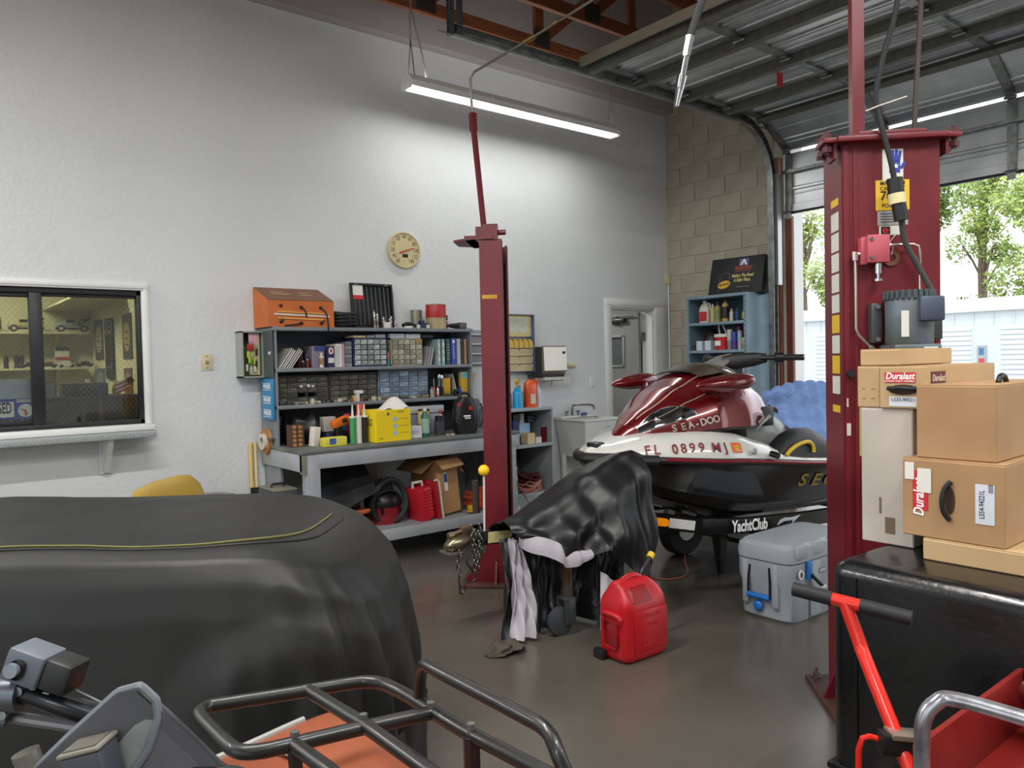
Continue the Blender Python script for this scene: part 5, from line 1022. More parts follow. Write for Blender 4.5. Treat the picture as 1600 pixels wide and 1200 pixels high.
# tan board behind the far post, thin red wire
one(G().bb(3.72, 3.735, 4.78, 4.81, 0, .58), 'tan_board', wmat('#c7a272', .6), 'tan wooden batten standing behind the maroon post', 'batten')
one(G().tube([(4.18, 5.28, .95), (4.19, 5.27, .70), (4.23, 5.25, .45), (4.36, 5.20, .20), (4.45, 5.16, .01)], .005, n=6, sub=5), 'brown_wire', wmat('#8a4f44', .5), 'thin brown wire hanging before the low shelf', 'wire')
# utility sink
uk = thing('utility_sink', 'white plastic laundry tub with a chrome faucet', 'sink', (5.5, 5.63, 0)); m_tub = wmat('#d5d5cf', .4, var=.05)
ux0, ux1, uy0, uy1 = 5.25, 5.78, 5.42, 5.85
g = G()
outer = lambda e, z: [V((ux0 - e, uy0 - e, z)), V((ux1 + e, uy0 - e, z)), V((ux1 + e, uy1, z)), V((ux0 - e, uy1, z))]
inn = lambda e, z: [V((ux0 + e, uy0 + e, z)), V((ux1 - e, uy0 + e, z)), V((ux1 - e, uy1 - .07, z)), V((ux0 + e, uy1 - .07, z))]
g.rings([outer(-.06, .52), outer(-.0, .89), outer(.015, .89), outer(.015, .905), inn(.015, .905), inn(.03, .85), inn(.08, .56)]); part(g, 'basin', m_tub, uk, smooth=20)
part(G().bb(ux0 - .005, ux1 + .005, uy1 - .10, uy1, .90, .925, .01), 'faucet_deck', m_tub, uk)
for x in (ux0 + .05, ux1 - .05):
    for y in (uy0 + .06, uy1 - .06): part(G().cyl((x, y, 0), (x, y, .54), .02, .028, n=8), 'leg', m_tub, uk)
fc = part(G().tube([(5.44, uy1 - .05, .92), (5.44, uy1 - .05, 1.0), (5.46, uy1 - .06, 1.03), (5.56, uy1 - .16, 1.035), (5.60, uy1 - .20, 1.02), (5.605, uy1 - .205, .985)], .011, n=10, sub=4), 'faucet', wmat('#9c9a94', .25, .9), uk)
for x in (5.36, 5.52): part(G().cyl((x, uy1 - .05, .92), (x, uy1 - .05, .96), .014).cyl((x, uy1 - .05, .96), (x, uy1 - .05, .975), .022, n=10), 'tap_knob', m_chrome, fc)
txt('0578', .03, wmat('#8a8fb5', .6), uk, FW(5.56, .82, uy0 - .016))
one(G().rings([[V((5.53 + .045 * math.cos(a) * w_, uy1 - .13 + .025 * math.sin(a) * w_, z)) for a in (q * PI / 8 for q in range(16))] for z, w_ in ((.926, .7), (.935, 1), (.95, .9), (.958, .4))]), 'soap_bar', wmat('#4a5fa0', .5), 'blue sponge on the sink deck', 'sponge')
pt = thing('drain_pipe', 'white drain trap and grey hoses beneath the sink', 'pipe', (5.5, 5.6, 0))
part(G().tube([(5.5, 5.6, .56), (5.5, 5.6, .40), (5.46, 5.56, .34), (5.38, 5.52, .38), (5.33, 5.5, .50), (5.25, 5.48, .52)], .024, n=10, sub=4), 'trap', m_tub, pt)
for pts in ([(5.22, 5.42, .62), (5.25, 5.42, .54), (5.33, 5.42, .50), (5.42, 5.45, .52)], [(5.30, 5.40, .50), (5.20, 5.40, .44), (5.15, 5.42, .34), (5.17, 5.44, .26)]): part(G().tube(pts, .010, n=8, sub=4), 'hose', wmat('#77736a', .5), pt)
part(G().cyl((5.36, 5.46, .44), (5.42, 5.44, .52), .035, n=12).cyl((5.42, 5.44, .52), (5.44, 5.43, .56), .02, n=10), 'valve', wmat('#c9c2ae', .5), pt)
wt = one(G(T(5.45, 5.38, 0)).rings([[V((.16 * w_ * math.cos(a), .12 * w_ * math.sin(a), z)) for a in (q * PI / 9 for q in range(18))] for z, w_ in ((0, .85), (.03, .95), (.28, 1.02), (.30, 1.06), (.31, 1.06), (.31, .98), (.05, .9))]), 'white_basin', m_tub, 'white plastic basin standing below the sink', 'basin')
for i, (x, c) in enumerate(((4.40, '#26282a'), (4.62, '#2b5f9e'))): one(G().bb(x, x + .11, 5.42, 5.60, 0, .135, .004), 'floor_box', wmat(c, .5), ('black box on the floor under the low shelf', 'blue box on the floor under the low shelf')[i], 'box')

# ================================================================== BLUE STEEL SHELF AND CASE
m_bs = M('pale blue steel', '#8299a5', .45, .1, col2='#758b97', scale=6)
b2 = thing('blue_shelf', 'tall pale blue steel shelf unit against the block wall', 'shelf', (6.83, 4.85, 0))
ya, yb, xa, xb = 4.49, 5.235, 6.60, 7.04
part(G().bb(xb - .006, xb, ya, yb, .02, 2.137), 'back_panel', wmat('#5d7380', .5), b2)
for y in (ya, yb - .008): part(G().bb(xa, xb - .006, y, y + .008, 0, 2.137), 'side_panel', m_bs, b2)
for y in (ya - .002, yb - .033): part(G().bb(xa - .003, xa + .03, y, y + .035, 0, 2.137), 'corner_post', m_bs, b2)
hole = proto(G().box((0, 0, 0), (.002, .009, .012)), 'post_hole', wmat('#2f3a40', .6))
for k in range(42):
    for y in (ya + .016, yb - .016): place(hole, 'post_hole', b2, (xa - .0032, y, .05 + k * .05))
for z in (2.137, 1.858, 1.568, 1.278, .93, .5, .1): part(G().bb(xa, xb - .006, ya + .002, yb - .002, z - .03, z, .003), 'shelf_board', m_bs, b2)
S1, S2, S3 = 1.858, 1.568, 1.278
jg = thing('fluid_jug', 'white jug with a red label on the blue shelf', 'jug', (6.72, 5.08, S1))
part(G(T(6.72, 5.08, S1)).rings([[V((.04 * w_ * (abs(math.cos(a)) ** .6) * (1 if math.cos(a) > 0 else -1), .062 * w_ * (abs(math.sin(a)) ** .6) * (1 if math.sin(a) > 0 else -1), z)) for a in (q * PI / 8 for q in range(16))] for z, w_ in ((0, .95), (.01, 1), (.15, 1), (.19, .7), (.205, .35), (.215, .3))]), 'body', wmat('#d5d1c6', .4), jg)
part(G(T(6.72, 5.08, S1)).cyl((0, 0, .213), (0, 0, .235), .022), 'cap', m_paper, jg); decal(jg, FX(5.075, S1 + .07, 6.679), .09, .10, m_redink, 'paper_label'); part(G(T(6.72, 5.08, S1)).tube([(0, -.02, .2), (0, -.06, .2), (0, -.075, .14)], .01, n=8, sub=3), 'handle', wmat('#d5d1c6', .4), jg)
for (y, r, h, c, cap, lab, bnd) in ((4.965, .028, .19, '#c9b27a', '#d8cdb0', 'tan bottle with a pale cap on the blue shelf', None), (4.905, .036, .215, '#a9915a', '#1c1c1c', 'amber bottle with a black cap and green label', '#7a8a4f'), (4.81, .034, .245, '#c6a058', '#1c1c1c', 'golden bottle with a pointed black cap', '#2a2a26'), (4.735, .02, .13, '#d8d5cc', '#c0bfba', 'small white dropper bottle on the blue shelf', None), (4.665, .024, .13, '#2b4f7c', '#33404a', 'squat blue bottle with a long spout on the blue shelf', None), (4.56, .042, .135, '#2b3f7f', '#111111', 'blue jar with a black lid on the blue shelf', '#c9b53c')):
    bottle(6.70, y, S1, r, h, wmat(c, .3), wmat(cap, .4), lab, band=wmat(bnd, .5) if bnd else None, neck=.85 if 'jar' in lab else .38)
carton(6.74, 6.82, 4.51, 4.535, S1, S1 + .22, wmat('#2d3aa8', .5), 'tall blue and white carton at the end of the blue shelf')
hm = one(G(T(6.82, 5.07, S2)).rings([[V((.09 * w_ * math.cos(a), .10 * w_ * math.sin(a), z)) for a in (q * PI / 8 for q in range(16))] for z, w_ in ((0, .9), (.1, 1), (.18, .8), (.22, .4), (.23, .05))]), 'dark_helmet', wmat('#2d2622', .35), 'dark rounded tin behind the white cartons', 'tin')
for i, (y, lab) in enumerate(((5.095, 'white carton with a blue tape seam beside the shelf post'), (4.985, 'white carton with a blue tape seam beside the red bucket'))):
    t, m_, hx, hy, h_ = carton(6.64, 6.72, y - .045, y + .045, S2, S2 + .10, wmat('#d4d6d8', .6), lab, group='white cartons on the blue shelf'); decal(t, FX(y - .04, S2 + .05, 6.639), .016, .10, wmat('#4f8fc0', .5), 'tape')
bk = thing('red_bucket', 'small red bucket with a white rim and handle', 'bucket', (6.70, 4.845, S2)); part(G(T(6.70, 4.85, S2)).lathe([(0, 0), (.066, 0), (.078, .135), (0, .135)], n=22), 'pail', wmat('#c8202c', .4), bk); part(G(T(6.70, 4.85, S2)).lathe([(.0, .133), (.085, .133), (.085, .16), (.078, .165), (0, .165)], n=22), 'lid', m_paper, bk); part(G(T(6.70, 4.85, S2)).tube([(0, .03, .16), (0, .045, .25), (0, .02, .29), (0, -.03, .21), (0, -.05, .165)], .007, n=7, sub=4), 'handle', m_paper, bk); decal(bk, FX(4.855, S2 + .07, 6.625), .07, .05, m_wink, 'print')
for i, (x, y, r, h, c, bnd, lab) in enumerate(((6.68, 4.745, .028, .21, '#8d9290', '#c9c6ba', 'grey spray can next to the red bucket'), (6.67, 4.685, .031, .18, '#5f4a92', '#3a4fa8', 'blue and red spray can on the blue shelf'), (6.78, 4.70, .036, .24, '#5a2355', '#7a2a68', 'tall plum coloured can behind the spray cans'), (6.78, 4.62, .036, .24, '#551f50', None, 'second plum can beside the grey tin'), (6.68, 4.625, .024, .19, '#b9c0bf', '#9fb3b5', 'silver spray can on the blue shelf'), (6.68, 4.555, .045, .12, '#98988c', '#b2ae9c', 'squat grey tin on the blue shelf'))): can(x, y, S2, r, h, wmat(c, .35, .3), lab, band=wmat(bnd, .4) if bnd else None)
bottle(6.69, 4.555, S2 + .121, .026, .13, wmat('#7c9c58', .3), wmat('#2a2a2a', .4), 'green bottle with a long black spout standing on the grey tin', neck=.3)
can(6.66, 5.06, S3, .024, .13, wmat('#c8b5b0', .35, .4), 'small silver and red can on the third blue shelf', band=wmat('#8d3540', .4))
for i, y in enumerate((4.62, 4.74, 4.58)): bottle(6.72, y, .93 if i < 2 else S3, .04, .15, wmat(('#2a3a72', '#33383c', '#c6c8ca')[i], .4), m_black, ('navy jar low on the blue shelf', 'dark jar low on the blue shelf', 'white jar on the third blue shelf')[i], neck=.8)
# black strut case leaning on top
ck = thing('sales_case', 'black plastic sales case with yellow slogan on the blue shelf', 'case', (6.80, 4.72, 2.14)); mk = fr((6.745, 5.065, 2.142), (.02, -1, -.012), (.22, 0, 1))
part(G(mk).bb(0, .64, 0, .40, -.11, 0, .014), 'shell', M('black textured plastic', '#17181a', .55, bump=.3, bscale=120), ck)
g = G(mk); g.bb(.0, .64, .0, .40, -.06, -.052, .002); part(g, 'seam', m_black, ck)
kf = lambda x, y, o=.001: mk @ Matrix.Translation((x, y, o))
decal(ck, kf(.40, .335), .11, .07, wmat('#6a5a9c', .5), 'emblem'); part(G(kf(.40, .335, .0022)).prism([(-.04, -.03), (-.01, .03), (.01, .03), (.04, -.03), (.02, -.03), (0, .005), (-.02, -.03)], 0, .0008), 'emblem_mark', m_wink, ck)
txt('SENSATRAC', .045, wmat('#c0512f', .5), ck, kf(.40, .275), sx=.85, bold=.02, shear=.2); txt('SHOCKS & STRUTS', .022, wmat('#c0512f', .5), ck, kf(.40, .245))
txt('Making The Road', .05, wmat('#e6d37a', .5), ck, kf(.40, .195), sx=.72, bold=.02, shear=.15); txt('A Safer Place.', .05, wmat('#e6d37a', .5), ck, kf(.40, .147), sx=.72, bold=.02, shear=.15)
part(G(kf(.19, .11)).rings([[V((.075 * math.cos(a), .042 * math.sin(a) + .02 * math.cos(a) * .5, z)) for a in (q * PI / 14 for q in range(28))] for z in (0, .001)]), 'oval_badge', wmat('#d9a82c', .5), ck); txt('MONROE', .032, m_ink, ck, kf(.19, .11, .0022) @ Matrix.Rotation(.12, 4, 'Z'), sx=.85, bold=.02)
part(G(kf(.13, .0)).tube([(0, .03, 0), (.003, .2, 0), (.03, .225, 0), (.08, .235, 0), (.115, .22, 0), (.12, .16, 0)], .002, n=4, sub=3), 'figure_line', wmat('#8a8a86', .5), ck); decal(ck, kf(.42, .075), .16, .004, wmat('#8a8a86', .5), 'print_line')

# wall rack and pinned paper beside the steel shelves
wr = thing('wall_rack', 'grey slotted wall rack just right of the steel shelves', 'rack', (4.18, 5.83, 1.50)); part(G().bb(4.04, 4.34, YA - .02, YA - .003, 1.46, 1.80), 'back_plate', wmat('#8b8f90', .5), wr)
for k in range(4): part(G().bb(4.04, 4.34, YA - .06, YA - .02, 1.48 + k * .09, 1.495 + k * .09, .002), 'ledge', wmat('#b3b6b6', .4, .3), wr)
pp = thing('pinned_paper', 'tan handwritten paper pinned below the grey wall rack', 'paper', (4.17, YA - .004, 1.24)); part(G(fr((4.17, YA - .005, 1.33), (1, 0, -.35), (.35, 0, 1))).bb(-.07, .07, -.09, .09, 0, .002), 'sheet', wmat('#cdb48e', .7), pp)
for k in range(6): part(G(fr((4.17, YA - .0075, 1.33), (1, 0, -.35), (.35, 0, 1))).bb(-.05, .05, -.06 + k * .022, -.057 + k * .022, 0, .0008), 'written_line', wmat('#8a7558', .7), pp)
# ================================================================== TRAILER, WATERCRAFT, TARP
hd_ = math.radians(-5.5)
K = T(2.39, 3.46, 0, hd_)                       # x aft along the trailer from the coupler, -y toward the open floor
m_trl = M('black trailer enamel', '#0f1012', .25, coat=.5, var=.2)
tl = thing('boat_trailer', 'black single watercraft trailer with white lettering', 'trailer', tuple(K @ V((2.2, 0, 0))))
def beam(pts, w_, h, mat, name, parent):
    rs = []
    for i, p in enumerate(pts):
        a = V(pts[max(0, i - 1)]); b = V(pts[min(len(pts) - 1, i + 1)]); t = (b - a); t.z = 0; t.normalize(); n_ = V((-t.y, t.x, 0))
        rs.append([V(p) + n_ * s * w_ / 2 + V((0, 0, z)) for s, z in ((-1, 0), (1, 0), (1, h), (-1, h))])
    return part(G(K).rings(rs), name, mat, parent, smooth=0)
beam([(.08, 0, .485), (1.25, 0, .42)], .06, .075, m_trl, 'tongue', tl)
sideL = [(.92, -.03, .455), (1.20, -.25, .468), (1.45, -.40, .425), (1.75, -.455, .395), (2.3, -.46, .36), (3.7, -.46, .30)]
bn = beam(sideL, .045, .092, m_trl, 'side_rail', tl); beam([(x, -y, z) for x, y, z in sideL], .045, .092, m_trl, 'side_rail', tl)
for s_, z in ((2.2, .33), (3.65, .28)): part(G(K).bb(s_ - .03, s_ + .03, -.46, .46, z - .05, z + .03), 'cross_member', m_trl, tl)
ra = lambda i, t, dz: V(sideL[i]).lerp(V(sideL[i + 1]), t) + V((0, 0, dz))
def rail_frame(i, t, dz, o=.0235):
    d = (V(sideL[i + 1]) - V(sideL[i])).normalized(); n_ = V((d.y, -d.x, 0)).normalized(); p = ra(i, t, dz) + n_ * o
    return K @ fr(tuple(p), tuple(d), (0, 0, 1))
decal(tl, rail_frame(1, .58, .046), .16, .058, wmat('#c9c9c2', .35), 'reflective_strip', label='white reflective strip')
part(G(rail_frame(1, .14, .046)).rings([[V((.045 * (abs(math.cos(a)) ** .5) * (1 if math.cos(a) > 0 else -1), .024 * (abs(math.sin(a)) ** .5) * (1 if math.sin(a) > 0 else -1), z)) for a in (q * PI / 10 for q in range(20))] for z in (0, .014)]), 'marker_lamp', M('amber lens', '#f08a12', .2, var=.1, emis=.25), tl, 'amber side marker lamp')
txt('YachtClub', .10, m_wink, tl, rail_frame(3, .10, .046, .0242), sx=.78, bold=.03)
part(G(rail_frame(3, .78, .05, .0242)).rings([[V((x, y, z)) for x, y in ((-.12, -.022), (-.09, .012), (-.04, .026), (.02, .022), (.12, .034), (.03, -.02), (.04, .004), (-.05, .002))] for z in (0, .0008)]), 'swoosh', wmat('#b9c2c8', .4), tl, smooth=0)
for s_ in (-1, 1):
    y = s_ * .5; wh = part(G(K).lathe([(.0, -.05), (.09, -.05), (.10, -.06), (.185, -.058), (.20, -.04), (.20, .04), (.185, .058), (.10, .06), (.09, .05), (.0, .05)], n=28, m=T(2.2, y, .20, rx=PI / 2)), 'wheel', m_blackrub, tl)
    part(G(K).lathe([(0, -.062), (.085, -.062), (.09, -.05), (.09, .05), (.085, .062), (0, .062)], n=20, m=T(2.2, y, .20, rx=PI / 2)), 'hub', wmat('#b5b5b0', .4, .5), wh)
part(G(K).cyl((2.2, -.46, .20), (2.2, .46, .20), .016), 'axle', m_trl, tl)
part(G(K).rings([[V((2.03 + a * .5, -.03 + b * .5, z)) for a, b in ((-w_, -w_), (w_, -w_), (w_, w_), (-w_, w_))] for z, w_ in ((0.002, .03), (.30, .085), (.36, .085))]), 'stand_leg', m_trl, tl)
for s_ in (-1, 1): beam([(1.9, s_ * .30, .37), (3.6, s_ * .34, .32)], .06, .05, wmat('#8d8f90', .7), 'bunk', tl)
decal(tl, K @ fr((.235, -.0305, .515), (1, 0, -.055), (0, 0, 1)), .16, .062, wmat('#cfc88a', .35, var=.25, scale=25), 'reflector_tape', label='yellowed reflector tape')
part(G(K).bb(.92, 1.02, -.03, .03, .50, .95, .006).bb(.93, 1.0, -.05, .05, .9, .99, .01), 'winch_post', m_trl, tl)
# coupler with chains
cp_ = part(G(K).rings([[V((x, .045 * w_ * math.cos(a), z0 + .04 * h * math.sin(a))) for a in (q * PI / 7 for q in range(14))] for x, w_, h, z0 in ((-.10, .5, .4, .50), (-.07, 1., 1., .505), (-.01, 1.05, 1.1, .515), (.05, .75, .9, .525), (.10, .7, .9, .525))]), 'coupler', wmat('#8a7f68', .3, .85, var=.35, scale=25), tl, 'brassy ball coupler')
part(G(K).bb(-.11, -.02, -.055, .055, .462, .474, .003), 'coupler_skirt', wmat('#8c877c', .35, .8), cp_); part(G(K).cyl((-.06, 0, .56), (.02, 0, .575), .013).cyl((-.08, 0, .555), (-.05, 0, .56), .02, n=8).bb(.0, .06, -.02, .02, .55, .60, .005), 'latch', wmat('#7d6a55', .4, .8), cp_)
link = proto(G().tube([(.011 * math.cos(a), 0, .018 * math.sin(a)) for a in (q * PI / 5 for q in range(10))], .0035, n=5, loop=True), 'chain_link', wmat('#6d6a64', .35, .85))
rch = random.Random(2)
for (x, y, z0, n) in ((-.045, -.05, .47, 5), (.055, -.055, .57, 9), (.075, -.06, .56, 8), (.09, -.055, .60, 7), (.04, -.06, .60, 6)):
    for k in range(n): place(link, 'chain_link', cp_, K @ V((x + rch.uniform(-.006, .006), y, z0 - k * .028)), (0, 0, (k % 2) * PI / 2 + .4))
part(G(K).tube([(-.045, -.05, .34), (-.045, -.05, .26), (-.03, -.05, .245), (-.012, -.05, .26), (-.012, -.05, .29)], .006, n=7, sub=3).tube([(.01, -.055, .44), (.0, -.055, .41), (.02, -.055, .38), (.05, -.055, .34), (.05, -.055, .31), (.03, -.055, .30)], .006, n=7, sub=3), 'chain_hook', wmat('#4c4742', .4, .7), cp_)
# tongue jack with wheel
jk = part(G(K).cyl((.475, -.33, .16), (.475, -.33, .62), .03, n=16), 'jack_tube', wmat('#4f5a58', .35, .6, col2='#6b4a35', scale=9), tl)
part(G(K).bb(.45, .50, -.33, .03, .44, .48), 'jack_bracket', m_trl, jk); part(G(K).bb(.43, .50, -.372, -.362, .06, .20, .004).bb(.43, .50, -.298, -.288, .06, .20, .004).bb(.43, .50, -.372, -.288, .19, .205, .003), 'caster_fork', wmat('#565b5c', .4, .6), jk)
part(G(K).lathe([(0, -.025), (.03, -.025), (.06, -.02), (.078, -.015), (.078, .015), (.06, .02), (.03, .025), (0, .025)], n=24, m=T(.42, -.33, .078, rx=PI / 2)), 'caster_wheel', wmat('#3c4144', .5), jk)

# ---- personal watercraft
m_wht = M('white gelcoat', '#cfcfc8', .18, coat=.7, var=.04, rvar=.05); m_hull = M('black gelcoat', '#0c0d11', .14, coat=.8, var=.1, rvar=.04); m_pwr = M('metallic red gelcoat', '#6d0f16', .2, .35, coat=1., var=.12, rvar=.04, scale=3); m_grey = wmat('#9fa19e', .3, .2); m_seat = M('black vinyl', '#17181a', .45, bump=.1, bscale=80)
pw = thing('personal_watercraft', 'red, white and black personal watercraft on the trailer', 'watercraft', tuple(K @ V((2.4, 0, .36))))
zk = [(.885, .84), (1.0, .745), (1.15, .66), (1.38, .55), (1.9, .40), (2.4, .385), (3.0, .37), (3.95, .35)]
zr = [(.885, .915), (.96, .918), (1.1, .905), (1.6, .87), (2.54, .785), (3.95, .70)]
hwid = [(.885, .03), (.93, .14), (1.0, .21), (1.1, .29), (1.3, .40), (1.6, .51), (2.0, .56), (2.54, .585), (3.95, .57)]
SS = [.885, .90, .93, .97, 1.02, 1.1, 1.2, 1.3, 1.45, 1.6, 1.8, 2.0, 2.25, 2.5, 2.8, 3.2, 3.6, 3.9, 3.95]
rs = []
for s_ in SS:
    a, b, c = lerp(zk, s_), lerp(zr, s_), lerp(hwid, s_); d = b - a
    half = [(.0, a), (.30 * c, a + .05 * d), (.56 * c, a + .14 * d), (.58 * c, a + .19 * d), (.80 * c, a + .36 * d), (.82 * c, a + .44 * d), (.95 * c, a + .80 * d), (.97 * c, b - .015)]
    rs.append([V((s_ + (.0 if z > b - .03 else 0), -y, z)) for y, z in half[::-1]] + [V((s_, y, z)) for y, z in half[1:]])
part(G(K).rings(rs), 'hull', m_hull, pw, smooth=22)
def railp(s_, o=0., dz=0.): return V((s_, -(lerp(hwid, s_) + o), lerp(zr, s_) + dz))
fine = [.885 + (3.95 - .885) * (i / 70) ** 1.4 for i in range(71)]
for sg in (1, -1):
    part(G(K).tube([V((p.x, sg * p.y, p.z)) for p in (railp(q, .0, -.012) for q in fine)], .022, n=8), 'rub_rail', M('black bumper', '#1c1b1c', .5), pw)
    part(G(K).tube([V((p.x, sg * p.y, p.z)) for p in (railp(q, .018, -.006) for q in fine[14:])], .011, n=6), 'rail_stripe', wmat('#7e2029', .3), pw)
part(G(K).tube([V((p.x, p.y, p.z)) for p in (railp(q, .0, -.015) for q in fine[13::-1])] + [V((p.x, -p.y, p.z)) for p in (railp(q, .0, -.015) for q in fine[:14])], .034, n=10), 'bow_bumper', M('black bumper', '#1c1b1c', .5), pw)
zd = [(.885, .925), (1.0, .965), (1.2, 1.015), (1.45, 1.045), (1.7, 1.04), (1.9, .985), (2.1, .91), (2.3, .85), (2.6, .815), (3.2, .79), (3.95, .74)]
rs = []
for s_ in SS:
    b, c, t_ = lerp(zr, s_), lerp(hwid, s_), lerp(zd, s_)
    half = [(c * .985, b - .004), (c * .97, b + .25 * (t_ - b)), (c * .90, b + .62 * (t_ - b)), (c * .76, b + .92 * (t_ - b)), (c * .55, t_ + .008), (c * .3, t_ + .02), (0, t_ + .024)]
    rs.append([V((s_, -y, z)) for y, z in half] + [V((s_, y, z)) for y, z in half[-2::-1]])
part(G(K).rings(rs), 'deck', m_wht, pw, smooth=40)
# hood
ht = [(1.10, 1.0), (1.18, 1.09), (1.30, 1.18), (1.51, 1.315), (1.7, 1.395), (1.84, 1.43), (1.98, 1.415), (2.12, 1.35), (2.3, 1.25), (2.42, 1.13)]
hb = [(1.10, .965), (1.2, .985), (1.4, 1.02), (1.72, 1.045), (2.0, 1.04), (2.2, 1.08), (2.42, 1.09)]
hwd = [(1.10, .02), (1.17, .10), (1.30, .21), (1.45, .31), (1.7, .375), (1.95, .38), (2.15, .33), (2.42, .20)]
def hood(s_, a, k=1.):                           # a: 0 near side base .. pi far side base
    W_, z0, z1 = lerp(hwd, s_), lerp(hb, s_), lerp(ht, s_); ca, sa = math.cos(a), math.sin(a)
    e = .75; y = -W_ * (abs(ca) ** e) * (1 if ca > 0 else -1); z = z0 + (z1 - z0) * (max(0, sa) ** 1.05)
    return V((s_, y * k, z0 + (z - z0) * k + (k - 1) * .1))
hs = [1.10 + 1.32 * i / 40 for i in range(41)]
part(G(K).rings([[hood(q, PI * j / 24) for j in range(25)] for q in hs]), 'hood', m_pwr, pw, smooth=50)
part(G(K).tube([hood(q, .0) + V((0, -.002, .0)) for q in hs[:30]], .008, n=6), 'hood_edge', m_black, pw)
def patch(s0, s1, a0, a1, k, name, mat, fn=hood, nu=14, nv=8, taper=None):
    def f(u, v):
        s_ = s0 + (s1 - s0) * u; lo, hi = (a0, a1) if taper is None else taper(u); return fn(s_, lo + (hi - lo) * v, k)
    return part(G(K).grid(f, nu, nv), name, mat, pw, smooth=60, thick=-.004)
hl = patch(1.21, 1.52, 0, 0, 1.012, 'headlight', M('dark lens', '#16181b', .08, coat=1., var=.2, rvar=.03), taper=lambda u: (.42, .50 + .62 * math.sin(PI * min(1, u * .9 + .1)) * (1 - u * .55)))
part(G(K).tube([hood(1.21 + .31 * u, .41, 1.016) for u in (i / 10 for i in range(11))] + [hood(1.52 - .31 * u, .5 + .62 * math.sin(PI * min(1, (1 - u) * .9 + .1)) * (1 - (1 - u) * .55), 1.016) for u in (i / 10 for i in range(11))], .005, n=5, loop=True), 'headlight_rim', m_chrome, hl)
part(G(K).sphere(tuple(hood(1.31, .66, 1.01)), .022, 12), 'headlight_bulb', m_chrome, hl)
patch(1.66, 1.96, .95, PI - .95, 1.06, 'windscreen', M('smoked visor', '#4a4238', .08, coat=1., var=.15, rvar=.03), taper=lambda u: (1.12 - .17 * u, PI - 1.12 + .17 * u))
part(G(K).tube([hood(1.96, .95 + (PI - 1.9) * i / 12, 1.065) for i in range(13)], .006, n=5), 'windscreen_trim', wmat('#a79a84', .3, .6), pw)
for a_ in (.72, 1.18): part(G(K).tube([hood(q, a_ + .12 * (q - 1.2), 1.008) for q in hs[4:30]], .0035, n=4), 'pinstripe', wmat('#cbb7a6', .3, .5), pw)
for sg in (-1, 1):
    mm = K @ T(1.68, sg * .42, 1.335, sg * .12, ry=-.05) @ Matrix.Scale(1.25, 4)
    mr_ = part(G(mm).rings([[V((x, .055 * w_ * math.cos(a), .045 * w_ * math.sin(a))) for a in (q * PI / 9 for q in range(18))] for x, w_ in ((-.20, .05), (-.17, .4), (-.08, .8), (.02, 1.), (.10, .95), (.15, .7), (.165, .1))]), 'mirror', m_pwr, pw)
    part(G(K).tube([(1.62, sg * .27, 1.28), (1.72, sg * .36, 1.315), (1.78, sg * .42, 1.335)], .02, n=8), 'mirror_arm', m_pwr, mr_)
# steering and bars
part(G(K).rings([[V((x, w_ * math.cos(a), z + .035 * math.sin(a))) for a in (q * PI / 7 for q in range(14))] for x, z, w_ in ((1.90, 1.40, .10), (2.02, 1.44, .10), (2.12, 1.475, .085), (2.19, 1.485, .06))]), 'steering_cover', M('brushed silver cover', '#a5a6a4', .3, .5, var=.25, scale=20), pw)
hbz = 1.485
hbar = part(G(K).tube([(2.20, -.10, hbz), (2.26, -.26, hbz + .0), (2.33, -.34, hbz)], .017, n=10, sub=4).tube([(2.20, .10, hbz), (2.26, .26, hbz), (2.33, .34, hbz)], .017, n=10, sub=4), 'handlebar', m_black, pw)
part(G(K).rings([[V((2.05 + .22 * t_ , -.02 - .22 * t_ + w_ * math.cos(a) * .5, 1.455 + .028 * t_ + w_ * .8 * math.sin(a))) for a in (q * PI / 7 for q in range(14))] for t_, w_ in ((0, .02), (.12, .055), (.4, .07), (.75, .06), (1.0, .04), (1.05, .01))]), 'bar_pad', m_seat, pw)
for sg in (-1, 1):
    part(G(K).tube([(2.33, sg * .335, hbz), (2.42, sg * .43, hbz - .002)], .021, n=12), 'grip', m_blackrub, hbar); part(G(K).cyl((2.29, sg * .30, hbz), (2.33, sg * .335, hbz), .036, n=14), 'throttle_housing', m_black, hbar)
    part(G(K).cyl((2.418, sg * .428, hbz - .002), (2.424, sg * .434, hbz - .002), .0215, n=12), 'grip_end', m_steel, hbar)
# console, seat, footwell
part(G(K).rings([[V((x, w_ * math.cos(a), .84 + (z - .84) * max(0, math.sin(a)) ** .5)) for a in (PI * q / 14 for q in range(15))] for x, w_, z in ((2.10, .22, 1.16), (2.28, .29, 1.17), (2.42, .29, 1.12), (2.58, .27, 1.0), (2.75, .25, .92))]), 'console', m_grey, pw, smooth=40)
part(G(K).rings([[V((x, w_ * math.cos(a), z0 + (z1 - z0) * max(0, math.sin(a)) ** .6)) for a in (PI * q / 14 for q in range(15))] for x, w_, z0, z1 in ((2.40, .14, .9, 1.10), (2.5, .20, .86, 1.16), (2.75, .22, .82, 1.10), (3.1, .23, .80, 1.13), (3.4, .24, .8, 1.16), (3.75, .22, .8, 1.14), (3.9, .15, .8, 1.0))]), 'seat', m_seat, pw, smooth=50)
part(G(K).bb(2.12, 2.24, -.33, -.30, 1.03, 1.16, .01, m=T(0, 0, 0)), 'side_vent', m_black, pw)
part(G(K).tube([(2.02, -.36, 1.02), (2.08, -.37, 1.07), (2.15, -.36, 1.10)], .012, n=8, rad=[.006, .012, .016]), 'hood_latch', m_grey, pw)
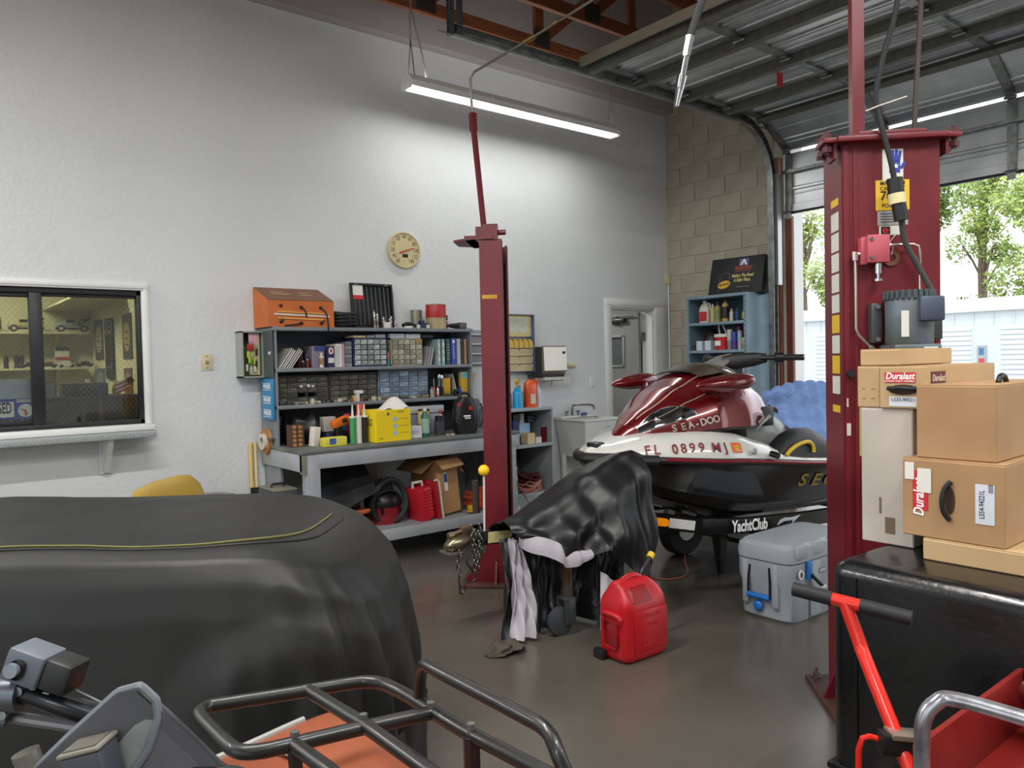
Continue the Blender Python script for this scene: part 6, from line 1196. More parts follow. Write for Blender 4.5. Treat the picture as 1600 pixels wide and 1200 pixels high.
part(G(K).rings([[V((x, -.46 + .075 * math.cos(a), .82 + h * max(0, math.sin(a)) ** .8)) for a in (PI * q / 12 for q in range(13))] for x, h in ((1.98, .02), (2.05, .10), (2.14, .17), (2.25, .20), (2.40, .195), (2.52, .15), (2.62, .06), (2.66, .01))]), 'sponson_pad', m_seat, pw, smooth=50)
part(G(K).tube([(2.08, -.545, .86), (2.13, -.545, .895), (2.22, -.545, .925), (2.31, -.545, .93), (2.35, -.545, .90), (2.36, -.545, .86)], .013, n=8, sub=4), 'yellow_trim', wmat('#d3b02a', .4), pw)
part(G(K).cyl((1.93, -.545, .885), (1.93, -.60, .875), .02, n=12), 'side_fitting', m_black, pw); part(G(K).cyl((1.78, -.53, .91), (1.785, -.545, .908), .02, n=14), 'drain_cap', m_grey, pw)
# lettering on the side
def sidef(s_, frac, o=.004):                     # frame on near deck flank
    b, c, t_ = lerp(zr, s_), lerp(hwid, s_), lerp(zd, s_); p = V((s_, -(c * (.97 - .07 * frac * 1.1)), b + (.25 + .37 * frac) * (t_ - b)))
    s2 = s_ + .05; c2, b2, t2 = lerp(hwid, s2), lerp(zr, s2), lerp(zd, s2); p2 = V((s2, -(c2 * (.97 - .07 * frac * 1.1)), b2 + (.25 + .37 * frac) * (t2 - b2)))
    q = V((s_, -(c * .90), b + .62 * (t_ - b))); q0 = V((s_, -(c * .97), b + .25 * (t_ - b)))
    m_ = fr(tuple(p), tuple(p2 - p), tuple(q - q0)); return K @ m_ @ Matrix.Translation((0, 0, o))
m_reg = wmat('#7a1620', .4)
xs_ = [1.13, 1.18, 1.275, 1.33, 1.385, 1.44, 1.53, 1.59]
for ch, q in zip('FL0899MJ', xs_): txt(ch, .085, m_reg, pw, sidef(q, .45, .006), sx=.95, bold=.018, ext=.001)
decal(pw, sidef(1.675, .42, .006), .075, .065, wmat('#e0641f', .4), 'permit_sticker'); decal(pw, sidef(1.675, .42, .0075), .03, .026, wmat('#e8c42c', .4), 'permit_square'); txt('61', .022, m_ink, pw, sidef(1.675, .42, .0092)); txt('FLORIDA', .013, m_wink, pw, sidef(1.676, .12, .0085))
def hoodf(s_, a, o=.004):
    p, p2, q = hood(s_, a), hood(s_ + .03, a + .009), hood(s_, a + .06); return K @ fr(tuple(p), tuple(p2 - p), tuple(q - p)) @ Matrix.Translation((0, 0, o))
for i, ch in enumerate('SEA-DOO'): txt(ch, .062, wmat('#b3a89a', .3, .6), pw, hoodf(1.38 + i * .044, .22, .008), sx=1.0, bold=.03, ext=.001)
for i, ch in enumerate('SEC'):
    s_ = 2.27 + i * .13; a, b, c = lerp(zk, s_), lerp(zr, s_), lerp(hwid, s_); d = b - a
    p = V((s_, -.914 * c, a + .70 * d)); q = V((s_, -.95 * c, a + .80 * d)); q0 = V((s_, -.82 * c, a + .44 * d)); p2 = V((s_ + .05, -.914 * lerp(hwid, s_ + .05), lerp(zk, s_ + .05) + .70 * (lerp(zr, s_ + .05) - lerp(zk, s_ + .05))))
    txt(ch, .13, wmat('#a28a3c', .35, .3), pw, K @ fr(tuple(p), tuple(p2 - p), tuple(q - q0)) @ Matrix.Translation((0, 0, .006)), sx=1.25, bold=.02, ext=.001)
# blue moving blanket
m_bl = M('blue quilted cloth', '#7f9fd4', .8, col2='#6d8dc4', scale=12)
def blf(u, v):
    x = 2.44 + 1.35 * u; y = -.42 + .84 * v; c = 1 - (abs(2 * v - 1)) ** 2.6
    z = .885 + .325 * c * (.72 + .28 * min(1, u * 2.2 + .1)) - (.10 * max(0, .25 - u) * 4 * .6)
    z += .020 * abs(math.sin((x + y) * 26)) * abs(math.sin((x - y) * 26)) + .014 * math.sin(7 * x + 5 * y) * c + .05 * math.sin(3.1 * u) * c
    return V((x, y, z + .02))
one(G(K).grid(blf, 90, 64), 'moving_blanket', m_bl, 'blue quilted moving blanket draped over the watercraft seat', 'blanket', thick=.008, smooth=60)
# ---- black tarp bundled over the bow and tongue
tp = thing('tarp', 'black tarp with pale lining bundled over the trailer tongue', 'tarp', tuple(K @ V((.6, -.2, 0))))
m_tarp = M('black tarp fabric', '#17181a', .42, col2='#101113', scale=5, bump=.25, bscale=14); m_line = M('grey tarp lining', '#b9b4bb', .75, col2='#a39ea6', scale=6, bump=.2, bscale=18)
cols = [  # (s, n, z) ridge, (s, n, z) shoulder, (s, n, z) hem
 ((.20, -.08, .60), (.20, -.17, .585), (.21, -.24, .555)),
 ((.33, -.13, .655), (.31, -.26, .60), (.30, -.33, .52)),
 ((.46, -.17, .745), (.43, -.32, .645), (.40, -.43, .455)),
 ((.58, -.19, .82), (.55, -.36, .68), (.50, -.47, .44)),
 ((.68, -.20, .868), (.66, -.38, .73), (.60, -.49, .46)),
 ((.80, -.22, .912), (.78, -.40, .76), (.70, -.50, .42)),
 ((.93, -.24, .945), (.90, -.41, .78), (.86, -.49, .32)),
 ((1.02, -.26, .955), (.99, -.42, .78), (.93, -.48, .24)),
 ((1.07, -.31, .93), (1.03, -.43, .72), (.97, -.46, .24))]
rt_ = random.Random(9)
def tarpf(u, v):
    k = u * (len(cols) - 1); i = min(int(k), len(cols) - 2); t = k - i
    P = [V(cols[i][j]).lerp(V(cols[i + 1][j]), t) for j in range(3)]
    if v < .3: p = V((P[0].x, P[0].y + .22 * (1 - v / .3), P[0].z - .16 * (1 - v / .3) ** 2))
    elif v < .62: q = (v - .3) / .32; p = P[0].lerp(P[1], q); p.z += .03 * math.sin(PI * q)
    else: q = (v - .62) / .38; p = P[1].lerp(P[2], q); p.y -= .02 * math.sin(PI * q)
    am = max(0, v - .3) / .7
    f = .030 * am * math.sin(19 * u + 5 * v + 2 * math.sin(6 * v)) + .018 * am * math.sin(37 * u - 11 * v) + .012 * math.sin(23 * v + 9 * u)
    p.y -= f; p.z += f * .35; return p
part(G(K).grid(tarpf, 72, 56), 'outer_sheet', m_tarp, tp, smooth=70, thick=.005)
def innf(u, v):
    x = .20 + .78 * u; z = .50 * (1 - v) + .012; f = .03 * math.sin(26 * u + 3 * v) + .018 * math.sin(51 * u + 6 * v)
    f += .022 * math.sin(9 * u + 7 * v * v) + .014 * math.sin(17 * v + 40 * u * u); return V((x, -.07 - .10 * v - f * (.3 + v) - .10 * u, z + .05 * u * (1 - v)))
part(G(K).grid(innf, 70, 26), 'inner_sheet', m_tarp, tp, smooth=70, thick=.005)
def linf(u, v):
    w_ = .05 + .15 * v - .06 * max(0, v - .75) * 4 * .5; x = .225 - .10 * v + w_ * u * 1.0; f = .025 * math.sin(14 * u + 4 * v) + .012 * math.sin(31 * u - 9 * v)
    return V((x, -.13 - .22 * v + .05 * v * v - f, .49 * (1 - v) + .02))
part(G(K).grid(linf, 26, 30), 'lining_flap', m_line, tp, 'pale grey lining turned outward', smooth=70, thick=.006)
part(G(K).grid(lambda u, v: linf(u * .22, v) + V((-.045 - .01 * v, -.0, 0)), 8, 30), 'black_binding', m_tarp, tp, smooth=70, thick=.005)
def hemf(u, v):
    p = tarpf(.02 + .40 * u, 1.0); return p + V((0, .012 - .012 * math.sin(PI * v) - .02 * v + .012 * math.sin(24 * u), -.0 - .065 * v * math.sin(PI * (.15 + .85 * u)) + .035 * (1 - v)))
part(G(K).grid(hemf, 30, 6), 'lining_hem', m_line, tp, 'pale lining folded out along the hem', smooth=70, thick=.004)
part(G(K).grid(lambda u, v: V((.62 + .14 * u - .05 * v, -.44 - .05 * v - .02 * math.sin(8 * u), .30 * (1 - v) + .04 - .10 * u * (1 - v))), 8, 8), 'lining_corner', m_line, tp, smooth=70, thick=.004)
one(G(K).rings([[V((.04 + x + .015 * math.sin(3 * a), -.36 + .06 * w_ * math.cos(a) * (1 + .3 * math.sin(4 * a + 40 * x)), .028 * w_ + .028 * w_ * math.sin(a) * (1 + .35 * math.sin(3 * a + 60 * x)))) for a in (q * PI / 10 for q in range(20))] for x, w_ in ((-.10, .3), (-.07, .9), (-.03, 1.2), (.01, .9), (.05, 1.1), (.08, .8), (.11, .2))]), 'canvas_bundle', wmat('#4c453b', .85), 'crumpled brownish canvas on the floor by the tarp', 'canvas')
# thin orange wire on the floor
one(G().tube([(3.75, 3.42, .006), (3.95, 3.50, .006), (4.0, 3.38, .006), (4.2, 3.36, .006), (4.5, 3.62, .006), (4.72, 3.78, .012), (4.78, 3.84, .10), (4.70, 3.86, .22)], .005, n=6, sub=6), 'orange_wire', wmat('#b5683f', .5), 'thin orange wire lying on the floor under the trailer', 'wire')

# ================================================================== GAS CAN AND COOLER
gc = thing('gas_can', 'large red plastic gas can on the concrete floor', 'gas can', (2.87, 2.64, 0)); m_gc = M('red gas can plastic', '#b4141f', .35, var=.08)
mg = T(2.875, 2.645, 0, -.04)
def rrect(hx, hy, z, r=.35, n=28, cx=0, cy=0): return [V((cx + hx * (abs(math.cos(a)) ** r) * (1 if math.cos(a) >= 0 else -1), cy + hy * (abs(math.sin(a)) ** r) * (1 if math.sin(a) >= 0 else -1), z)) for a in (2 * PI * (q + .5) / n for q in range(n))]
part(G(mg).rings([rrect(.135, .085, 0), rrect(.152, .102, .018), rrect(.155, .105, .04), rrect(.155, .105, .26), rrect(.153, .103, .285), rrect(.147, .092, .31), rrect(.138, .070, .34), rrect(.125, .050, .365, cx=-.01), rrect(.108, .036, .385, cx=-.02), rrect(.08, .02, .393, cx=-.02)]), 'body', m_gc, gc, smooth=50)
m_gcd = wmat('#8c1219', .4)  # darker red paints the shade of a hollow onto the recess pieces
part(G(mg).rings([rrect(.058, .022, .365, cx=-.03, cy=-.045), rrect(.07, .03, .345, cx=-.03, cy=-.055), rrect(.075, .03, .30, cx=-.03, cy=-.075)]), 'handle_recess', m_gcd, gc, smooth=50)
part(G(mg).tube([(-.115, -.045, .33), (-.10, -.01, .375), (-.04, .0, .40), (.03, .0, .395), (.07, -.02, .35), (.078, -.06, .31)], .015, n=10, sub=5), 'handle', m_gc, gc)
part(G(mg).bb(-.162, -.150, -.055, .04, .07, .20, .02), 'end_grip_recess', m_gcd, gc); part(G(mg).tube([(-.152, -.062, .20), (-.160, -.06, .235), (-.160, .045, .235), (-.152, .05, .20)], .014, n=8, sub=3), 'end_grip', m_gc, gc)
part(G(mg).bb(-.10, .135, -.108, -.100, .045, .255, .006), 'embossed_panel', m_gc, gc)
for s_, z, h in (('GASOLINE', .225, .032), ('DANGER', .18, .022), ('GAS', .09, .06)): txt(s_, h, m_gc, gc, mg @ fr((.02, -.1082, z), (1, 0, 0), (0, 0, 1)), bold=.02, ext=.0015)
spt = part(G(mg).cyl((.10, .05, .31), (.115, .055, .35), .03, n=16), 'spout_collar', m_black, gc)
part(G(mg).tube([(.115, .055, .34), (.13, .06, .385), (.165, .065, .415), (.20, .07, .445)], .014, n=10, sub=3), 'spout', m_black, gc); part(G(mg).cyl((.198, .07, .443), (.222, .073, .462), .02, n=14), 'spout_tip', wmat('#d9b82a', .4), gc)
for x in (-.17, .17): part(G(mg).bb(x - .02, x + .02, .03, .10, 0, .05, .01), 'foot_strap', m_black, gc)
co = thing('cooler', 'large grey hard cooler with blue latches and handle', 'cooler', (4.14, 2.5, 0)); m_co = M('grey rotomoulded plastic', '#9aa1a6', .5, var=.06, bump=.1, bscale=150); m_cb = wmat('#1f6fc0', .35)
cx_, cy_ = 4.14, 2.50; mco = T(cx_, cy_, 0)
part(G(mco).rings([rrect(.315, .165, .0, .3), rrect(.33, .175, .015, .3), rrect(.335, .178, .19, .28), rrect(.352, .188, .24, .28), rrect(.352, .188, .335, .28)]), 'tub', m_co, co, smooth=40)
part(G(mco).rings([rrect(.346, .183, .333, .28), rrect(.346, .183, .342, .28)]), 'gasket', m_blackrub, co, smooth=40)
lid = part(G(mco).rings([rrect(.356, .190, .342, .28), rrect(.358, .192, .38, .28), rrect(.350, .186, .42, .28), rrect(.325, .165, .44, .28), rrect(.05, .03, .446, .28)]), 'lid', m_co, co, smooth=30)
for x in (-.30, -.13, .04, .21): part(G(mco).bb(x, x + .10, -.20, -.15, .365, .442, .012), 'lid_rib', m_co, lid)
for x in (-.16, .17): part(G(mco).bb(x, x + .10, -.195, -.178, .02, .33, .01), 'front_pilaster', m_co, co)
for x in (-.195, .085):
    lt = part(G(mco).bb(x - .02, x + .02, -.212, -.188, .24, .345, .008), 'latch', m_cb, co); part(G(mco).cyl((x, -.215, .27), (x + .07, -.24, .20), .011, n=8), 'latch_arm', m_black, lt); part(G(mco).sphere((x + .075, -.243, .195), .018, 10, (1.4, .8, .7)), 'latch_tip', wmat('#b9bcbc', .4), lt)
part(G(mco @ fr((-.27, -.1935, .28), (1, 0, 0), (0, 0, 1))).lathe([(0, 0), (.026, 0), (.026, .004), (0, .004)], n=20), 'badge', m_paper, co); part(G(mco @ fr((-.27, -.198, .28), (1, 0, 0), (0, 0, 1))).rings([[V((.010 * math.cos(a), .016 * math.sin(a), z)) for a in (q * PI / 6 for q in range(12))] for z in (0, .001)]), 'badge_mark', m_ink, co)
decal(co, mco @ fr((-.05, -.197, .27), (1, 0, 0), (0, 0, 1)), .07, .028, wmat('#6c7276', .5), 'name_plate'); part(G(mco @ fr((-.05, -.1985, .27), (1, 0, 0), (0, 0, 1))).bb(-.03, .03, -.008, .008, 0, .001), 'name_plate_inner', wmat('#b4b9bc', .5), co)
ef = lambda y, z, o=0.: mco @ fr((-.352 + .012 - o, y, z), (0, -1, 0), (0, 0, 1))
for y in (-.10, .09): part(G(mco).bb(-.356, -.33, y, y + .04, .08, .33, .01), 'end_rail', m_co, co)
hn = part(G(mco).cyl((-.362, -.055, .135), (-.362, .085, .135), .016, n=12), 'handle_grip', m_cb, co)
for y in (-.055, .085): part(G(mco).tube([(-.36, y, .135), (-.358, y, .22), (-.352, y + (.008 if y < 0 else -.008), .305)], .007, n=7), 'rope', m_black, hn)
part(G(mco @ fr((-.338, .03, .075), (0, -1, 0), (0, 0, 1))).lathe([(0, 0), (.03, 0), (.032, .012), (.022, .022), (.012, .024), (0, .024)], n=10), 'drain_plug', m_cb, co)
# ================================================================== FOREGROUND
# ---- covered vehicle: long soft cover, rotated in the bay
CV = fr((0, 0, 0), tuple(V((_r.x, _r.y, 0))), tuple(V((math.cos(_yaw), math.sin(_yaw), 0))))
cv = thing('covered_quad', 'low vehicle under a black fabric cover with yellow seam', 'vehicle cover', tuple(CV @ V((-1.5, 2.65, 0))))
m_cov = M('black cover fabric', '#161715', .52, col2='#101110', scale=4, bump=.25, bscale=9)
CX, CY, HX, HY = -1.58, 2.66, 1.19, .58
prof = [(0, 1.035, 0), (.18, 1.02, .25), (.42, 1.0, .62), (.55, .985, .80), (.64, .955, .90), (.70, .90, .955), (.76, .82, .982), (.86, .55, .998), (1, .001, 1.005)]
rho = [(a, b) for a, b, c in prof]; zz_ = [(a, c) for a, b, c in prof]
def covf(u, v, raw=False):
    a = 2 * PI * u; e = .52; ca, sa = math.cos(a), math.sin(a)
    x = HX * (abs(ca) ** e) * (1 if ca >= 0 else -1); y = HY * (abs(sa) ** e) * (1 if sa >= 0 else -1)
    r = lerp(rho, v); z = lerp(zz_, v)
    endf = max(0, ca) ** 3
    xx, yy = CX + x * (r if r > .0 else 0), CY + y * r
    # right end droops
    k = max(0, (xx - (CX + HX - .52)) / .52); z -= .17 * k ** 2.2 * (z > .3)
    side = max(0, 1 - abs(v - .35) / .36)
    near = max(0, -sa)
    w1 = .5 + .5 * math.sin(9 * a + 1.3 * math.sin(3 * a)); f = side * (.012 * math.sin(17 * a + 4 * v) + .010 * math.sin(41 * a - 6 * v) * (.3 + k))
    f += side * k * .045 * (abs(math.sin(11 * a + 5 * v)) ** 2) - .02 * side * k
    wx = xx - (-.66); wz = z - .42; d_ = math.hypot(wx, wz); f += near * .035 * max(0, 1 - max(0, d_ - .27) / .10) * (1 if v < .7 else 0)
    f += side * (.030 * (.5 - abs(noise.noise(V((xx * 3.2, yy * 3.2, z * .9))))) + .014 * noise.noise(V((xx * 9, yy * 9, z * 2.5)))) - .010 * side
    n_ = V((ca, sa, 0)); p = V((xx, yy, z)) + n_ * f
    t = max(0, v - .66) / .34
    p.z += .022 * noise.noise(V((xx * 2.2, yy * 2.6, 1.7))) * t + .010 * (.4 - abs(noise.noise(V((xx * 5, yy * 3, 4.2))))) * t + .012 * math.sin(2.6 * xx + 1.1) * t + .010 * math.sin(7 * xx + 5 * yy) * t * (1 - t) * 2
    return p
part(G(CV).grid(covf, 220, 60, cu=True), 'cover', m_cov, cv, smooth=80)
part(G(CV).tube([covf((i % 440) / 440, .785) + V((0, 0, .003)) for i in range(224, 450)], .0035, n=5), 'seam_piping', wmat('#6d6636', .6), cv)
part(G(CV).tube([covf((i % 440) / 440, .772) for i in range(224, 450)], .005, n=5), 'seam_fold', m_cov, cv)
# ---- yellow chair by the wall
ch = thing('yellow_chair', 'mustard yellow padded chair between the cover and the wall', 'chair', (1.36, 5.32, 0)); m_ch = M('mustard vinyl', '#a98b34', .5, var=.12)
part(G(T(1.36, 5.30, 0)).rings([[V((x, .03 * math.cos(a) - .02, .50 + hh * .5 + hh * .5 * math.sin(a))) for a in (q * PI / 9 for q in range(18))] for x, hh in ((-.235, .16), (-.22, .23), (-.10, .28), (.06, .305), (.13, .30), (.19, .24), (.22, .16))]), 'backrest', m_ch, ch, smooth=60)
part(G(T(1.36, 5.08, 0)).bb(-.23, .23, -.22, .22, .42, .49, .03), 'seat', m_ch, ch)
for sx in (-1, 1):
    for sy in (-1, 1): part(G(T(1.36, 5.08, 0)).cyl((sx * .19, sy * .18, .42), (sx * .23, sy * .22, 0), .012, n=8), 'leg', m_steel, ch)
    part(G().tube([(1.36 + sx * .2, 5.24, .45), (1.36 + sx * .2, 5.31, .55)], .011, n=8), 'back_support', m_steel, ch)
part(G().tube([(1.55, 5.27, .66), (1.66, 5.22, .66), (1.72, 5.15, .655)], .010, n=8, sub=3), 'armrest', wmat('#6d6a62', .5), ch)

# ---- quad bike in the foreground
qb = thing('quad_bike', 'orange quad bike with a black tubular front rack', 'quad bike', (.45, 1.0, 0))
m_rk = M('black rack enamel', '#131415', .42, var=.3, scale=12, coat=.2); m_of = M('orange fender plastic', '#8d482a', .42, col2='#7f3f22', scale=5)
RZ = .88; R3 = .0125
part(G().tube([(.43, 1.44, RZ), (.56, 1.393, RZ), (.67, 1.357, RZ), (.703, 1.335, RZ), (.718, 1.30, RZ), (.724, 1.217, RZ), (.724, 1.065, RZ), (.737, .89, RZ), (.745, .74, RZ), (.70, .66, RZ)], R3, n=12, sub=4), 'rack_frame', m_rk, qb)
part(G().tube([(.46, 1.43, RZ), (.43, 1.44, RZ), (.408, 1.43, RZ), (.401, 1.405, RZ), (.402, 1.33, RZ), (.405, 1.265, RZ), (.412, 1.235, RZ), (.435, 1.216, RZ), (.476, 1.204, RZ), (.594, 1.178, RZ), (.717, 1.146, RZ)], R3, n=12, sub=4), 'rack_loop', m_rk, qb)
part(G().tube([(.593, 1.378, RZ), (.603, 1.18, RZ + .004), (.61, 1.0, RZ), (.612, .70, RZ)], R3, n=12), 'rack_bar', m_rk, qb); part(G().tube([(.486, 1.203, RZ), (.495, 1.09, RZ), (.50, .72, RZ)], R3, n=12), 'rack_bar', m_rk, qb)
part(G().tube([(.728, 1.20, RZ), (.722, 1.185, RZ + .05), (.712, 1.155, RZ + .085), (.711, 1.10, RZ + .088), (.715, .90, RZ + .088), (.715, .83, RZ + .085), (.708, .795, RZ + .06), (.72, .77, RZ)], R3 * .9, n=12, sub=4), 'raised_rail', m_rk, qb)
part(G().cyl((.72, 1.02, .50), (.722, 1.03, RZ), .014, n=8), 'rack_post', m_rk, qb); part(G().cyl((.50, 1.19, .60), (.485, 1.195, RZ - .005), .012, n=8), 'rack_post', m_rk, qb)
bolt = proto(G().cyl((0, 0, -.004), (0, 0, .010), .0075, n=6), 'bolt', m_steel)
for p in ((.603, 1.18, RZ + .012), (.717, 1.146, RZ + .010), (.49, 1.203, RZ + .010), (.728, 1.205, RZ + .012), (.722, 1.03, RZ + .012)): place(bolt, 'bolt', qb, p)
def fendf(u, v):
    x = .35 + .47 * u; y = .60 + 1.0 * v; e = max(0, v - .90) / .10
    z = .765 + .012 * math.sin(5 * u + 4 * v) - .17 * abs(2 * u - 1) ** 7 - .05 * e * e - .02 * v
    return V((x, y, z))
fe = part(G().grid(fendf, 24, 36), 'front_fender', m_of, qb, smooth=60, thick=.006)
part(G().tube([fendf(u, .12) for u in (i / 12 for i in range(13))], .006, n=6), 'fender_crease', m_of, fe)
part(G().tube([fendf(.62 + .10 * math.cos(a), .42 + .05 * math.sin(a)) + V((0, 0, .004)) for a in (q * PI / 10 for q in range(-5, 7))], .003, n=5), 'fender_decal', wmat('#d8cdb8', .5), fe)
decal(fe, T(.60, 1.44, fendf(.53, .84).z + .003, .35), .085, .045, wmat('#8d7a54', .5), 'warning_label')
part(G().tube([fendf(.25 + .4 * i / 6, .955) + V((0, 0, .002)) for i in range(7)], .009, n=8, sub=2), 'fender_lip', wmat('#8f8e88', .5), fe)
for sx, y in ((.30, 1.28), (.86, 1.28)):
    wh = part(G().lathe([(0, -.07), (.10, -.075), (.12, -.09), (.21, -.09), (.235, -.06), (.235, .06), (.21, .09), (.12, .09), (.10, .075), (0, .07)], n=30, m=T(sx, y, .236, ry=PI / 2)), 'tyre', m_blackrub, qb)
    part(G().lathe([(0, -.08), (.09, -.08), (.09, .08), (0, .08)], n=18, m=T(sx, y, .236, ry=PI / 2)), 'wheel_hub', m_steel, wh)
for sx in (.26, .90):
    part(G().lathe([(0, -.08), (.10, -.085), (.12, -.1), (.21, -.1), (.24, -.07), (.24, .07), (.21, .1), (.12, .1), (.10, .085), (0, .08)], n=30, m=T(sx, .28, .241, ry=PI / 2)), 'tyre', m_blackrub, qb)
part(G().cyl((.30, 1.28, .236), (.86, 1.28, .236), .02), 'axle', m_black, qb); part(G().cyl((.26, .28, .241), (.90, .28, .241), .022), 'axle', m_black, qb)
part(G().bb(.45, .68, .15, 1.35, .28, .58, .05), 'engine_frame', m_black, qb)
part(G().rings([rrect(.11, .30, .58, .5, cx=.56, cy=.48), rrect(.13, .32, .70, .5, cx=.56, cy=.48), rrect(.10, .28, .75, .5, cx=.56, cy=.48)]), 'saddle', m_seat, qb)
# handlebar cluster
hbp = [(.34, .92, .955), (.30, 1.0, .985), (.22, 1.09, 1.03), (.15, 1.135, 1.068), (.112, 1.17, 1.083), (.05, 1.21, 1.085), (-.04, 1.26, 1.08)]
hb2 = part(G().tube(hbp, .0125, n=12, sub=4), 'handlebar', M('scuffed black bar', '#26282b', .3, .5, var=.4, scale=14), qb)
part(G().tube([(.34, .92, .955), (.45, .72, .97), (.56, .55, 1.0)], .0125, n=12, sub=4), 'handlebar', m_rk, qb)
part(G().tube([(.112, 1.17, 1.083), (.09, 1.185, 1.084)], .022, n=14), 'clamp', wmat('#5e666d', .35, .6), hb2); 
mb = fr((.128, 1.163, 1.122), (.62, -.55, -.30), (.25, -.1, 1))
sb_ = part(G(mb).bb(-.024, .024, -.020, .022, -.022, .030, .004), 'switch_box', wmat('#5b636c', .45), qb); part(G(mb).bb(-.012, .006, -.012, .012, .030, .034, .006), 'switch_recess', m_black, sb_); part(G(mb @ Matrix.Translation((-.006, 0, .034))).cyl((0, 0, 0), (0, 0, .008), .009, n=14), 'switch_button', wmat('#8b96a0', .3, .5), sb_)
part(G(mb).bb(.024, .060, -.018, .021, -.02, .026, .004), 'switch_box_side', m_black, sb_)
for p in ((.112, 1.165, 1.092), (.14, 1.150, 1.082), (.095, 1.178, 1.062), (.088, 1.185, 1.07), (.085, 1.18, 1.095), (.128, 1.158, 1.098)): part(G(fr(p, (.78, -.62, 0), (0, 0, 1))).cyl((0, 0, -.012), (0, 0, .010), .0065, n=10), 'clamp_bolt', wmat('#a9b1b5', .25, .9), hb2)
part(G().tube([(.10, 1.175, 1.092), (.085, 1.18, 1.08), (.08, 1.185, 1.06), (.095, 1.178, 1.05)], .008, n=8, sub=3), 'clamp_strap', wmat('#5e666d', .35, .6), hb2)
part(G().tube([(.10, 1.19, 1.05), (.15, 1.14, 1.042), (.20, 1.10, 1.03), (.25, 1.06, 1.02)], .008, n=10, sub=3), 'brake_lever', wmat('#767679', .4, .5), qb)
part(G().tube([(.165, 1.14, 1.085), (.20, 1.12, 1.06), (.235, 1.09, 1.03)], .0016, n=5), 'throttle_wire', m_steel, qb)
part(G().tube([(.13, 1.16, 1.07), (.19, 1.13, 1.055), (.24, 1.08, 1.01), (.30, 1.02, .96)], .008, n=8, sub=4), 'brake_hose', m_blackrub, qb); part(G().tube([(.04, 1.10, 1.02), (.10, 1.06, 1.025), (.15, 1.03, 1.0), (.18, 1.0, .95)], .007, n=8, sub=4), 'cable', m_blackrub, qb)
# headlight pod shell
def podf(u, v):
    # u along rim from low left, over the apex, to low right; v from rim to rear
    rim = [V((.115, 1.10, 1.01)), V((.15, 1.075, 1.05)), V((.20, 1.04, 1.103)), V((.222, 1.022, 1.110)), V((.236, 1.012, 1.092)), V((.238, 1.01, 1.07)), V((.225, 1.015, 1.03)), V((.20, 1.03, .99))]
    k = u * (len(rim) - 1); i = min(int(k), len(rim) - 2); p = rim[i].lerp(rim[i + 1], k - i)
    out = V((.075, -.05, -.115)) * v; return p + out + V((.01 * math.sin(PI * u) * v, 0, .02 * v * (1 - v)))
pod = part(G().grid(podf, 28, 12), 'headlight_pod', M('satin grey plastic', '#55565a', .4, var=.15), qb, smooth=70, thick=.006)
part(G().rings([[podf(i / 27, .02) * .985 + V((.115, 1.05, 1.03)) * .015 + V((.006 * k, .0, -.004 * k)) for i in range(28)] for k in (0, 1)]), 'pod_liner', M('pale grey liner', '#8b9492', .5, var=.2, scale=30), pod)
part(G().tube([podf(i / 40, 0) for i in range(41)], .0055, n=8), 'pod_rim', M('grey rim plastic', '#6b7178', .35), pod)
mbx = fr((.188, 1.045, 1.03), (.74, -.6, .22), (.15, -.1, 1))
mcx = part(G(mbx).bb(-.030, .018, -.030, .020, .004, .048, .004), 'reservoir', wmat('#3a3d46', .4), qb); part(G(mbx).bb(-.032, .02, .02, .026, .002, .05, .003), 'reservoir_lid', wmat('#6f6a60', .6), mcx); decal(mcx, mbx @ fr((-.006, .0262, .026), (1, 0, 0), (0, 0, -1)), .04, .036, wmat('#57534b', .6), 'lid_print')
part(G().tube([(.10, 1.10, .985), (.15, 1.075, .99), (.20, 1.045, .985)], .02, n=10, rad=[.016, .026, .024, .018]), 'steering_mount', M('cast grey alloy', '#8a867c', .45, .5, var=.2), qb); part(G().cyl((.115, 1.11, 1.0), (.108, 1.115, 1.03), .016, n=12), 'mount_tube', wmat('#88867e', .4, .6), qb)
part(G().tube([(.27, .99, .985), (.31, .965, .98), (.35, .95, .955)], .02, n=12, sub=3), 'grip_sleeve', m_blackrub, qb)

